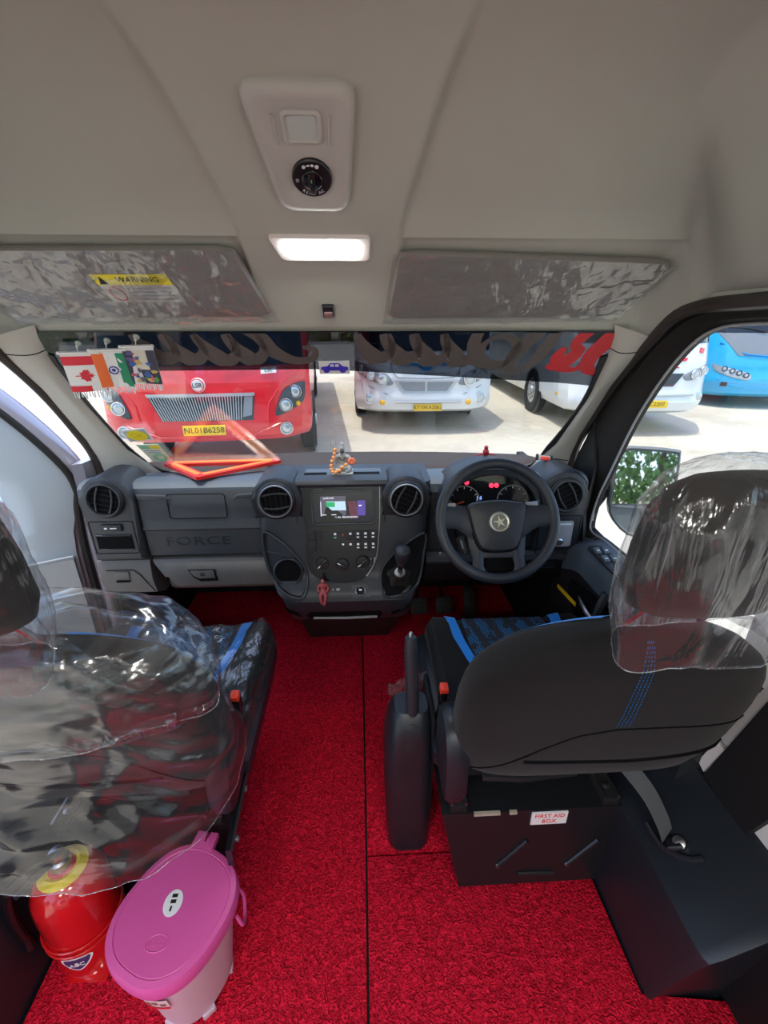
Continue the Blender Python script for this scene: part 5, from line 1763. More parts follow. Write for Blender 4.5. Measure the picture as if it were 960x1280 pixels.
# roof AC panel
ac = thing('roof_control_panel', 'beige roof panel with display window and black rotary rear AC switch', 'control panel', RF.translation)
oc = rpoly([(-0.100, 0.118), (0.090, 0.118), (0.072, -0.114), (-0.066, -0.114)], 0.034, 6)
mb = MB(RF)
mb.loft([[(a * k, b * k, w) for a, b in oc] for k, w in ((1.02, -0.012), (1.02, 0.006), (1.0, 0.014), (0.94, 0.019), (0.86, 0.020))] + [[(a * 0.78 - 0.001, b * 0.80, 0.0165) for a, b in oc], [(a * 0.3, b * 0.3, 0.0165) for a, b in oc]], True, True)
mb.build('housing', 'console_grey', ac, angle=40)
mb = MB(RF)
rr_o, rr_i = rrect(0.068, 0.056, 0.010, 4, -0.003, 0.056), rrect(0.050, 0.040, 0.005, 4, -0.003, 0.055)
mb.loft([[(a, b, 0.014) for a, b in rr_o], [(a, b, 0.021) for a, b in rr_o], [(lerp(a, c, 0.6), lerp(b, d, 0.6), 0.023) for (a, b), (c, d) in zip(rr_o, rr_i)], [(a, b, 0.019) for a, b in rr_i]], True, False)
mb.build('display_bezel', 'console_grey', ac, angle=40)
MB(RF).prism(rrect(0.050, 0.040, 0.005, 4, -0.003, 0.055), 0.002, (0, 0, 0.0175), (1, 0, 0), (0, 1, 0)).build('display_window', mat('display_pale', (0.50, 0.56, 0.54), 0.25), ac)
for sx in (-1, 1):
    MB(RF).tube([(sx * 0.048 - 0.003, 0.075, 0.0175), (sx * 0.044 - 0.003, 0.025, 0.0175)], 0.0022, 6).build('moulded_rib', 'console_grey', ac)
D_ = RF @ Matrix.Translation((0.004, -0.036, 0.0165))
mb = MB(D_)
mb.lathe([(0.038, 0), (0.038, 0.005), (0.036, 0.007), (0, 0.007)], (0, 0, 0), (0, 0, 1), 36)
dl_ = mb.build('dial', 'button_black', ac)
MB(D_).lathe([(0.021, 0.007), (0.020, 0.011), (0.018, 0.0125), (0, 0.0125)], (0, 0, 0), (0, 0, 1), 28).build('knob_base', 'gloss_black', dl_)
MB(D_).box((0, -0.001, 0.0165), (0.012, 0.040, 0.008), None, 0.003).build('knob_grip', 'button_black', dl_)
MB(D_).box((0, 0.008, 0.0208), (0.0015, 0.006, 0.0006)).build('pointer', mat('icon_green', (0.2, 0.7, 0.45), 0.4), dl_)
letters = 'REAR AC'
for i, ch_ in enumerate(letters):
    if ch_ == ' ':
        continue
    a = R(-128 + 12.5 * i)
    mb = MB(D_ @ Matrix.Rotation(a + PI / 2, 4, 'Z') @ Matrix.Translation((0, -0.0295, 0.0075)))
    mb.mesh(text_mesh(ch_, 0.0085, 0.0003), Matrix())
    mb.build('lettering', 'icon_white', dl_, smooth=False)
for a, r_ in ((118, 0.0032), (100, 0.0018), (84, 0.0026), (66, 0.0036)):
    MB(D_).lathe([(r_, 0.007), (r_, 0.0078), (0, 0.0078)], (0.028 * math.cos(R(a)), 0.028 * math.sin(R(a)), 0), (0, 0, 1), 10).build('dial_mark', 'icon_white', dl_)
MB(D_).tube([(0.028 * math.cos(R(a)), 0.028 * math.sin(R(a)), 0.0075) for a in (112, 104, 96, 88, 80, 72)], 0.0006, 4).build('dial_mark', 'icon_white', dl_)
for k in range(3):
    MB(D_).box((-0.028, -0.002 + 0.0025 * (k - 1), 0.0075), (0.006, 0.0012, 0.0006)).build('dial_mark', 'icon_grey', dl_)

# cab lamp, lit
t2 = Vector((0, 1.24 - 1.16, ceil_z(0, 1.24) - ceil_z(0, 1.16))).normalized()
LF = frame((0.0, 1.195, ceil_z(0, 1.195)), (1, 0, 0), -t2)
lp = thing('cab_lamp', 'lit rectangular cab lamp in a pale frame between the two sun visors', 'lamp', LF.translation)
ol = [(-0.118, 0.033), (0.112, 0.033), (0.112, -0.034), (-0.096, -0.034)]
def quad_round(q, k):
    return [(x * k[0], y * k[1]) for x, y in rpoly(q, 0.012, 4)]
mb = MB(LF)
q0, q1, q2 = quad_round(ol, (1, 1)), quad_round(ol, (0.97, 0.93)), quad_round(ol, (0.80, 0.60))
mb.loft([[(a, b, -0.008) for a, b in q0], [(a, b, 0.006) for a, b in q0], [(a, b, 0.010) for a, b in q1], [(a, b, 0.009) for a, b in q2], [(a, b, 0.004) for a, b in q2]], True, True)
mb.build('lamp_frame', mat('lamp_frame_plastic', (0.85, 0.80, 0.77), 0.4), lp, angle=40)
mat('lamp_lens', (0.9, 0.9, 0.88), 0.4, emit=((0.95, 1.0, 0.97), 30.0))
mb = MB(LF)
mb.loft([[(a, b, 0.007) for a, b in q2], [(a * 0.96, b * 0.95, 0.012) for a, b in q2], [(a * 0.5, b * 0.5, 0.0135) for a, b in q2]], True, True)
mb.build('lens', 'lamp_lens', lp)

# mirror mount clip at the header
t3 = Vector((0, 0.04, ceil_z(0, 1.36) - ceil_z(0, 1.32))).normalized()
HF = frame((0.0, 1.335, ceil_z(0, 1.335)), (1, 0, 0), -t3)
mm_ = thing('header_clip', 'small square metal clip on the header above the windscreen', 'clip', HF.translation)
MB(HF).box((0, 0, 0.006), (0.034, 0.036, 0.014), None, 0.004).build('clip_body', 'dark_metal', mm_)
MB(HF).box((0, -0.006, 0.0145), (0.022, 0.018, 0.006), None, 0.002).build('clip_face', mat('clip_rose', (0.45, 0.30, 0.30), 0.3, 0.6), mm_)
for sx in (-1, 1):
    MB(HF).tube([(sx * 0.015, 0.016, 0.010), (sx * 0.015, -0.018, 0.012)], 0.0025, 6).build('clip_edge', 'satin_metal', mm_)

# ================================================================== SUN VISORS under crinkled film
for sx in (-1, 1):
    if sx < 0:
        cor = [(-0.86, 1.205), (-0.205, 1.200), (-0.150, 1.345), (-0.83, 1.350)]
        lab = 'grey sun visor with warning sticker before the passenger seat'
    else:
        cor = [(0.178, 1.205), (0.862, 1.222), (0.80, 1.345), (0.160, 1.350)]
        lab = 'plain grey sun visor above the steering wheel'
    def vz(x, y):
        zt = lerp(1.652, 1.503, (y - 1.20) / 0.155)
        return zt
    def vpt(u, v, off=0.0):
        a = Vector((lerp(cor[0][0], cor[1][0], u), lerp(cor[0][1], cor[1][1], u)))
        b = Vector((lerp(cor[3][0], cor[2][0], u), lerp(cor[3][1], cor[2][1], u)))
        p = a.lerp(b, v)
        n = Vector((0, -0.69, -0.72))
        return Vector((p.x, p.y, vz(p.x, p.y) - 0.0)) + n * off
    vs = thing('sun_visor', lab, 'sun visor', vpt(0.5, 0.5))
    pts = []
    ring2 = rrect(1.0, 1.0, 0.07, 4, 0.5, 0.5)
    mb = MB()
    c0 = 0.5
    mb.loft([[vpt(0.5 + (u - 0.5) * k, 0.5 + (v - 0.5) * k, o) for u, v in ring2] for k, o in ((0.97, -0.016), (1.0, -0.010), (1.0, 0.0), (0.985, 0.006), (0.9, 0.008), (0.3, 0.008))], True, True)
    mb.build('visor_board', mat('visor_grey', (0.30, 0.285, 0.265), 0.8, bump=(700, 0.2, 0.001)), vs, angle=40)
    if sx < 0:
        def sp(u, v, off):
            return vpt(0.44 + 0.27 * u, 0.30 + 0.42 * v, off)
        mb = MB(); mb.loft([[sp(a, b, 0.0095) for a, b in ((0, 0), (1, 0), (1, 1), (0, 1))], [sp(a, b, 0.0105) for a, b in ((0, 0), (1, 0), (1, 1), (0, 1))]], True, True)
        stk = mb.build('warning_sticker', mat('sticker_pale', (0.55, 0.52, 0.46), 0.5), vs, smooth=False)
        mb = MB(); mb.loft([[sp(a, b, 0.0106) for a, b in ((0, 0), (1, 0), (1, 0.36), (0, 0.36))], [sp(a, b, 0.0112) for a, b in ((0, 0), (1, 0), (1, 0.36), (0, 0.36))]], True, True)
        mb.build('yellow_header', 'sticker_yellow', stk, smooth=False)
        mb = MB()
        d_u = (sp(1, 0, 0) - sp(0, 0, 0)); d_v = (sp(0, 0, 0) - sp(0, 1, 0))
        mb.mesh(text_mesh('WARNING', 0.021, 0.0003), frame(sp(0.58, 0.18, 0.0118), d_u, d_v))
        mb.build('lettering', 'black_plain', stk, smooth=False)
        mb = MB(); mb.loft([[sp(a, b, 0.0113) for a, b in ((0.04, 0.33), (0.16, 0.33), (0.10, 0.05))], [sp(a, b, 0.0118) for a, b in ((0.04, 0.33), (0.16, 0.33), (0.10, 0.05))]], True, True)
        mb.build('warning_triangle_mark', 'black_plain', stk, smooth=False)
        mb = MB(); mb.tube([sp(0.16 + 0.09 * math.cos(a), 0.68 + 0.24 * math.sin(a), 0.0112) for a in [2 * PI * i / 16 for i in range(16)]], 0.0022, 5, True)
        mb.build('prohibition_ring', mat('ring_red', (0.5, 0.12, 0.12), 0.5), stk)
        for k in range(4):
            mb = MB(); mb.loft([[sp(a, b, 0.0107) for a, b in ((0.34, 0.46 + 0.13 * k), (0.92, 0.46 + 0.13 * k), (0.92, 0.52 + 0.13 * k), (0.34, 0.52 + 0.13 * k))], [sp(a, b, 0.0112) for a, b in ((0.34, 0.46 + 0.13 * k), (0.92, 0.46 + 0.13 * k), (0.92, 0.52 + 0.13 * k), (0.34, 0.52 + 0.13 * k))]], True, True)
            mb.build('print_line', 'icon_grey', stk, smooth=False)
    # film
    def fpt(u, v):
        uu, vv = lerp(-0.018, 1.018, u), lerp(-0.02, 1.10, v)
        w = noise.fractal(Vector((uu * 9 + 7 * sx, vv * 3.2, 3.1)), 0.9, 2.2, 4)
        w2 = noise.fractal(Vector((uu * 22 + vv * 9, vv * 7, 9.1 * sx)), 0.9, 2.2, 3)
        e = min(1, min(u, 1 - u) / 0.03, v / 0.05)
        lip = 0.012 * sstep(0.9, 1.0, v)
        return vpt(uu, vv, 0.0125 + 0.006 * w * e + 0.004 * abs(w2) * e - lip * 0.4)
    mb = MB()
    mb.grid(fpt, 110, 44)
    f_ = mb.build('plastic_film', 'film_visor', None, angle=180)
    tag(f_, 'crinkled clear film over the visor with the warning sticker' if sx < 0 else 'crinkled clear film over the plain visor above the steering wheel', 'plastic wrap')
# added fill lamps, unseen behind the camera, to brighten the cabin
mat('cabin_fill_lens', (0.9, 0.9, 0.88), 0.4, emit=((1.0, 0.97, 0.92), 65.0))
for x_, y_ in ((-0.45, -0.7), (0.45, -0.7), (-0.45, -1.7), (0.45, -1.7)):
    CL = Matrix.Translation((x_, y_, 1.915)) @ Matrix.Rotation(PI, 4, 'X')
    c_ = thing('cabin_fill_lamp', 'added oblong fill lamp on the unseen cabin ceiling', 'lamp', (x_, y_, 1.905), 'added fill lamps along the cabin ceiling')
    mb = MB(CL)
    mb.loft([[(a, b, w) for a, b in rrect(0.30 * s_, 0.11 * s_, 0.03 * s_, 5)] for s_, w in ((1.0, 0.0), (1.0, 0.012), (0.95, 0.016), (0.86, 0.012))], True, True)
    mb.build('lamp_frame', 'lamp_frame_plastic', c_, angle=40)
    mb = MB(CL)
    mb.loft([[(a, b, w) for a, b in rrect(0.26 * s_, 0.085 * s_, 0.02 * s_, 5)] for s_, w in ((1.0, 0.012), (0.97, 0.018), (0.6, 0.020))], True, True)
    mb.build('lens', 'cabin_fill_lens', c_)
# ================================================================== SEATS
# woven blue dashes on the seat centres: flat print
m_ = bpy.data.materials.new('seat_pattern')
m_.use_nodes = True
nt = m_.node_tree
b_ = nt.nodes['Principled BSDF']
b_.inputs['Roughness'].default_value = 0.85
co_ = _coord(nt)
sep = nt.nodes.new('ShaderNodeSeparateXYZ')
nt.links.new(co_, sep.inputs[0])


def _m(op, a, b=None, c=None):
    n = nt.nodes.new('ShaderNodeMath')
    n.operation = op
    for i, v in enumerate((a, b, c)):
        if v is None:
            continue
        if isinstance(v, (int, float)):
            n.inputs[i].default_value = v
        else:
            nt.links.new(v, n.inputs[i])
    return n.outputs[0]


stripe = _m('GREATER_THAN', _m('FRACT', _m('MULTIPLY', _m('ADD', sep.outputs['X'], _m('MULTIPLY', sep.outputs['Y'], 0.22)), 15.0)), 0.42)
dash_ = _m('GREATER_THAN', _m('FRACT', _m('ADD', _m('MULTIPLY', sep.outputs['Y'], 95.0), _m('MULTIPLY', sep.outputs['X'], 60.0))), 0.55)
fine = _m('GREATER_THAN', _m('FRACT', _m('MULTIPLY', sep.outputs['X'], 110.0)), 0.30)
gate = _noise(nt, 30.0, 2.0)
g2 = _m('GREATER_THAN', gate.outputs['Fac'], 0.44)
fac = _m('MULTIPLY', _m('MULTIPLY', stripe, dash_), _m('MULTIPLY', fine, g2))
mxc = nt.nodes.new('ShaderNodeMix')
mxc.data_type = 'RGBA'
mxc.inputs['A'].default_value = (0.022, 0.024, 0.030, 1)
mxc.inputs['B'].default_value = (0.0, 0.22, 0.52, 1)
nt.links.new(fac, mxc.inputs['Factor'])
nt.links.new(mxc.outputs['Result'], b_.inputs['Base Color'])
MATS['seat_pattern'] = m_


def cushion_pt(cx, u, v, off=0.0):
    """u across -1..1, v from rear 0 to front 1"""
    hw = 0.272 - 0.02 * sstep(0.85, 1.0, v)
    y = lerp(0.80, 1.335, v)
    z = 0.512 + 0.035 * sstep(0.45, 0.95, abs(u)) * (1 - 0.5 * sstep(0.7, 1.0, v)) - 0.03 * sstep(0.93, 1.0, abs(u))
    z += 0.012 * sstep(0.3, 0.8, v) - 0.055 * sstep(0.90, 1.0, v) ** 2
    return Vector((cx + u * hw, y, z + off))


BACK_W = 1.0


def back_row(t):
    z = lerp(0.475, 0.978, t)
    yc = lerp(0.79, 0.665, t)
    hw = smooth_interp([(0, 0.235), (0.08, 0.262), (0.25, 0.284), (0.5, 0.288), (0.66, 0.282), (0.78, 0.262), (0.88, 0.215), (0.94, 0.160), (0.98, 0.10), (1.0, 0.055)], t) * BACK_W
    th = interp([(0, 0.055), (0.08, 0.075), (0.3, 0.085), (0.6, 0.080), (0.85, 0.066), (0.95, 0.045), (0.98, 0.032), (1.0, 0.018)], t)
    return z, yc, hw, th


def sup(a, p):
    c = math.cos(a)
    return math.copysign(abs(c) ** p, c)


def back_pt(cx, t, a, off=0.0):
    """a: angle round the section, -90 degrees faces the rear of the van"""
    z, yc, hw, th = back_row(t)
    x = (hw + off) * sup(a, 0.45)
    s_ = math.sin(a)
    y = yc + (th + off) * math.copysign(abs(s_) ** 0.7, s_)
    return Vector((cx + x, y, z + (off if t > 0.9 else 0)))


def back_rear(cx, u, t, off=0.0):
    """point on the rear face, u across -1..1"""
    z, yc, hw, th = back_row(t)
    x = u * hw
    c = abs(u) ** (1 / 0.45)
    s_ = math.sqrt(max(0.0, 1 - min(1, c) ** 2)) ** 0.7
    return Vector((cx + x, yc - th * s_ - off, z))


def headrest(parent, cx, yc=0.565):
    mb = MB()
    rings = []
    for t, k, q in ((0.0, 0.70, 0.55), (0.06, 0.88, 0.8), (0.2, 0.98, 1.0), (0.5, 1.0, 1.0), (0.75, 0.96, 0.95), (0.9, 0.82, 0.8), (0.97, 0.62, 0.55), (1.0, 0.35, 0.3)):
        z = lerp(1.085, 1.315, t)
        y0 = yc - 0.03 * t
        rings.append([(cx + 0.128 * k * sup(a, 0.6), y0 + 0.055 * q * math.sin(a), z) for a in [2 * PI * i / 32 for i in range(32)]])
    mb.loft(rings, True, True)
    mb.build('headrest', 'seat_fabric', parent, angle=70)
    for sx in (-1, 1):
        MB().tube([(cx + sx * 0.065, yc, 1.10), (cx + sx * 0.065, yc + 0.05, 1.02)], 0.006, 8).build('headrest_post', 'chrome', parent)


def make_seat(cx, name, label, inner, driver):
    global BACK_W
    BACK_W = 1.10 if driver else 1.0
    """inner: +1 if the aisle is at +x of this seat, else -1"""
    st = thing(name, label, 'seat', (cx, 1.0, 0.0))
    # cushion: top surface and rounded flanks
    mb = MB()
    NU, NV = 28, 22
    def cp(u, v):
        return cushion_pt(cx, -1 + 2 * u, v)
    mb.grid(cp, NU, NV)
    per = [(i / NU, 0) for i in range(NU)] + [(1, j / NV) for j in range(NV)] + [(1 - i / NU, 1) for i in range(NU)] + [(0, 1 - j / NV) for j in range(NV)]
    def flank(k, dz):
        r = []
        for u, v in per:
            p = cp(u, v)
            r.append(Vector((cx + (p.x - cx) * k, 1.06 + (p.y - 1.06) * k, p.z * 0 + (p.z + dz))))
        return r
    mb.loft([flank(1.0, 0.0), flank(1.012, -0.012), flank(1.014, -0.05), flank(0.98, -0.10), flank(0.93, -0.125)], True, True)
    bmesh.ops.remove_doubles(mb.bm, verts=mb.bm.verts, dist=0.0004)
    mb.build('cushion', 'seat_fabric', st, angle=60)
    mb = MB()
    mb.grid(lambda u, v: cushion_pt(cx, lerp(-0.50, 0.50, u) * lerp(1.0, 1.08, v), lerp(0.05, 0.972, v), 0.003), 20, 22)
    mb.build('centre_panel', 'seat_pattern', st, angle=60)
    for sx in (-1, 1):
        mb = MB()
        def strip(u, v):
            w0 = interp([(0.0, 0.46), (0.35, 0.50), (0.6, 0.58), (0.8, 0.60), (1.0, 0.66)], v)
            w1 = interp([(0.0, 0.47), (0.35, 0.62), (0.6, 0.72), (0.8, 0.72), (1.0, 0.82)], v)
            return cushion_pt(cx, sx * lerp(w0, w1, u), lerp(0.30, 0.985, v), 0.0035)
        mb.grid(strip, 6, 24)
        mb.build('blue_stripe', 'blue_seat', st, angle=60)['label'] = 'bright blue side stripe'
    # backrest
    cx0 = cx
    cx = cx + (0.034 if driver else 0.0)
    mb = MB()
    ts = [0, 0.03, 0.08, 0.16, 0.25, 0.35, 0.45, 0.55, 0.66, 0.72, 0.78, 0.83, 0.88, 0.92, 0.95, 0.98, 1.0]
    mb.loft([[back_pt(cx, t, 2 * PI * i / 56) for i in range(56)] for t in ts], True, True)
    br_ = mb.build('backrest', 'seat_fabric', st, angle=70)
    # seams and the bolster panels on the rear face
    for (t0, t1, bow) in ((0.06, 0.44, 0.0),):
        pts = []
        for i in range(25):
            u = -inner * (-0.93) + (inner * -1.86) * i / 24 if False else lerp(0.93 * inner, -0.93 * inner, i / 24)
            k = i / 24
            t_ = interp([(0, 0.10), (0.12, 0.20), (0.25, 0.36), (0.36, 0.46), (0.5, 0.50), (0.7, 0.50), (1.0, 0.48)], k)
            pts.append(back_rear(cx, u, t_, 0.0005))
        MB().tube(pts, 0.0022, 6).build('seam', 'groove', br_)
    pts = [back_rear(cx, lerp(0.55 * inner, -0.95 * inner, i / 20), interp([(0, 0.255), (0.5, 0.225), (1, 0.27)], i / 20), 0.001) for i in range(21)]
    MB().tube(pts, 0.0045, 6).build('pocket_seam', 'groove', br_)
    if driver:
        for k in range(4):
            mb = MB()
            uu = -0.02 + 0.026 * k
            for j in range(26):
                t_ = 0.52 + 0.46 * j / 26
                a = back_rear(cx, uu, t_, 0.0006)
                b = back_rear(cx, uu, t_ + 0.009, 0.0006)
                mb.tube([a, b], 0.0011, 4)
            mb.build('dotted_stitch', mat('stitch_blue', (0.0, 0.09, 0.26), 0.8), br_)
    # bright blue edge on the front bolster, showing over the top
    for sx in (-1, 1):
        mb = MB()
        def fr_strip(u, v):
            t_ = lerp(0.60, 0.995, v)
            z, yc, hw, th = back_row(t_)
            w0, w1 = interp([(0, 0.55), (1, 0.25)], v), interp([(0, 0.78), (1, 0.92)], v)
            uu = sx * lerp(w0, w1, u)
            c = abs(uu) ** (1 / 0.45)
            s_ = math.sqrt(max(0.0, 1 - min(1, c) ** 2)) ** 0.7
            return Vector((cx + uu * hw, yc + th * s_ + 0.003, z + 0.004 * sstep(0.95, 1.0, t_)))
        mb.grid(fr_strip, 6, 20)
        mb.build('blue_stripe', 'blue_seat', br_, angle=60)
    headrest(st, cx)
    cx = cx0
    # steel box, runners, recliner cover
    mb = MB()
    x0, x1 = (0.275, 0.775) if driver else (-0.74, -0.27)
    by0 = 0.745 if driver else 0.775
    bx0, bx1 = (0.335, 0.745) if driver else (-0.70, -0.345)
    mb.loft([[(lerp(bx0, x0, t), by0 + lerp(0.0, 0.015, t), lerp(0.008, 0.305, t)), (lerp(bx1, x1, t), by0 + lerp(0.0, 0.015, t), lerp(0.008, 0.305, t)), (lerp(bx1, x1, t), 1.20, lerp(0.008, 0.305, t)), (lerp(bx0, x0, t), 1.20, lerp(0.008, 0.305, t))] for t in (0, 1)], True, True)
    bx_ = mb.build('seat_box', 'dark_metal', st, smooth=False)
    for xx in (x0 + 0.045, x1 - 0.045):
        MB().bx(xx - 0.022, xx + 0.022, 0.762, 1.25, 0.305, 0.33, 0.003).build('runner', 'matte_black', st)
        for dx in (-0.019, 0.019):
            MB().bx(xx + dx - 0.003, xx + dx + 0.003, 0.765, 1.25, 0.33, 0.337).build('runner_lip', 'satin_metal', st)
        MB().lathe([(0.010, 0), (0.010, 0.004), (0.006, 0.006), (0, 0.006)], (xx, 0.80, 0.331), (0, 0, 1), 10).build('runner_bolt', 'satin_metal', st)
    MB().bx(x0 + 0.03, x1 - 0.03, 0.84, 1.25, 0.335, 0.42, 0.008).build('cushion_pan', 'matte_black', st)
    MB().tube([(x0 + 0.12, 0.83, 0.352), (x0 + 0.22, 0.815, 0.358), (x1 - 0.12, 0.83, 0.352)], 0.014, 8).build('adjust_bar', 'dark_metal', st)
    # side valance along the aisle with recliner cover
    ix = cx + inner * (0.285 if driver else 0.262)
    mb = MB()
    mb.loft([[(ix + inner * w, y, z0), (ix + inner * (w + 0.022), y, lerp(z0, z1, 0.3)), (ix + inner * (w + 0.022), y, lerp(z0, z1, 0.8)), (ix + inner * w, y, z1), (ix + inner * (w - 0.02), y, z1), (ix + inner * (w - 0.02), y, z0)] for y, z0, z1, w in ((0.83, 0.39, 0.46, 0.0), (0.95, 0.385, 0.48, 0.004), (1.15, 0.38, 0.50, 0.004), (1.26, 0.39, 0.49, 0.0), (1.29, 0.41, 0.47, -0.01))], True, True)
    mb.build('side_valance', 'seat_plastic', st, angle=40)
    mb = MB()
    rc = [(p.x, p.y) for p in catmull([(0.70, 0.44, 0), (0.70, 0.56, 0), (0.73, 0.63, 0), (0.79, 0.645, 0), (0.84, 0.61, 0), (0.85, 0.50, 0), (0.80, 0.44, 0)], 4, True)]
    yc_, zc_ = 0.775, 0.54
    mb.loft([[(ix + inner * w, yc_ + (a - yc_) * k, zc_ + (b - zc_) * k) for a, b in rc] for k, w in ((0.9, -0.035), (1.0, -0.02), (1.0, 0.005), (0.92, 0.016), (0.6, 0.02))], True, True)
    mb.build('recliner_cover', 'seat_plastic', st, angle=40)
    # red belt buckle on its stalk
    MB().tube([(ix + inner * 0.0, 0.93, 0.45), (ix - inner * 0.005, 0.90, 0.56)], 0.008, 8).build('buckle_stalk', 'matte_black', st)
    MB().box((ix - inner * 0.006, 0.895, 0.585), (0.020, 0.030, 0.055), Euler((R(12), 0, 0)), 0.004).build('belt_buckle', 'gloss_black', st)
    MB().box((ix - inner * 0.006, 0.888, 0.612), (0.022, 0.026, 0.022), Euler((R(12), 0, 0)), 0.004).build('release_button', mat('buckle_red', (0.80, 0.05, 0.02), 0.4), st)
    if not driver:
        rl = MB()
        rl.loft([[(-0.250, y, z - 0.028), (-0.236, y, z - 0.030), (-0.236, y, z + 0.028), (-0.250, y, z + 0.028)] for y, z in ((0.66, 0.345), (0.80, 0.372), (1.0, 0.40), (1.20, 0.425))], True, True)
        o_ = rl.build('side_rail', 'gloss_black', st)
        MB().tube([(-0.236, 0.66, 0.374), (-0.236, 0.80, 0.401), (-0.236, 1.0, 0.429), (-0.236, 1.20, 0.454)], 0.004, 6).build('rail_edge', 'dark_metal', o_)
        for y_, z_ in ((0.80, 0.385), (0.70, 0.35), (1.10, 0.41)):
            MB().lathe([(0.008, 0), (0.008, 0.006), (0, 0.008)], (-0.236, y_, z_), (1, 0, 0), 10).build('rail_bolt', 'satin_metal', o_)
    return st, bx_


drv, dbox = make_seat(0.565, 'driver_seat', 'black fabric seat with blue dashed cushion behind the steering wheel', -1, True)
pas, pbox = make_seat(-0.51, 'passenger_seat', 'black seat wrapped in clear plastic before the glovebox', 1, False)
# pressed ribs and the first aid label on the driver's seat box
def box_rear(x, z, off=0.0):
    return Vector((x, lerp(0.745, 0.760, z / 0.305) - off, z))
for (xa, za, xb, zb) in ((0.442, 0.095, 0.515, 0.19), (0.640, 0.085, 0.715, 0.18)):
    MB().tube([box_rear(xa, za, 0.002), box_rear(xb, zb, 0.002)], 0.0065, 8).build('pressed_rib', 'dark_metal', dbox)
    MB().lathe([(0.008, 0), (0.007, 0.004), (0, 0.005)], box_rear(xa, za, 0.002), (0, -1, 0), 10).build('bolt_head', 'satin_metal', dbox)
MB().tube([box_rear(0.50, 0.055, 0.002), box_rear(0.605, 0.050, 0.002)], 0.0065, 8).build('pressed_rib', 'dark_metal', dbox)
MB().bx(0.515, 0.612, 0.7535, 0.7575, 0.255, 0.302).build('first_aid_label', 'white_plain', dbox)
for s_, z_ in (('FIRST AID', 0.289), ('BOX', 0.268)):
    mb = MB()
    mb.mesh(text_mesh(s_, 0.020, 0.0004), frame((0.5635, 0.7528, z_), (1, 0, 0), (0, 0, 1)) @ Matrix.Diagonal((0.95, 1, 1, 1)))
    mb.build('lettering', 'red_plain', dbox, smooth=False)
for (a, b) in ((0.36, 0.43), (0.455, 0.475)):
    MB().bx(a, b, 0.756, 0.764, 0.297, 0.3055).build('bare_edge', mat('bare_metal', (0.42, 0.36, 0.28), 0.6), dbox)


# ------------------------------------------------------------------ plastic covers
def bag(rings_fn, nz, na, name, m, label, seed, amp, freq, hem=0.0, vert=1.0, diag=0.0):
    mb = MB()
    rings = []
    for j in range(nz + 1):
        v = j / nz
        row = []
        for i in range(na):
            a = 2 * PI * i / na
            p, n = rings_fn(v, a)
            q = Vector((p.x * freq, p.y * freq, p.z * freq * vert)) + Vector((seed * 3.7, seed * 1.3, seed * 5.1))
            w = noise.fractal(q, 0.85, 2.1, 4)
            w2 = 1 - abs(noise.noise(q * 2.3)) * 2
            d3 = 0.0
            if diag:
                ca, sa = math.cos(0.62), math.sin(0.62)
                xl, zl = p.x * ca - p.z * sa, p.x * sa + p.z * ca
                d3 = diag * ((1 - abs(noise.noise(Vector((xl * 2.2 + seed, p.y * 3, zl * 15)))) * 2.2) + 0.5 * (1 - abs(noise.noise(Vector((xl * 4 + seed, p.y * 5, zl * 36)))) * 2.2))
            row.append(p + n * (amp * (w * 0.8 + 0.45 * w2) + d3))
        rings.append(row)
    mb.loft(rings, True, False)
    # close the crown
    top = rings[-1]
    c = sum(top, Vector()) / len(top)
    vs = [mb.bm.verts.new(p) for p in top]
    cv = mb.bm.verts.new(c)
    for i in range(len(vs)):
        mb.bm.faces.new((vs[i], vs[(i + 1) % len(vs)], cv))
    bmesh.ops.remove_doubles(mb.bm, verts=mb.bm.verts, dist=0.0001)
    o = mb.build(name, m, None, angle=180)
    tag(o, label, 'plastic wrap')
    MB().tube(rings[0], 0.0010, 5, True).build('hem', 'film_hem', o)
    return o


def head_bag(cx, hem_dx=0.0):
    def fn(v, a):
        t = v
        k = interp([(0, 0.84), (0.12, 0.95), (0.28, 1.05), (0.5, 1.08), (0.75, 1.03), (0.88, 0.90), (0.95, 0.72), (1.0, 0.45)], t)
        z = lerp(1.022, 1.338, t) + (0.012 * math.sin(3 * a + cx) if t < 0.02 else 0)
        if t < 0.02:
            z += 0.018 * math.cos(a) * (1 if cx > 0 else -1)
        p = Vector((cx + 0.134 * k * sup(a, 0.6), 0.553 - 0.03 * t + 0.074 * k * math.sin(a), z))
        n = Vector((math.cos(a), math.sin(a), 0.15))
        return p, n
    return fn


bag(head_bag(0.602), 60, 110, 'headrest_bag', 'film_tight', 'clear wrinkled bag over the driver\'s headrest', 1.0, 0.008, 14.0, vert=0.35)
bag(head_bag(-0.51), 60, 110, 'headrest_bag', 'film_tight', 'clear wrinkled bag over the passenger headrest', 4.0, 0.008, 14.0, vert=0.6)


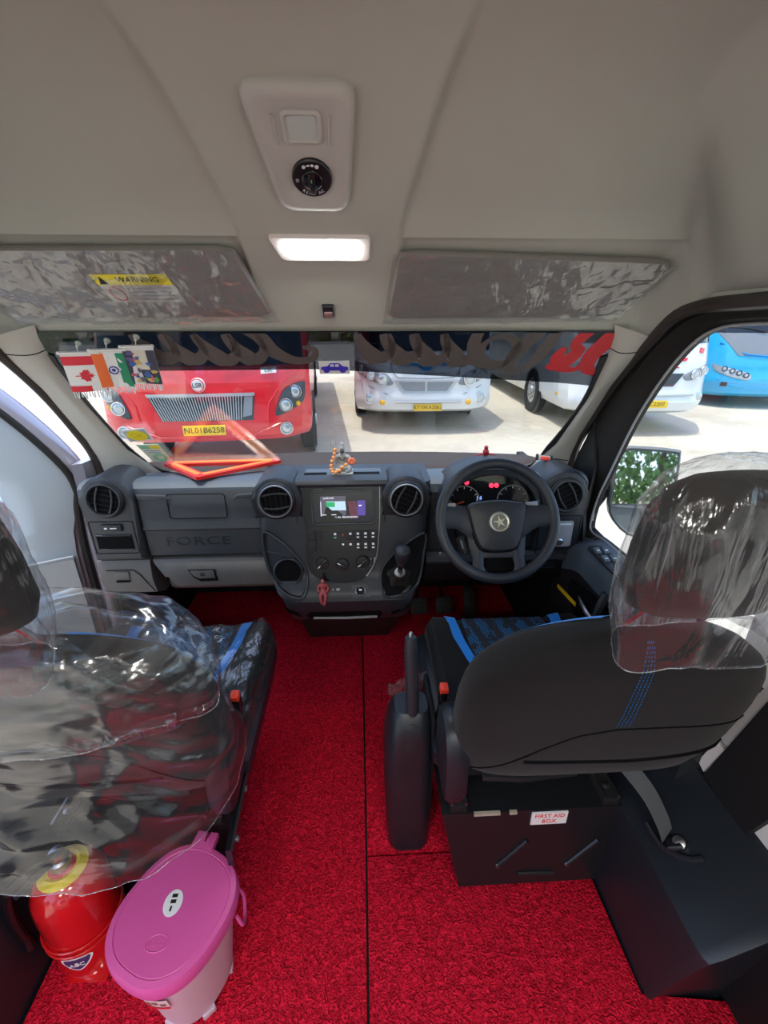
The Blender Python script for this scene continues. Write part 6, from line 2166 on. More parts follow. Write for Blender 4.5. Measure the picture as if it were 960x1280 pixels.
def back_bag(v, a):
    z = lerp(0.525, 1.02, v)
    cx = -0.51
    hw = interp([(0, 0.298), (0.2, 0.305), (0.5, 0.298), (0.72, 0.275), (0.85, 0.245), (0.94, 0.20), (1.0, 0.12)], v)
    th = interp([(0, 0.165), (0.25, 0.135), (0.5, 0.110), (0.8, 0.092), (0.94, 0.07), (1.0, 0.04)], v)
    yc = lerp(0.735, 0.665, v)
    if v < 0.30:
        k = 1 - v / 0.30
        z += k * (0.012 * math.sin(2 * a + 0.6) + 0.03 * max(0, -math.cos(a)) + 0.02 * max(0, math.cos(a)))
        if math.sin(a) < 0:
            z -= 0.03 * k * math.exp(-((a - R(268)) / 0.5) ** 2)
            yc -= 0.03 * k * math.exp(-((a - R(268)) / 0.5) ** 2)
    p = Vector((cx + hw * sup(a, 0.55), yc + th * math.copysign(abs(math.sin(a)) ** 0.8, math.sin(a)), z))
    return p, Vector((math.cos(a) * 0.6, math.sin(a), 0.1))


bag(back_bag, 120, 200, 'seat_bag', 'film_loose', 'big loose clear bag hanging over the passenger backrest', 2.0, 0.014, 5.0, diag=0.008)


def shoulder_bag(v, a):
    z = lerp(0.80, 1.04, v)
    hw = interp([(0, 0.295), (0.3, 0.300), (0.6, 0.280), (0.8, 0.245), (0.93, 0.19), (1.0, 0.11)], v)
    th = interp([(0, 0.118), (0.4, 0.118), (0.8, 0.095), (1.0, 0.045)], v)
    if v < 0.12:
        z += 0.035 * math.sin(a + 2.4) + 0.012 * math.sin(5 * a)
    p = Vector((-0.505 + hw * sup(a, 0.6), 0.685 + th * math.sin(a), z))
    return p, Vector((math.cos(a), math.sin(a), 0.3))


bag(shoulder_bag, 50, 140, 'shoulder_bag', 'film_loose', 'short clear bag over the passenger seat shoulders', 6.0, 0.012, 8.0, diag=0.006)
# film stretched over the passenger cushion
mb = MB()
def cfilm(u, v):
    uu = -1.06 + 2.12 * u
    p = cushion_pt(-0.51, max(-1, min(1, uu)), max(0, min(1, lerp(0.0, 1.03, v))), 0.0)
    if abs(uu) > 1:
        p.x += (uu - math.copysign(1, uu)) * 0.27
        p.z -= (abs(uu) - 1) * 0.9
    if v > 0.97:
        p.z -= (v - 0.97) * 2.0
        p.y += 0.008
    w = noise.fractal(Vector((u * 9, v * 6, 2.2)), 0.9, 2.1, 4)
    return p + Vector((0, 0, 0.009 + 0.010 * (w + 0.3)))
mb.grid(cfilm, 70, 60)
tag(mb.build('cushion_film', 'film_cushion', None, angle=180), 'clear film stretched over the passenger seat cushion', 'plastic wrap')
# scrap of red film by the handbrake
mb = MB()
mb.grid(lambda u, v: Vector((lerp(0.150, 0.262, u) + 0.02 * noise.noise(Vector((u * 5, v * 5, 1))), 1.015 + 0.03 * v + 0.03 * noise.noise(Vector((u * 4, v * 6, 4))), 0.40 + 0.13 * v * (0.55 + 0.45 * u) + 0.03 * abs(noise.noise(Vector((u * 6, v * 5, 8)))))), 24, 24)
tag(mb.build('plastic_scrap', film_mat('film_red', 0.12, 0.12, 0.2, 30.0, 0.8, (1, 1, 1), (1.0, 0.75, 0.78)), None, angle=180), 'crumpled pinkish plastic scrap behind the handbrake lever', 'plastic wrap')

# ------------------------------------------------------------------ handbrake
hb = thing('handbrake', 'dark handbrake lever standing in a tall moulded housing beside the driver\'s seat', 'handbrake', (0.20, 0.9, 0.0))
mb = MB()
rings = []
for z, x0, x1, y0, y1 in ((0.0, 0.142, 0.268, 0.852, 1.10), (0.10, 0.136, 0.268, 0.848, 1.10), (0.30, 0.132, 0.266, 0.842, 1.07), (0.40, 0.135, 0.264, 0.845, 1.03), (0.475, 0.142, 0.260, 0.855, 1.00), (0.512, 0.150, 0.256, 0.870, 0.98), (0.53, 0.160, 0.250, 0.885, 0.965)):
    w, d = x1 - x0, y1 - y0
    rings.append([((x0 + x1) / 2 + a, (y0 + y1) / 2 + b, z) for a, b in rrect(w, d, min(w, d) * 0.32, 5)])
mb.loft(rings, True, True)
mb.build('housing', 'seat_plastic', hb, angle=40)
mb = MB()
mb.prism(rrect(0.042, 0.085, 0.018, 5, 0.202, 0.0), 0.012, (0, 0.868, 0.467), (1, 0, 0), (0, 0.28, 1), 0.003)
mb.build('lever_slot', 'dash_dark', hb)
mb = MB()
lv = catmull([(0.206, 0.885, 0.45), (0.206, 0.895, 0.53), (0.204, 0.905, 0.62), (0.200, 0.915, 0.71), (0.199, 0.922, 0.755)], 5)
mb.tube(lv, [0.013 + 0.004 * math.sin(PI * i / 20) for i in range(21)], 12, flat=1.1)
mb.build('lever', 'console_dark', hb)
MB().lathe([(0.0055, 0), (0.0055, 0.010), (0.004, 0.014), (0, 0.014)], lv[-1], (lv[-1] - lv[-2]), 10).build('release_button', 'satin_metal', hb)
MB().box((0.262, 0.97, 0.30), (0.012, 0.20, 0.42), None, 0.004).build('side_plate', 'matte_black', hb)

# seat belt strap, anchor and buckle at the B pillar
sbt = thing('seat_belt', 'grey seat belt strap running down to an anchor by the B pillar foot', 'seat belt', (0.80, 0.66, 0.3))
mb = MB()
lo = [Vector((0.70, 0.80, 0.50)), Vector((0.765, 0.715, 0.44)), Vector((0.795, 0.675, 0.385)), Vector((0.805, 0.655, 0.352))]
lc = catmull(lo, 5)
mb.loft([[p + Vector((0.018, 0.012, 0.006)), p - Vector((0.018, 0.012, 0.006)), p - Vector((0.018, 0.012, 0.008)) + Vector((0, 0, -0.001)), p + Vector((0.018, 0.012, 0.004))] for p in lc], True, True)
mb.build('strap', mat('belt_web', (0.09, 0.095, 0.10), 0.8, bump=(600, 0.3, 0.001)), sbt)
MB().box((0.812, 0.640, 0.352), (0.035, 0.05, 0.014), Euler((R(-20), R(-35), R(-20))), 0.005).build('anchor_plate', 'dark_metal', sbt)
MB().lathe([(0.014, 0), (0.014, 0.008), (0.008, 0.012), (0, 0.012)], (0.818, 0.632, 0.360), (-0.6, -0.2, 0.8), 12).build('anchor_bolt', 'satin_metal', sbt)
mb = MB()
mb.tube(catmull([(0.775, 0.69, 0.345), (0.785, 0.64, 0.338), (0.815, 0.60, 0.358), (0.84, 0.59, 0.375)], 5), 0.006, 6)
mb.build('anchor_surround', 'seat_plastic', sbt)
# ================================================================== LOOSE THINGS
# pink lidded bin
BC = Vector((-0.352, 0.590, 0.0))
bn = thing('waste_bin', 'pale pink plastic bin with a bright pink lid behind the passenger seat', 'bin', BC)
mat('bin_pink', (0.68, 0.10, 0.34), 0.42, bump=(500, 0.05, 0.001))
mat('bin_pale', (0.64, 0.48, 0.55), 0.4, sss=0.3)
def oval(k, z, rx=0.108, ry=0.108, p=0.82):
    rot = R(-28)
    out = []
    for i in range(48):
        a = 2 * PI * i / 48
        x, y = rx * k * sup(a, p), ry * 1.08 * k * math.copysign(abs(math.sin(a)) ** p, math.sin(a))
        out.append((BC.x + x * math.cos(rot) - y * math.sin(rot), BC.y + x * math.sin(rot) + y * math.cos(rot), z))
    return out
mb = MB()
mb.loft([oval(0.74, 0.016), oval(0.75, 0.03), oval(0.85, 0.12), oval(0.95, 0.22), oval(1.02, 0.278), oval(0.98, 0.278), oval(0.90, 0.20), oval(0.72, 0.03)], True, True)
body = mb.build('bucket', 'bin_pale', bn, angle=40)
for k in range(6):
    a = R(60 * k + 10)
    p = BC + Vector((0.082 * math.cos(a), 0.086 * math.sin(a), 0.009))
    MB().box(p, (0.030, 0.012, 0.018), Euler((0, 0, a + PI / 2)), 0.003).build('foot', 'bin_pale', bn)
mb = MB()
mb.loft([oval(1.05, 0.262), oval(1.12, 0.262), oval(1.14, 0.272), oval(1.13, 0.292), oval(1.10, 0.300), oval(1.00, 0.3025), oval(0.985, 0.3005), oval(0.97, 0.302), oval(0.5, 0.3035), oval(0.05, 0.304)], True, True)
lid = mb.build('lid', 'bin_pink', bn, angle=25)
dirh = Vector((0.16, 0.98, 0)).normalized()
hp = BC + dirh * 0.132
mb = MB(frame(hp + Vector((0, 0, 0.286)), (dirh.y, -dirh.x, 0), dirh))
mb.prism([(-0.030, -0.02), (0.030, -0.02), (0.026, 0.030), (0.006, 0.030), (0.006, 0.004), (-0.001, 0.004), (-0.001, 0.030), (-0.026, 0.030)], 0.016, (0, 0, 0), (1, 0, 0), (0, 1, 0), 0.002)
mb.build('hinge_tab', 'bin_pink', lid, angle=30)
mb = MB()
ov = [(BC.x - 0.005 + 0.020 * math.cos(2 * PI * i / 24), BC.y + 0.008 + 0.026 * math.sin(2 * PI * i / 24)) for i in range(24)]
mb.loft([[(x, y, 0.3034) for x, y in ov], [(x, y, 0.3046) for x, y in ov]], True, True)
stk = mb.build('oval_sticker', 'white_plain', lid, smooth=False)
for dz, w in ((0.014, 0.012), (0.003, 0.012)):
    MB().bx(BC.x - 0.005 - w / 2, BC.x - 0.005 + w / 2, BC.y + 0.004 + dz, BC.y + 0.011 + dz, 0.3046, 0.3052).build('sticker_mark', 'black_plain', stk)
MB().bx(BC.x - 0.008, BC.x - 0.004, BC.y - 0.008, BC.y + 0.002, 0.3046, 0.3052).build('sticker_mark', 'black_plain', stk)
mb = MB()
mb.tube([(BC.x - 0.012 + 0.024 * math.cos(2 * PI * i / 24), BC.y - 0.062 + 0.015 * math.sin(2 * PI * i / 24), 0.3032) for i in range(24)], 0.0012, 5, True)
mb.build('embossed_oval', 'bin_pink', lid)
mb = MB()
mb.mesh(text_mesh('JOYO', 0.014, 0.0008), Matrix.Translation((BC.x - 0.012, BC.y - 0.062, 0.3034)))
mb.build('embossed_lettering', 'bin_pink', lid, smooth=False)
# wire-like carrying loop at the side
for s_, aa in ((1, R(12)), (-1, R(188))):
    c = BC + Vector((0.128 * math.cos(aa), 0.128 * math.sin(aa), 0.255))
    tdir = Vector((-math.sin(aa), math.cos(aa), 0))
    mb = MB()
    mb.tube(catmull([c + tdir * 0.028, c + tdir * 0.03 + Vector((0.010 * s_, 0, -0.03)), c + Vector((0.012 * s_, 0, -0.05)), c - tdir * 0.03 + Vector((0.010 * s_, 0, -0.03)), c - tdir * 0.028], 4), 0.004, 6)
    mb.build('side_loop', 'bin_pink', bn)
# printed label low on the front
def bin_front(a, z):
    k = interp([(0.016, 0.74), (0.12, 0.85), (0.22, 0.95), (0.278, 1.02)], z)
    return Vector((BC.x + 0.1215 * k * math.cos(a), BC.y + 0.1255 * k * math.sin(a), z))
mb = MB()
mb.grid(lambda u, v: bin_front(R(lerp(248, 276, u)), lerp(0.165, 0.215, v)), 8, 4)
lb = mb.build('paper_label', mat('label_pale', (0.78, 0.62, 0.62), 0.5), bn)
mb = MB()
mb.grid(lambda u, v: bin_front(R(lerp(248, 276, u)), lerp(0.165, 0.176, v)) + Vector((0, -0.0008, 0)), 8, 2)
mb.build('label_band', 'red_plain', lb)
for k, (a0, z0) in enumerate(((254, 0.190), (262, 0.198), (270, 0.190))):
    mb = MB()
    mb.grid(lambda u, v: bin_front(R(lerp(a0 - 3, a0 + 3, u)), lerp(z0 - 0.007, z0 + 0.006, v)) + Vector((0, -0.0008, 0)), 3, 2)
    mb.build('label_picture', mat('label_brown', (0.35, 0.12, 0.10), 0.5), lb)

# fire extinguisher
EC = Vector((-0.640, 0.678, 0.0))
fx = thing('fire_extinguisher', 'red fire extinguisher with yellow collar standing by the passenger seat box', 'fire extinguisher', EC)
mat('ext_red', (0.62, 0.008, 0.012), 0.15, coat=0.8)
mb = MB()
mb.lathe([(0.070, 0.0), (0.080, 0.004), (0.082, 0.02), (0.082, 0.235), (0.078, 0.265), (0.066, 0.292), (0.048, 0.310), (0.030, 0.318), (0.026, 0.325), (0.0, 0.326)], EC, (0, 0, 1), 36)
cyl = mb.build('cylinder', 'ext_red', fx, angle=50)
MB().lathe([(0.050, 0.309), (0.052, 0.312), (0.036, 0.322), (0.030, 0.320)], EC, (0, 0, 1), 30).build('yellow_collar', mat('collar_yellow', (0.80, 0.60, 0.01), 0.35), fx)
MB().lathe([(0.022, 0.320), (0.022, 0.345), (0.016, 0.350), (0.016, 0.372), (0, 0.374)], EC, (0, 0, 1), 20).build('valve', 'satin_metal', fx)
MB().tube([EC + Vector((0.0, 0.0, 0.366)), EC + Vector((-0.03, -0.04, 0.375)), EC + Vector((-0.06, -0.08, 0.365))], 0.008, 8).build('squeeze_handle', 'matte_black', fx)
MB().tube([EC + Vector((0, 0, 0.352)), EC + Vector((-0.035, -0.045, 0.345)), EC + Vector((-0.055, -0.07, 0.335))], 0.007, 8).build('carry_handle', 'matte_black', fx)
hs = catmull([EC + Vector((-0.02, -0.01, 0.345)), EC + Vector((-0.075, -0.05, 0.335)), EC + Vector((-0.095, -0.060, 0.27)), EC + Vector((-0.096, -0.062, 0.19)), EC + Vector((-0.094, -0.060, 0.15))], 5)
MB().tube(hs, 0.010, 8).build('hose', 'gloss_black', fx)
MB().tube([hs[-1], hs[-1] + Vector((0, 0, -0.03))], [0.010, 0.014], 10).build('nozzle', 'gloss_black', fx)
for z_ in (0.115, 0.135):
    mb = MB()
    mb.tube([EC + Vector((0.086 * math.cos(2 * PI * i / 28), 0.086 * math.sin(2 * PI * i / 28), z_)) for i in range(28)], 0.003, 6, True)
    mb.build('bracket_wire', 'ext_red', fx)
def extp(a, z, o=0.0006):
    return EC + Vector(((0.082 + o) * math.cos(a), (0.082 + o) * math.sin(a), z))
shield = [(-0.030, 0.098), (0.030, 0.098), (0.028, 0.075), (0.0, 0.050), (-0.028, 0.075)]
for k, m2, o in ((1.0, 'white_plain', 0.0008), (0.82, mat('shield_violet', (0.06, 0.03, 0.14), 0.4), 0.0016)):
    mb = MB()
    c0 = R(-78)
    cc = catmull([(a, b, 0) for a, b in shield], 4, True)
    ring_ = [extp(c0 + p.x * k / 0.082, 0.078 + (p.y - 0.078) * k, o) for p in cc]
    ctr = extp(c0, 0.078, o)
    mb.loft([ring_, [ctr.lerp(p, 0.5) for p in ring_], [ctr.lerp(p, 0.02) for p in ring_]], True, False)
    sh = mb.build('shield_badge', m2, cyl)
mb = MB()
mb.mesh(text_mesh('ABC', 0.018, 0.0006), frame(extp(R(-78), 0.078, 0.003), (math.cos(R(12)), math.sin(R(12)), 0), (0, 0, 1)))
mb.build('badge_lettering', 'white_plain', cyl, smooth=False)
mb = MB()
mb.box(EC + Vector((0.02, -0.055, 0.003)), (0.10, 0.062, 0.004), None, 0.001)
mb.build('foot_plate', 'ext_red', fx)

# three little hanging flags on suction hooks
def flag(name, label, x0, s0, x1, s1, w, h, painter, seed):
    t = thing(name, label, 'pennant', WS((x0 + x1) / 2, s1, 0.03), 'little flags hanging from the windscreen')
    top = WS(x0, s0, 0.030)
    bot = WS(x1, s1, 0.040)
    ux = Vector((1, 0, 0.02)).normalized()
    dn = (bot - top)
    L = dn.length
    dn = dn.normalized()
    def fp(u, v, off=0.0):
        p = top + ux * (w * (u - 0.5)) + dn * (L * v)
        n = ux.cross(dn).normalized()
        if n.y > 0:
            n = -n
        return p + n * (off + 0.003 * math.sin(u * 5 + seed) * v)
    def patch(nm, m2, u0, u1, v0, v1, off=0.0008):
        mb = MB()
        mb.grid(lambda a, b: fp(lerp(u0, u1, a), lerp(v0, v1, b), off), 8, 8)
        edge = [(i / 8, 0) for i in range(8)] + [(1, j / 8) for j in range(8)] + [(1 - i / 8, 1) for i in range(8)] + [(0, 1 - j / 8) for j in range(8)]
        return mb.build(nm, m2, t)
    def poly(nm, m2, pts, off=0.0014):
        mb = MB()
        c = (sum(p[0] for p in pts) / len(pts), sum(p[1] for p in pts) / len(pts))
        r = [fp(a, b, off) for a, b in pts]
        cc = fp(c[0], c[1], off)
        mb.loft([r, [cc.lerp(p, 0.03) for p in r]], True, False)
        return mb.build(nm, m2, t, smooth=False)
    # cloth base with some thickness
    mb = MB()
    mb.loft([[fp(a, b, o) for a, b in ((0, 0), (0.5, 0), (1, 0), (1, 0.5), (1, 1), (0.5, 1), (0, 1), (0, 0.5))] for o in (-0.0012, 0.0)], True, True)
    mb.build('cloth', 'white_plain', t, smooth=False)
    painter(patch, poly, fp)
    MB().tube([fp(-0.04, -0.01, 0.002), fp(1.04, -0.01, 0.002)], 0.0045, 8).build('rod', 'white_plain', t)
    MB().tube([fp(0.03, -0.035, 0.003), fp(0.97, -0.035, 0.003)], 0.0016, 6).build('rod_slot', 'icon_grey', t)
    MB().lathe([(0.009, 0), (0.008, 0.004), (0.004, 0.010), (0.004, 0.014), (0, 0.015)], WS(x0, s0 - 0.02, 0.006), (0, -0.81, -0.587), 14).build('suction_cup', mat('cup_clear', (0.6, 0.65, 0.6), 0.15), t)
    MB().tube([fp(0.5, -0.02, 0.002), WS(x0, s0 - 0.02, 0.020)], 0.0012, 5).build('string', 'white_plain', t)
    for i in range(14):
        u = (i + 0.5) / 14
        dx = 0.2 * math.sin(i * 2.1 + seed) / 14
        MB().tube([fp(u, 1.0, 0.0), fp(u + dx, 1.09, 0.001), fp(u + 2 * dx, 1.17 + 0.03 * math.sin(i * 1.7), 0.0)], 0.0017, 4).build('fringe_strand', 'white_plain', t)


mat('flag_red', (0.72, 0.02, 0.04), 0.6)
mat('flag_orange', (0.90, 0.17, 0.03), 0.6)
mat('flag_green', (0.01, 0.27, 0.13), 0.6)
mat('flag_navy', (0.03, 0.04, 0.35), 0.6)


def canada(patch, poly, fp):
    patch('red_band', 'flag_red', 0, 1, 0.08, 0.30)
    patch('red_band', 'flag_red', 0, 1, 0.84, 1.0)
    half = [(0.0, -1.0), (0.12, -0.72), (0.30, -0.80), (0.24, -0.38), (0.55, -0.58), (0.60, -0.42), (0.92, -0.45), (0.80, -0.18), (0.95, -0.05), (0.48, 0.30), (0.54, 0.48), (0.10, 0.42), (0.06, 0.42), (0.07, 0.95)]
    pts = half + [(-a, b) for a, b in half[::-1]]
    # the leaf lies sideways on this banner
    poly('maple_leaf', 'flag_red', [(0.50 - b * 0.27, 0.57 + a * 0.17) for a, b in pts])


def india(patch, poly, fp):
    patch('saffron_band', 'flag_orange', 0, 0.34, 0.08, 0.98)
    patch('green_band', 'flag_green', 0.67, 1.0, 0.08, 0.98)
    mb = MB()
    mb.tube([fp(0.505 + 0.13 * math.cos(2 * PI * i / 20), 0.52 + 0.095 * math.sin(2 * PI * i / 20), 0.002) for i in range(20)], 0.0018, 5, True)
    o = mb.build('wheel_emblem', 'flag_navy', bpy.data.objects[COUNTRY[0]])
    poly('wheel_hub', 'flag_navy', [(0.505 + 0.06 * math.cos(2 * PI * i / 12), 0.52 + 0.045 * math.sin(2 * PI * i / 12)) for i in range(12)])


def abstract(patch, poly, fp):
    rnd = random.Random(5)
    patch('dark_ground', mat('art_dark', (0.05, 0.05, 0.08), 0.6), 0, 1, 0.10, 1.0)
    patch('pale_ground', mat('art_pale', (0.70, 0.66, 0.55), 0.6), 0.28, 0.72, 0.10, 0.60, 0.0012)
    art = [('art_blue', (0.05, 0.12, 0.42)), ('art_violet', (0.14, 0.10, 0.26)), ('art_gold', (0.72, 0.48, 0.16)), ('art_green', (0.12, 0.40, 0.10)), ('art_rose', (0.55, 0.15, 0.18))]
    for i in range(22):
        nm, c = art[i % 5]
        u, v = rnd.uniform(0.12, 0.88), rnd.uniform(0.16, 0.92)
        if nm == 'art_green':
            v = rnd.uniform(0.76, 0.92)
        a, b = rnd.uniform(0.05, 0.14), rnd.uniform(0.04, 0.09)
        poly('colour_patch', mat(nm, c, 0.6), [(min(0.98, max(0.02, u + a * math.cos(t_) * (1 + 0.4 * math.sin(3 * t_ + i)))), min(0.99, max(0.11, v + b * math.sin(t_)))) for t_ in [2 * PI * k / 9 for k in range(9)]], 0.0014 + 0.0001 * i)


COUNTRY = ['']
flag('hanging_flag', 'small white pennant with two red bands and red maple leaf', -0.712, 0.070, -0.745, 0.285, 0.108, 0.14, canada, 0.3)
COUNTRY[0] = 'hanging_flag.001'
flag('hanging_flag', 'small orange, white and green pennant with blue wheel emblem', -0.628, 0.055, -0.652, 0.262, 0.098, 0.14, india, 1.9)
flag('hanging_flag', 'small dark picture pennant with multicoloured print and white fringe', -0.542, 0.036, -0.560, 0.240, 0.088, 0.13, abstract, 3.2)

# warning triangle lying on the dash
mat('triangle_red', (0.85, 0.03, 0.02), 0.25, coat=0.6)
mat('triangle_orange', (0.95, 0.25, 0.03), 0.4)
wt = thing('warning_triangle', 'red and orange reflective warning triangle lying on the dash top', 'warning triangle', (-0.48, 1.66, 0.975))
A3 = [Vector((-0.660, 1.715, 0.978)), Vector((-0.265, 1.735, 0.978)), Vector((-0.490, 1.535, 0.986))]
for i in range(3):
    a, b = A3[i], A3[(i + 1) % 3]
    d_ = (b - a).normalized()
    mb = MB()
    w_ = 0.022
    nrm = Vector((0, 0, 1))
    sd_ = d_.cross(nrm)
    mb.loft([[p + sd_ * w_ * 0.9, p + sd_ * w_ * 0.9 + nrm * 0.012, p - sd_ * w_ + nrm * 0.012, p - sd_ * w_] for p in (a - d_ * 0.015, b + d_ * 0.015)], True, True)
    arm = mb.build('reflector_arm', 'triangle_red', wt, smooth=False)
    mb = MB()
    mb.loft([[p + sd_ * w_ * 0.45 + nrm * 0.012, p + sd_ * w_ * 0.45 + nrm * 0.0135, p - sd_ * w_ * 0.45 + nrm * 0.0135, p - sd_ * w_ * 0.45 + nrm * 0.012] for p in (a + d_ * 0.01, b - d_ * 0.01)], True, True)
    mb.build('fluorescent_strip', 'triangle_orange', arm, smooth=False)

# seated grey figurine with beads and trident on the dash
mat('stone_grey', (0.36, 0.38, 0.38), 0.6)
mat('stone_dark', (0.06, 0.06, 0.065), 0.6)
mat('bead_orange', (0.85, 0.33, 0.10), 0.5)
FO = Vector((0.012, 1.565, 0.993))
fg = thing('meditating_figurine', 'small grey cross-legged figurine with orange beads and a trident on the dash', 'figurine', FO)
def skin(name, m2, joints, edges, parent, root=0, sub=1):
    me_ = bpy.data.meshes.new(name)
    o0 = Vector(parent['_o'])
    me_.from_pydata([tuple(Vector(p) - o0) for p, r_ in joints], edges, [])
    ob = bpy.data.objects.new(name, me_)
    COL.objects.link(ob)
    md = ob.modifiers.new('skin', 'SKIN')
    sv = me_.skin_vertices[0].data
    for i, (p, r_) in enumerate(joints):
        rr_ = r_ if isinstance(r_, tuple) else (r_, r_)
        sv[i].radius = rr_
        sv[i].use_root = (i == root)
    ob.modifiers.new('sub', 'SUBSURF').levels = sub
    ob.modifiers['sub'].render_levels = sub
    me_.materials.append(MATS[m2] if isinstance(m2, str) else m2)
    dg = bpy.context.evaluated_depsgraph_get()
    nm_ = bpy.data.meshes.new_from_object(ob.evaluated_get(dg))
    bpy.data.objects.remove(ob)
    for p in nm_.polygons:
        p.use_smooth = True
    o2 = bpy.data.objects.new(name, nm_)
    COL.objects.link(o2)
    o2.parent = parent
    o2['_o'] = tuple(o0)
    return o2
k = 1.0
J = lambda x, y, z: FO + Vector((x, y, z)) * k
skin('body', 'stone_grey', [
    (J(0, 0, 0.014), (0.020, 0.015)), (J(0, 0.002, 0.034), (0.015, 0.011)), (J(0, 0.003, 0.052), (0.019, 0.011)), (J(0, 0.001, 0.066), 0.007), (J(0, -0.002, 0.078), (0.011, 0.012)), (J(0, 0, 0.092), (0.009, 0.009)), (J(0, 0.002, 0.102), 0.005),
    (J(-0.021, 0.0, 0.056), 0.007), (J(-0.031, -0.006, 0.042), 0.006), (J(-0.026, -0.018, 0.026), 0.005),
    (J(0.021, 0.0, 0.056), 0.007), (J(0.032, -0.006, 0.042), 0.006), (J(0.034, -0.020, 0.028), 0.005),
    (J(-0.032, -0.014, 0.013), 0.010), (J(-0.006, -0.030, 0.010), 0.007), (J(0.032, -0.014, 0.013), 0.010), (J(0.010, -0.034, 0.009), 0.007)],
    [(0, 1), (1, 2), (2, 3), (3, 4), (4, 5), (5, 6), (2, 7), (7, 8), (8, 9), (2, 10), (10, 11), (11, 12), (0, 13), (13, 14), (0, 15), (15, 16)], fg)
MB().ellipsoid(J(0, -0.009, 0.079), (0.0075, 0.005, 0.0095), None, 12, 8).build('face', 'stone_dark', fg)
for sx in (-1, 1):
    MB().ellipsoid(J(sx * 0.003, -0.0138, 0.081), (0.0013, 0.0008, 0.0008), None, 8, 6).build('eye', 'icon_white', fg)
MB().ellipsoid(J(0, 0.001, 0.100), (0.007, 0.007, 0.008), None, 12, 8).build('topknot', 'stone_grey', fg)
MB().tube([J(-0.012, -0.012, 0.058), J(-0.004, -0.013, 0.046), J(0.004, -0.013, 0.046), J(0.012, -0.012, 0.058)], 0.003, 6).build('chest_shade', 'stone_dark', fg)
MB().tube([J(-0.034, -0.012, 0.002), J(-0.030, -0.004, 0.10)], 0.0016, 6).build('trident_staff', 'stone_grey', fg)
for dx in (-0.009, 0, 0.009):
    MB().tube([J(-0.030, -0.004, 0.088), J(-0.030 + dx * 0.9, -0.004, 0.096), J(-0.030 + dx, -0.004, 0.113)], [0.0018, 0.0018, 0.0008], 6).build('trident_prong', 'stone_grey', fg)
bead_path = catmull([J(-0.024, -0.012, 0.084), J(-0.028, -0.016, 0.064), J(-0.036, -0.020, 0.044), J(-0.040, -0.024, 0.022), J(-0.034, -0.030, 0.008), J(-0.016, -0.036, 0.010), J(0.0, -0.034, 0.026), J(0.018, -0.026, 0.036)], 3)
for i in range(0, len(bead_path), 2):
    MB().ellipsoid(bead_path[i], (0.0068, 0.0068, 0.0068), None, 10, 8).build('bead', 'bead_orange', fg)
for i in range(7):
    a = 2 * PI * i / 7
    MB().ellipsoid(J(0.034 + 0.009 * math.cos(a), -0.022, 0.044 + 0.008 * math.sin(a)), (0.006, 0.005, 0.006), None, 8, 6).build('flower_petal', mat('flower_orange', (0.88, 0.20, 0.08), 0.5), fg)
MB().box(J(0.0, -0.008, 0.001), (0.076, 0.060, 0.006), None, 0.002).build('plinth', 'stone_grey', fg)

# little red seated figure on the console lip
SO = CP(-0.064, 0.603, 0.002)
sf = thing('seated_figure', 'tiny reddish brown seated figure on the console lip below the heater controls', 'figurine', SO)
mat('figure_red', (0.30, 0.045, 0.05), 0.5)
K = lambda x, y, z: SO + Vector((x, y, z))
skin('body', 'figure_red', [
    (K(0, 0, 0.008), (0.012, 0.009)), (K(0, 0.0, 0.024), (0.011, 0.008)), (K(0, 0.0, 0.036), (0.014, 0.008)), (K(0, 0, 0.045), 0.005), (K(0, -0.001, 0.054), (0.0075, 0.008)), (K(0, -0.001, 0.062), 0.005),
    (K(-0.016, -0.001, 0.034), 0.005), (K(-0.019, -0.006, 0.020), 0.0045), (K(-0.010, -0.014, 0.012), 0.004),
    (K(0.016, -0.001, 0.034), 0.005), (K(0.019, -0.006, 0.020), 0.0045), (K(0.010, -0.014, 0.012), 0.004),
    (K(-0.010, -0.020, 0.006), 0.007), (K(-0.006, -0.026, -0.016), 0.006), (K(-0.002, -0.030, -0.028), 0.004),
    (K(0.010, -0.020, 0.006), 0.007), (K(0.007, -0.026, -0.016), 0.006), (K(0.003, -0.034, -0.030), 0.004)],
    [(0, 1), (1, 2), (2, 3), (3, 4), (4, 5), (2, 6), (6, 7), (7, 8), (2, 9), (9, 10), (10, 11), (0, 12), (12, 13), (13, 14), (0, 15), (15, 16), (16, 17)], sf)
MB().lathe([(0.0145, 0), (0.0145, 0.006), (0.012, 0.008)], K(0, -0.001, 0.009), (0, 0, 1), 14).build('belt', mat('belt_blue', (0.05, 0.05, 0.11), 0.5), sf)
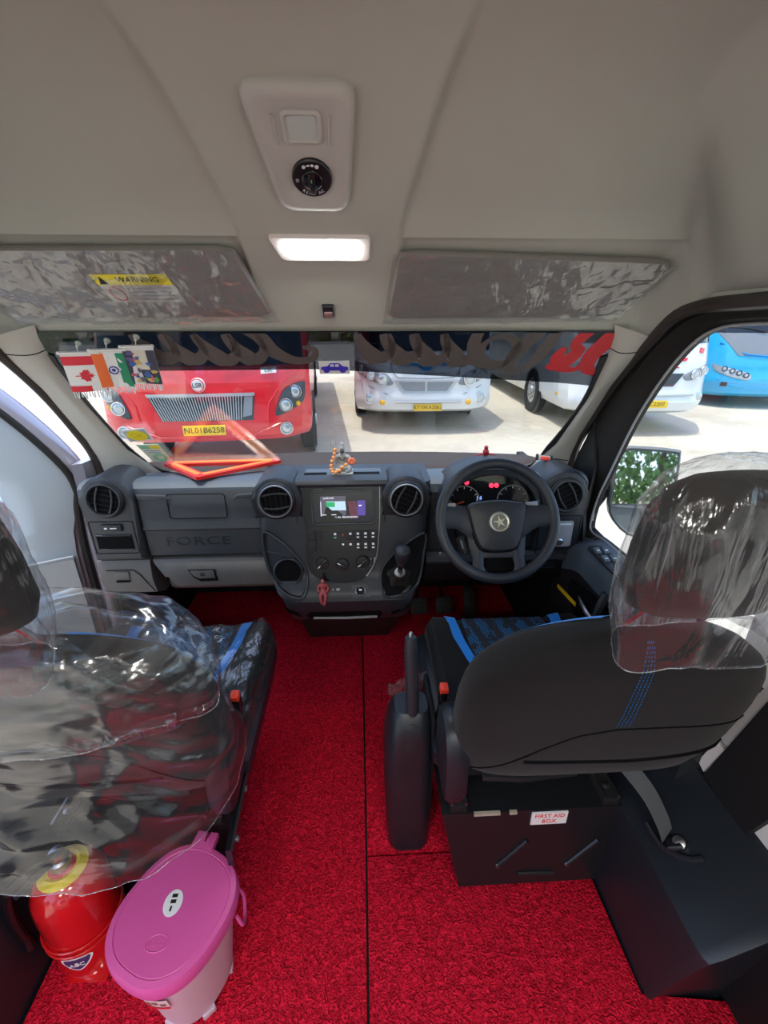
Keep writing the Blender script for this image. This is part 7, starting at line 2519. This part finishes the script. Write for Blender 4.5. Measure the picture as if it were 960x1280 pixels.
MB().ellipsoid(K(0, -0.0085, 0.054), (0.005, 0.002, 0.006), None, 10, 6).build('face', mat('face_rose', (0.45, 0.16, 0.14), 0.5), sf)

# small red plane-shaped ornament above the dials, and a red charm clipped by the pillar
OO = Vector((0.552, 1.63, 1.022))
om = thing('dash_ornament', 'small dark red winged ornament on the hood over the dials', 'ornament', OO)
mat('ornament_red', (0.30, 0.02, 0.03), 0.35)
MB().lathe([(0.020, -0.004), (0.016, 0.002), (0.008, 0.006), (0.0, 0.007)], OO, (0, 0, 1), 14).build('base', 'ornament_red', om)
MB().ellipsoid(OO + Vector((0, 0, 0.018)), (0.012, 0.010, 0.014), None, 12, 8).build('torso', 'ornament_red', om)
MB().ellipsoid(OO + Vector((0, 0, 0.035)), (0.008, 0.008, 0.008), None, 12, 8).build('head', 'ornament_red', om)
for sx in (-1, 1):
    MB().tube([OO + Vector((sx * 0.008, 0, 0.012)), OO + Vector((sx * 0.026, 0, 0.008)), OO + Vector((sx * 0.042, 0, 0.006))], [0.007, 0.005, 0.002], 8, flat=0.6).build('wing', 'ornament_red', om)
CO = Vector((0.772, 1.615, 1.018))
rc_ = thing('pillar_charm', 'tiny red rectangular charm with black ends clipped by the pillar foot', 'charm', CO)
CFm = frame(CO, (1, 0.1, -0.16), (0, 0.3, 1))
MB(CFm).box((0, 0, 0), (0.056, 0.018, 0.008), None, 0.002).build('clear_case', mat('case_pale', (0.5, 0.45, 0.45), 0.2), rc_)
MB(CFm).box((0.004, -0.002, 0.004), (0.034, 0.014, 0.006), None, 0.002).build('red_insert', mat('charm_red', (0.85, 0.07, 0.05), 0.4), rc_)
for dx in (-0.028, 0.030):
    MB(CFm).box((dx, 0, 0.001), (0.008, 0.024, 0.010), None, 0.002).build('end_clip', 'black_plain', rc_)
MB().tube([CFm @ Vector((0.032, 0.0, 0)), CFm @ Vector((0.055, 0.002, 0.002)), CFm @ Vector((0.10, 0.0, 0.004))], 0.002, 6).build('cord', 'black_plain', rc_)
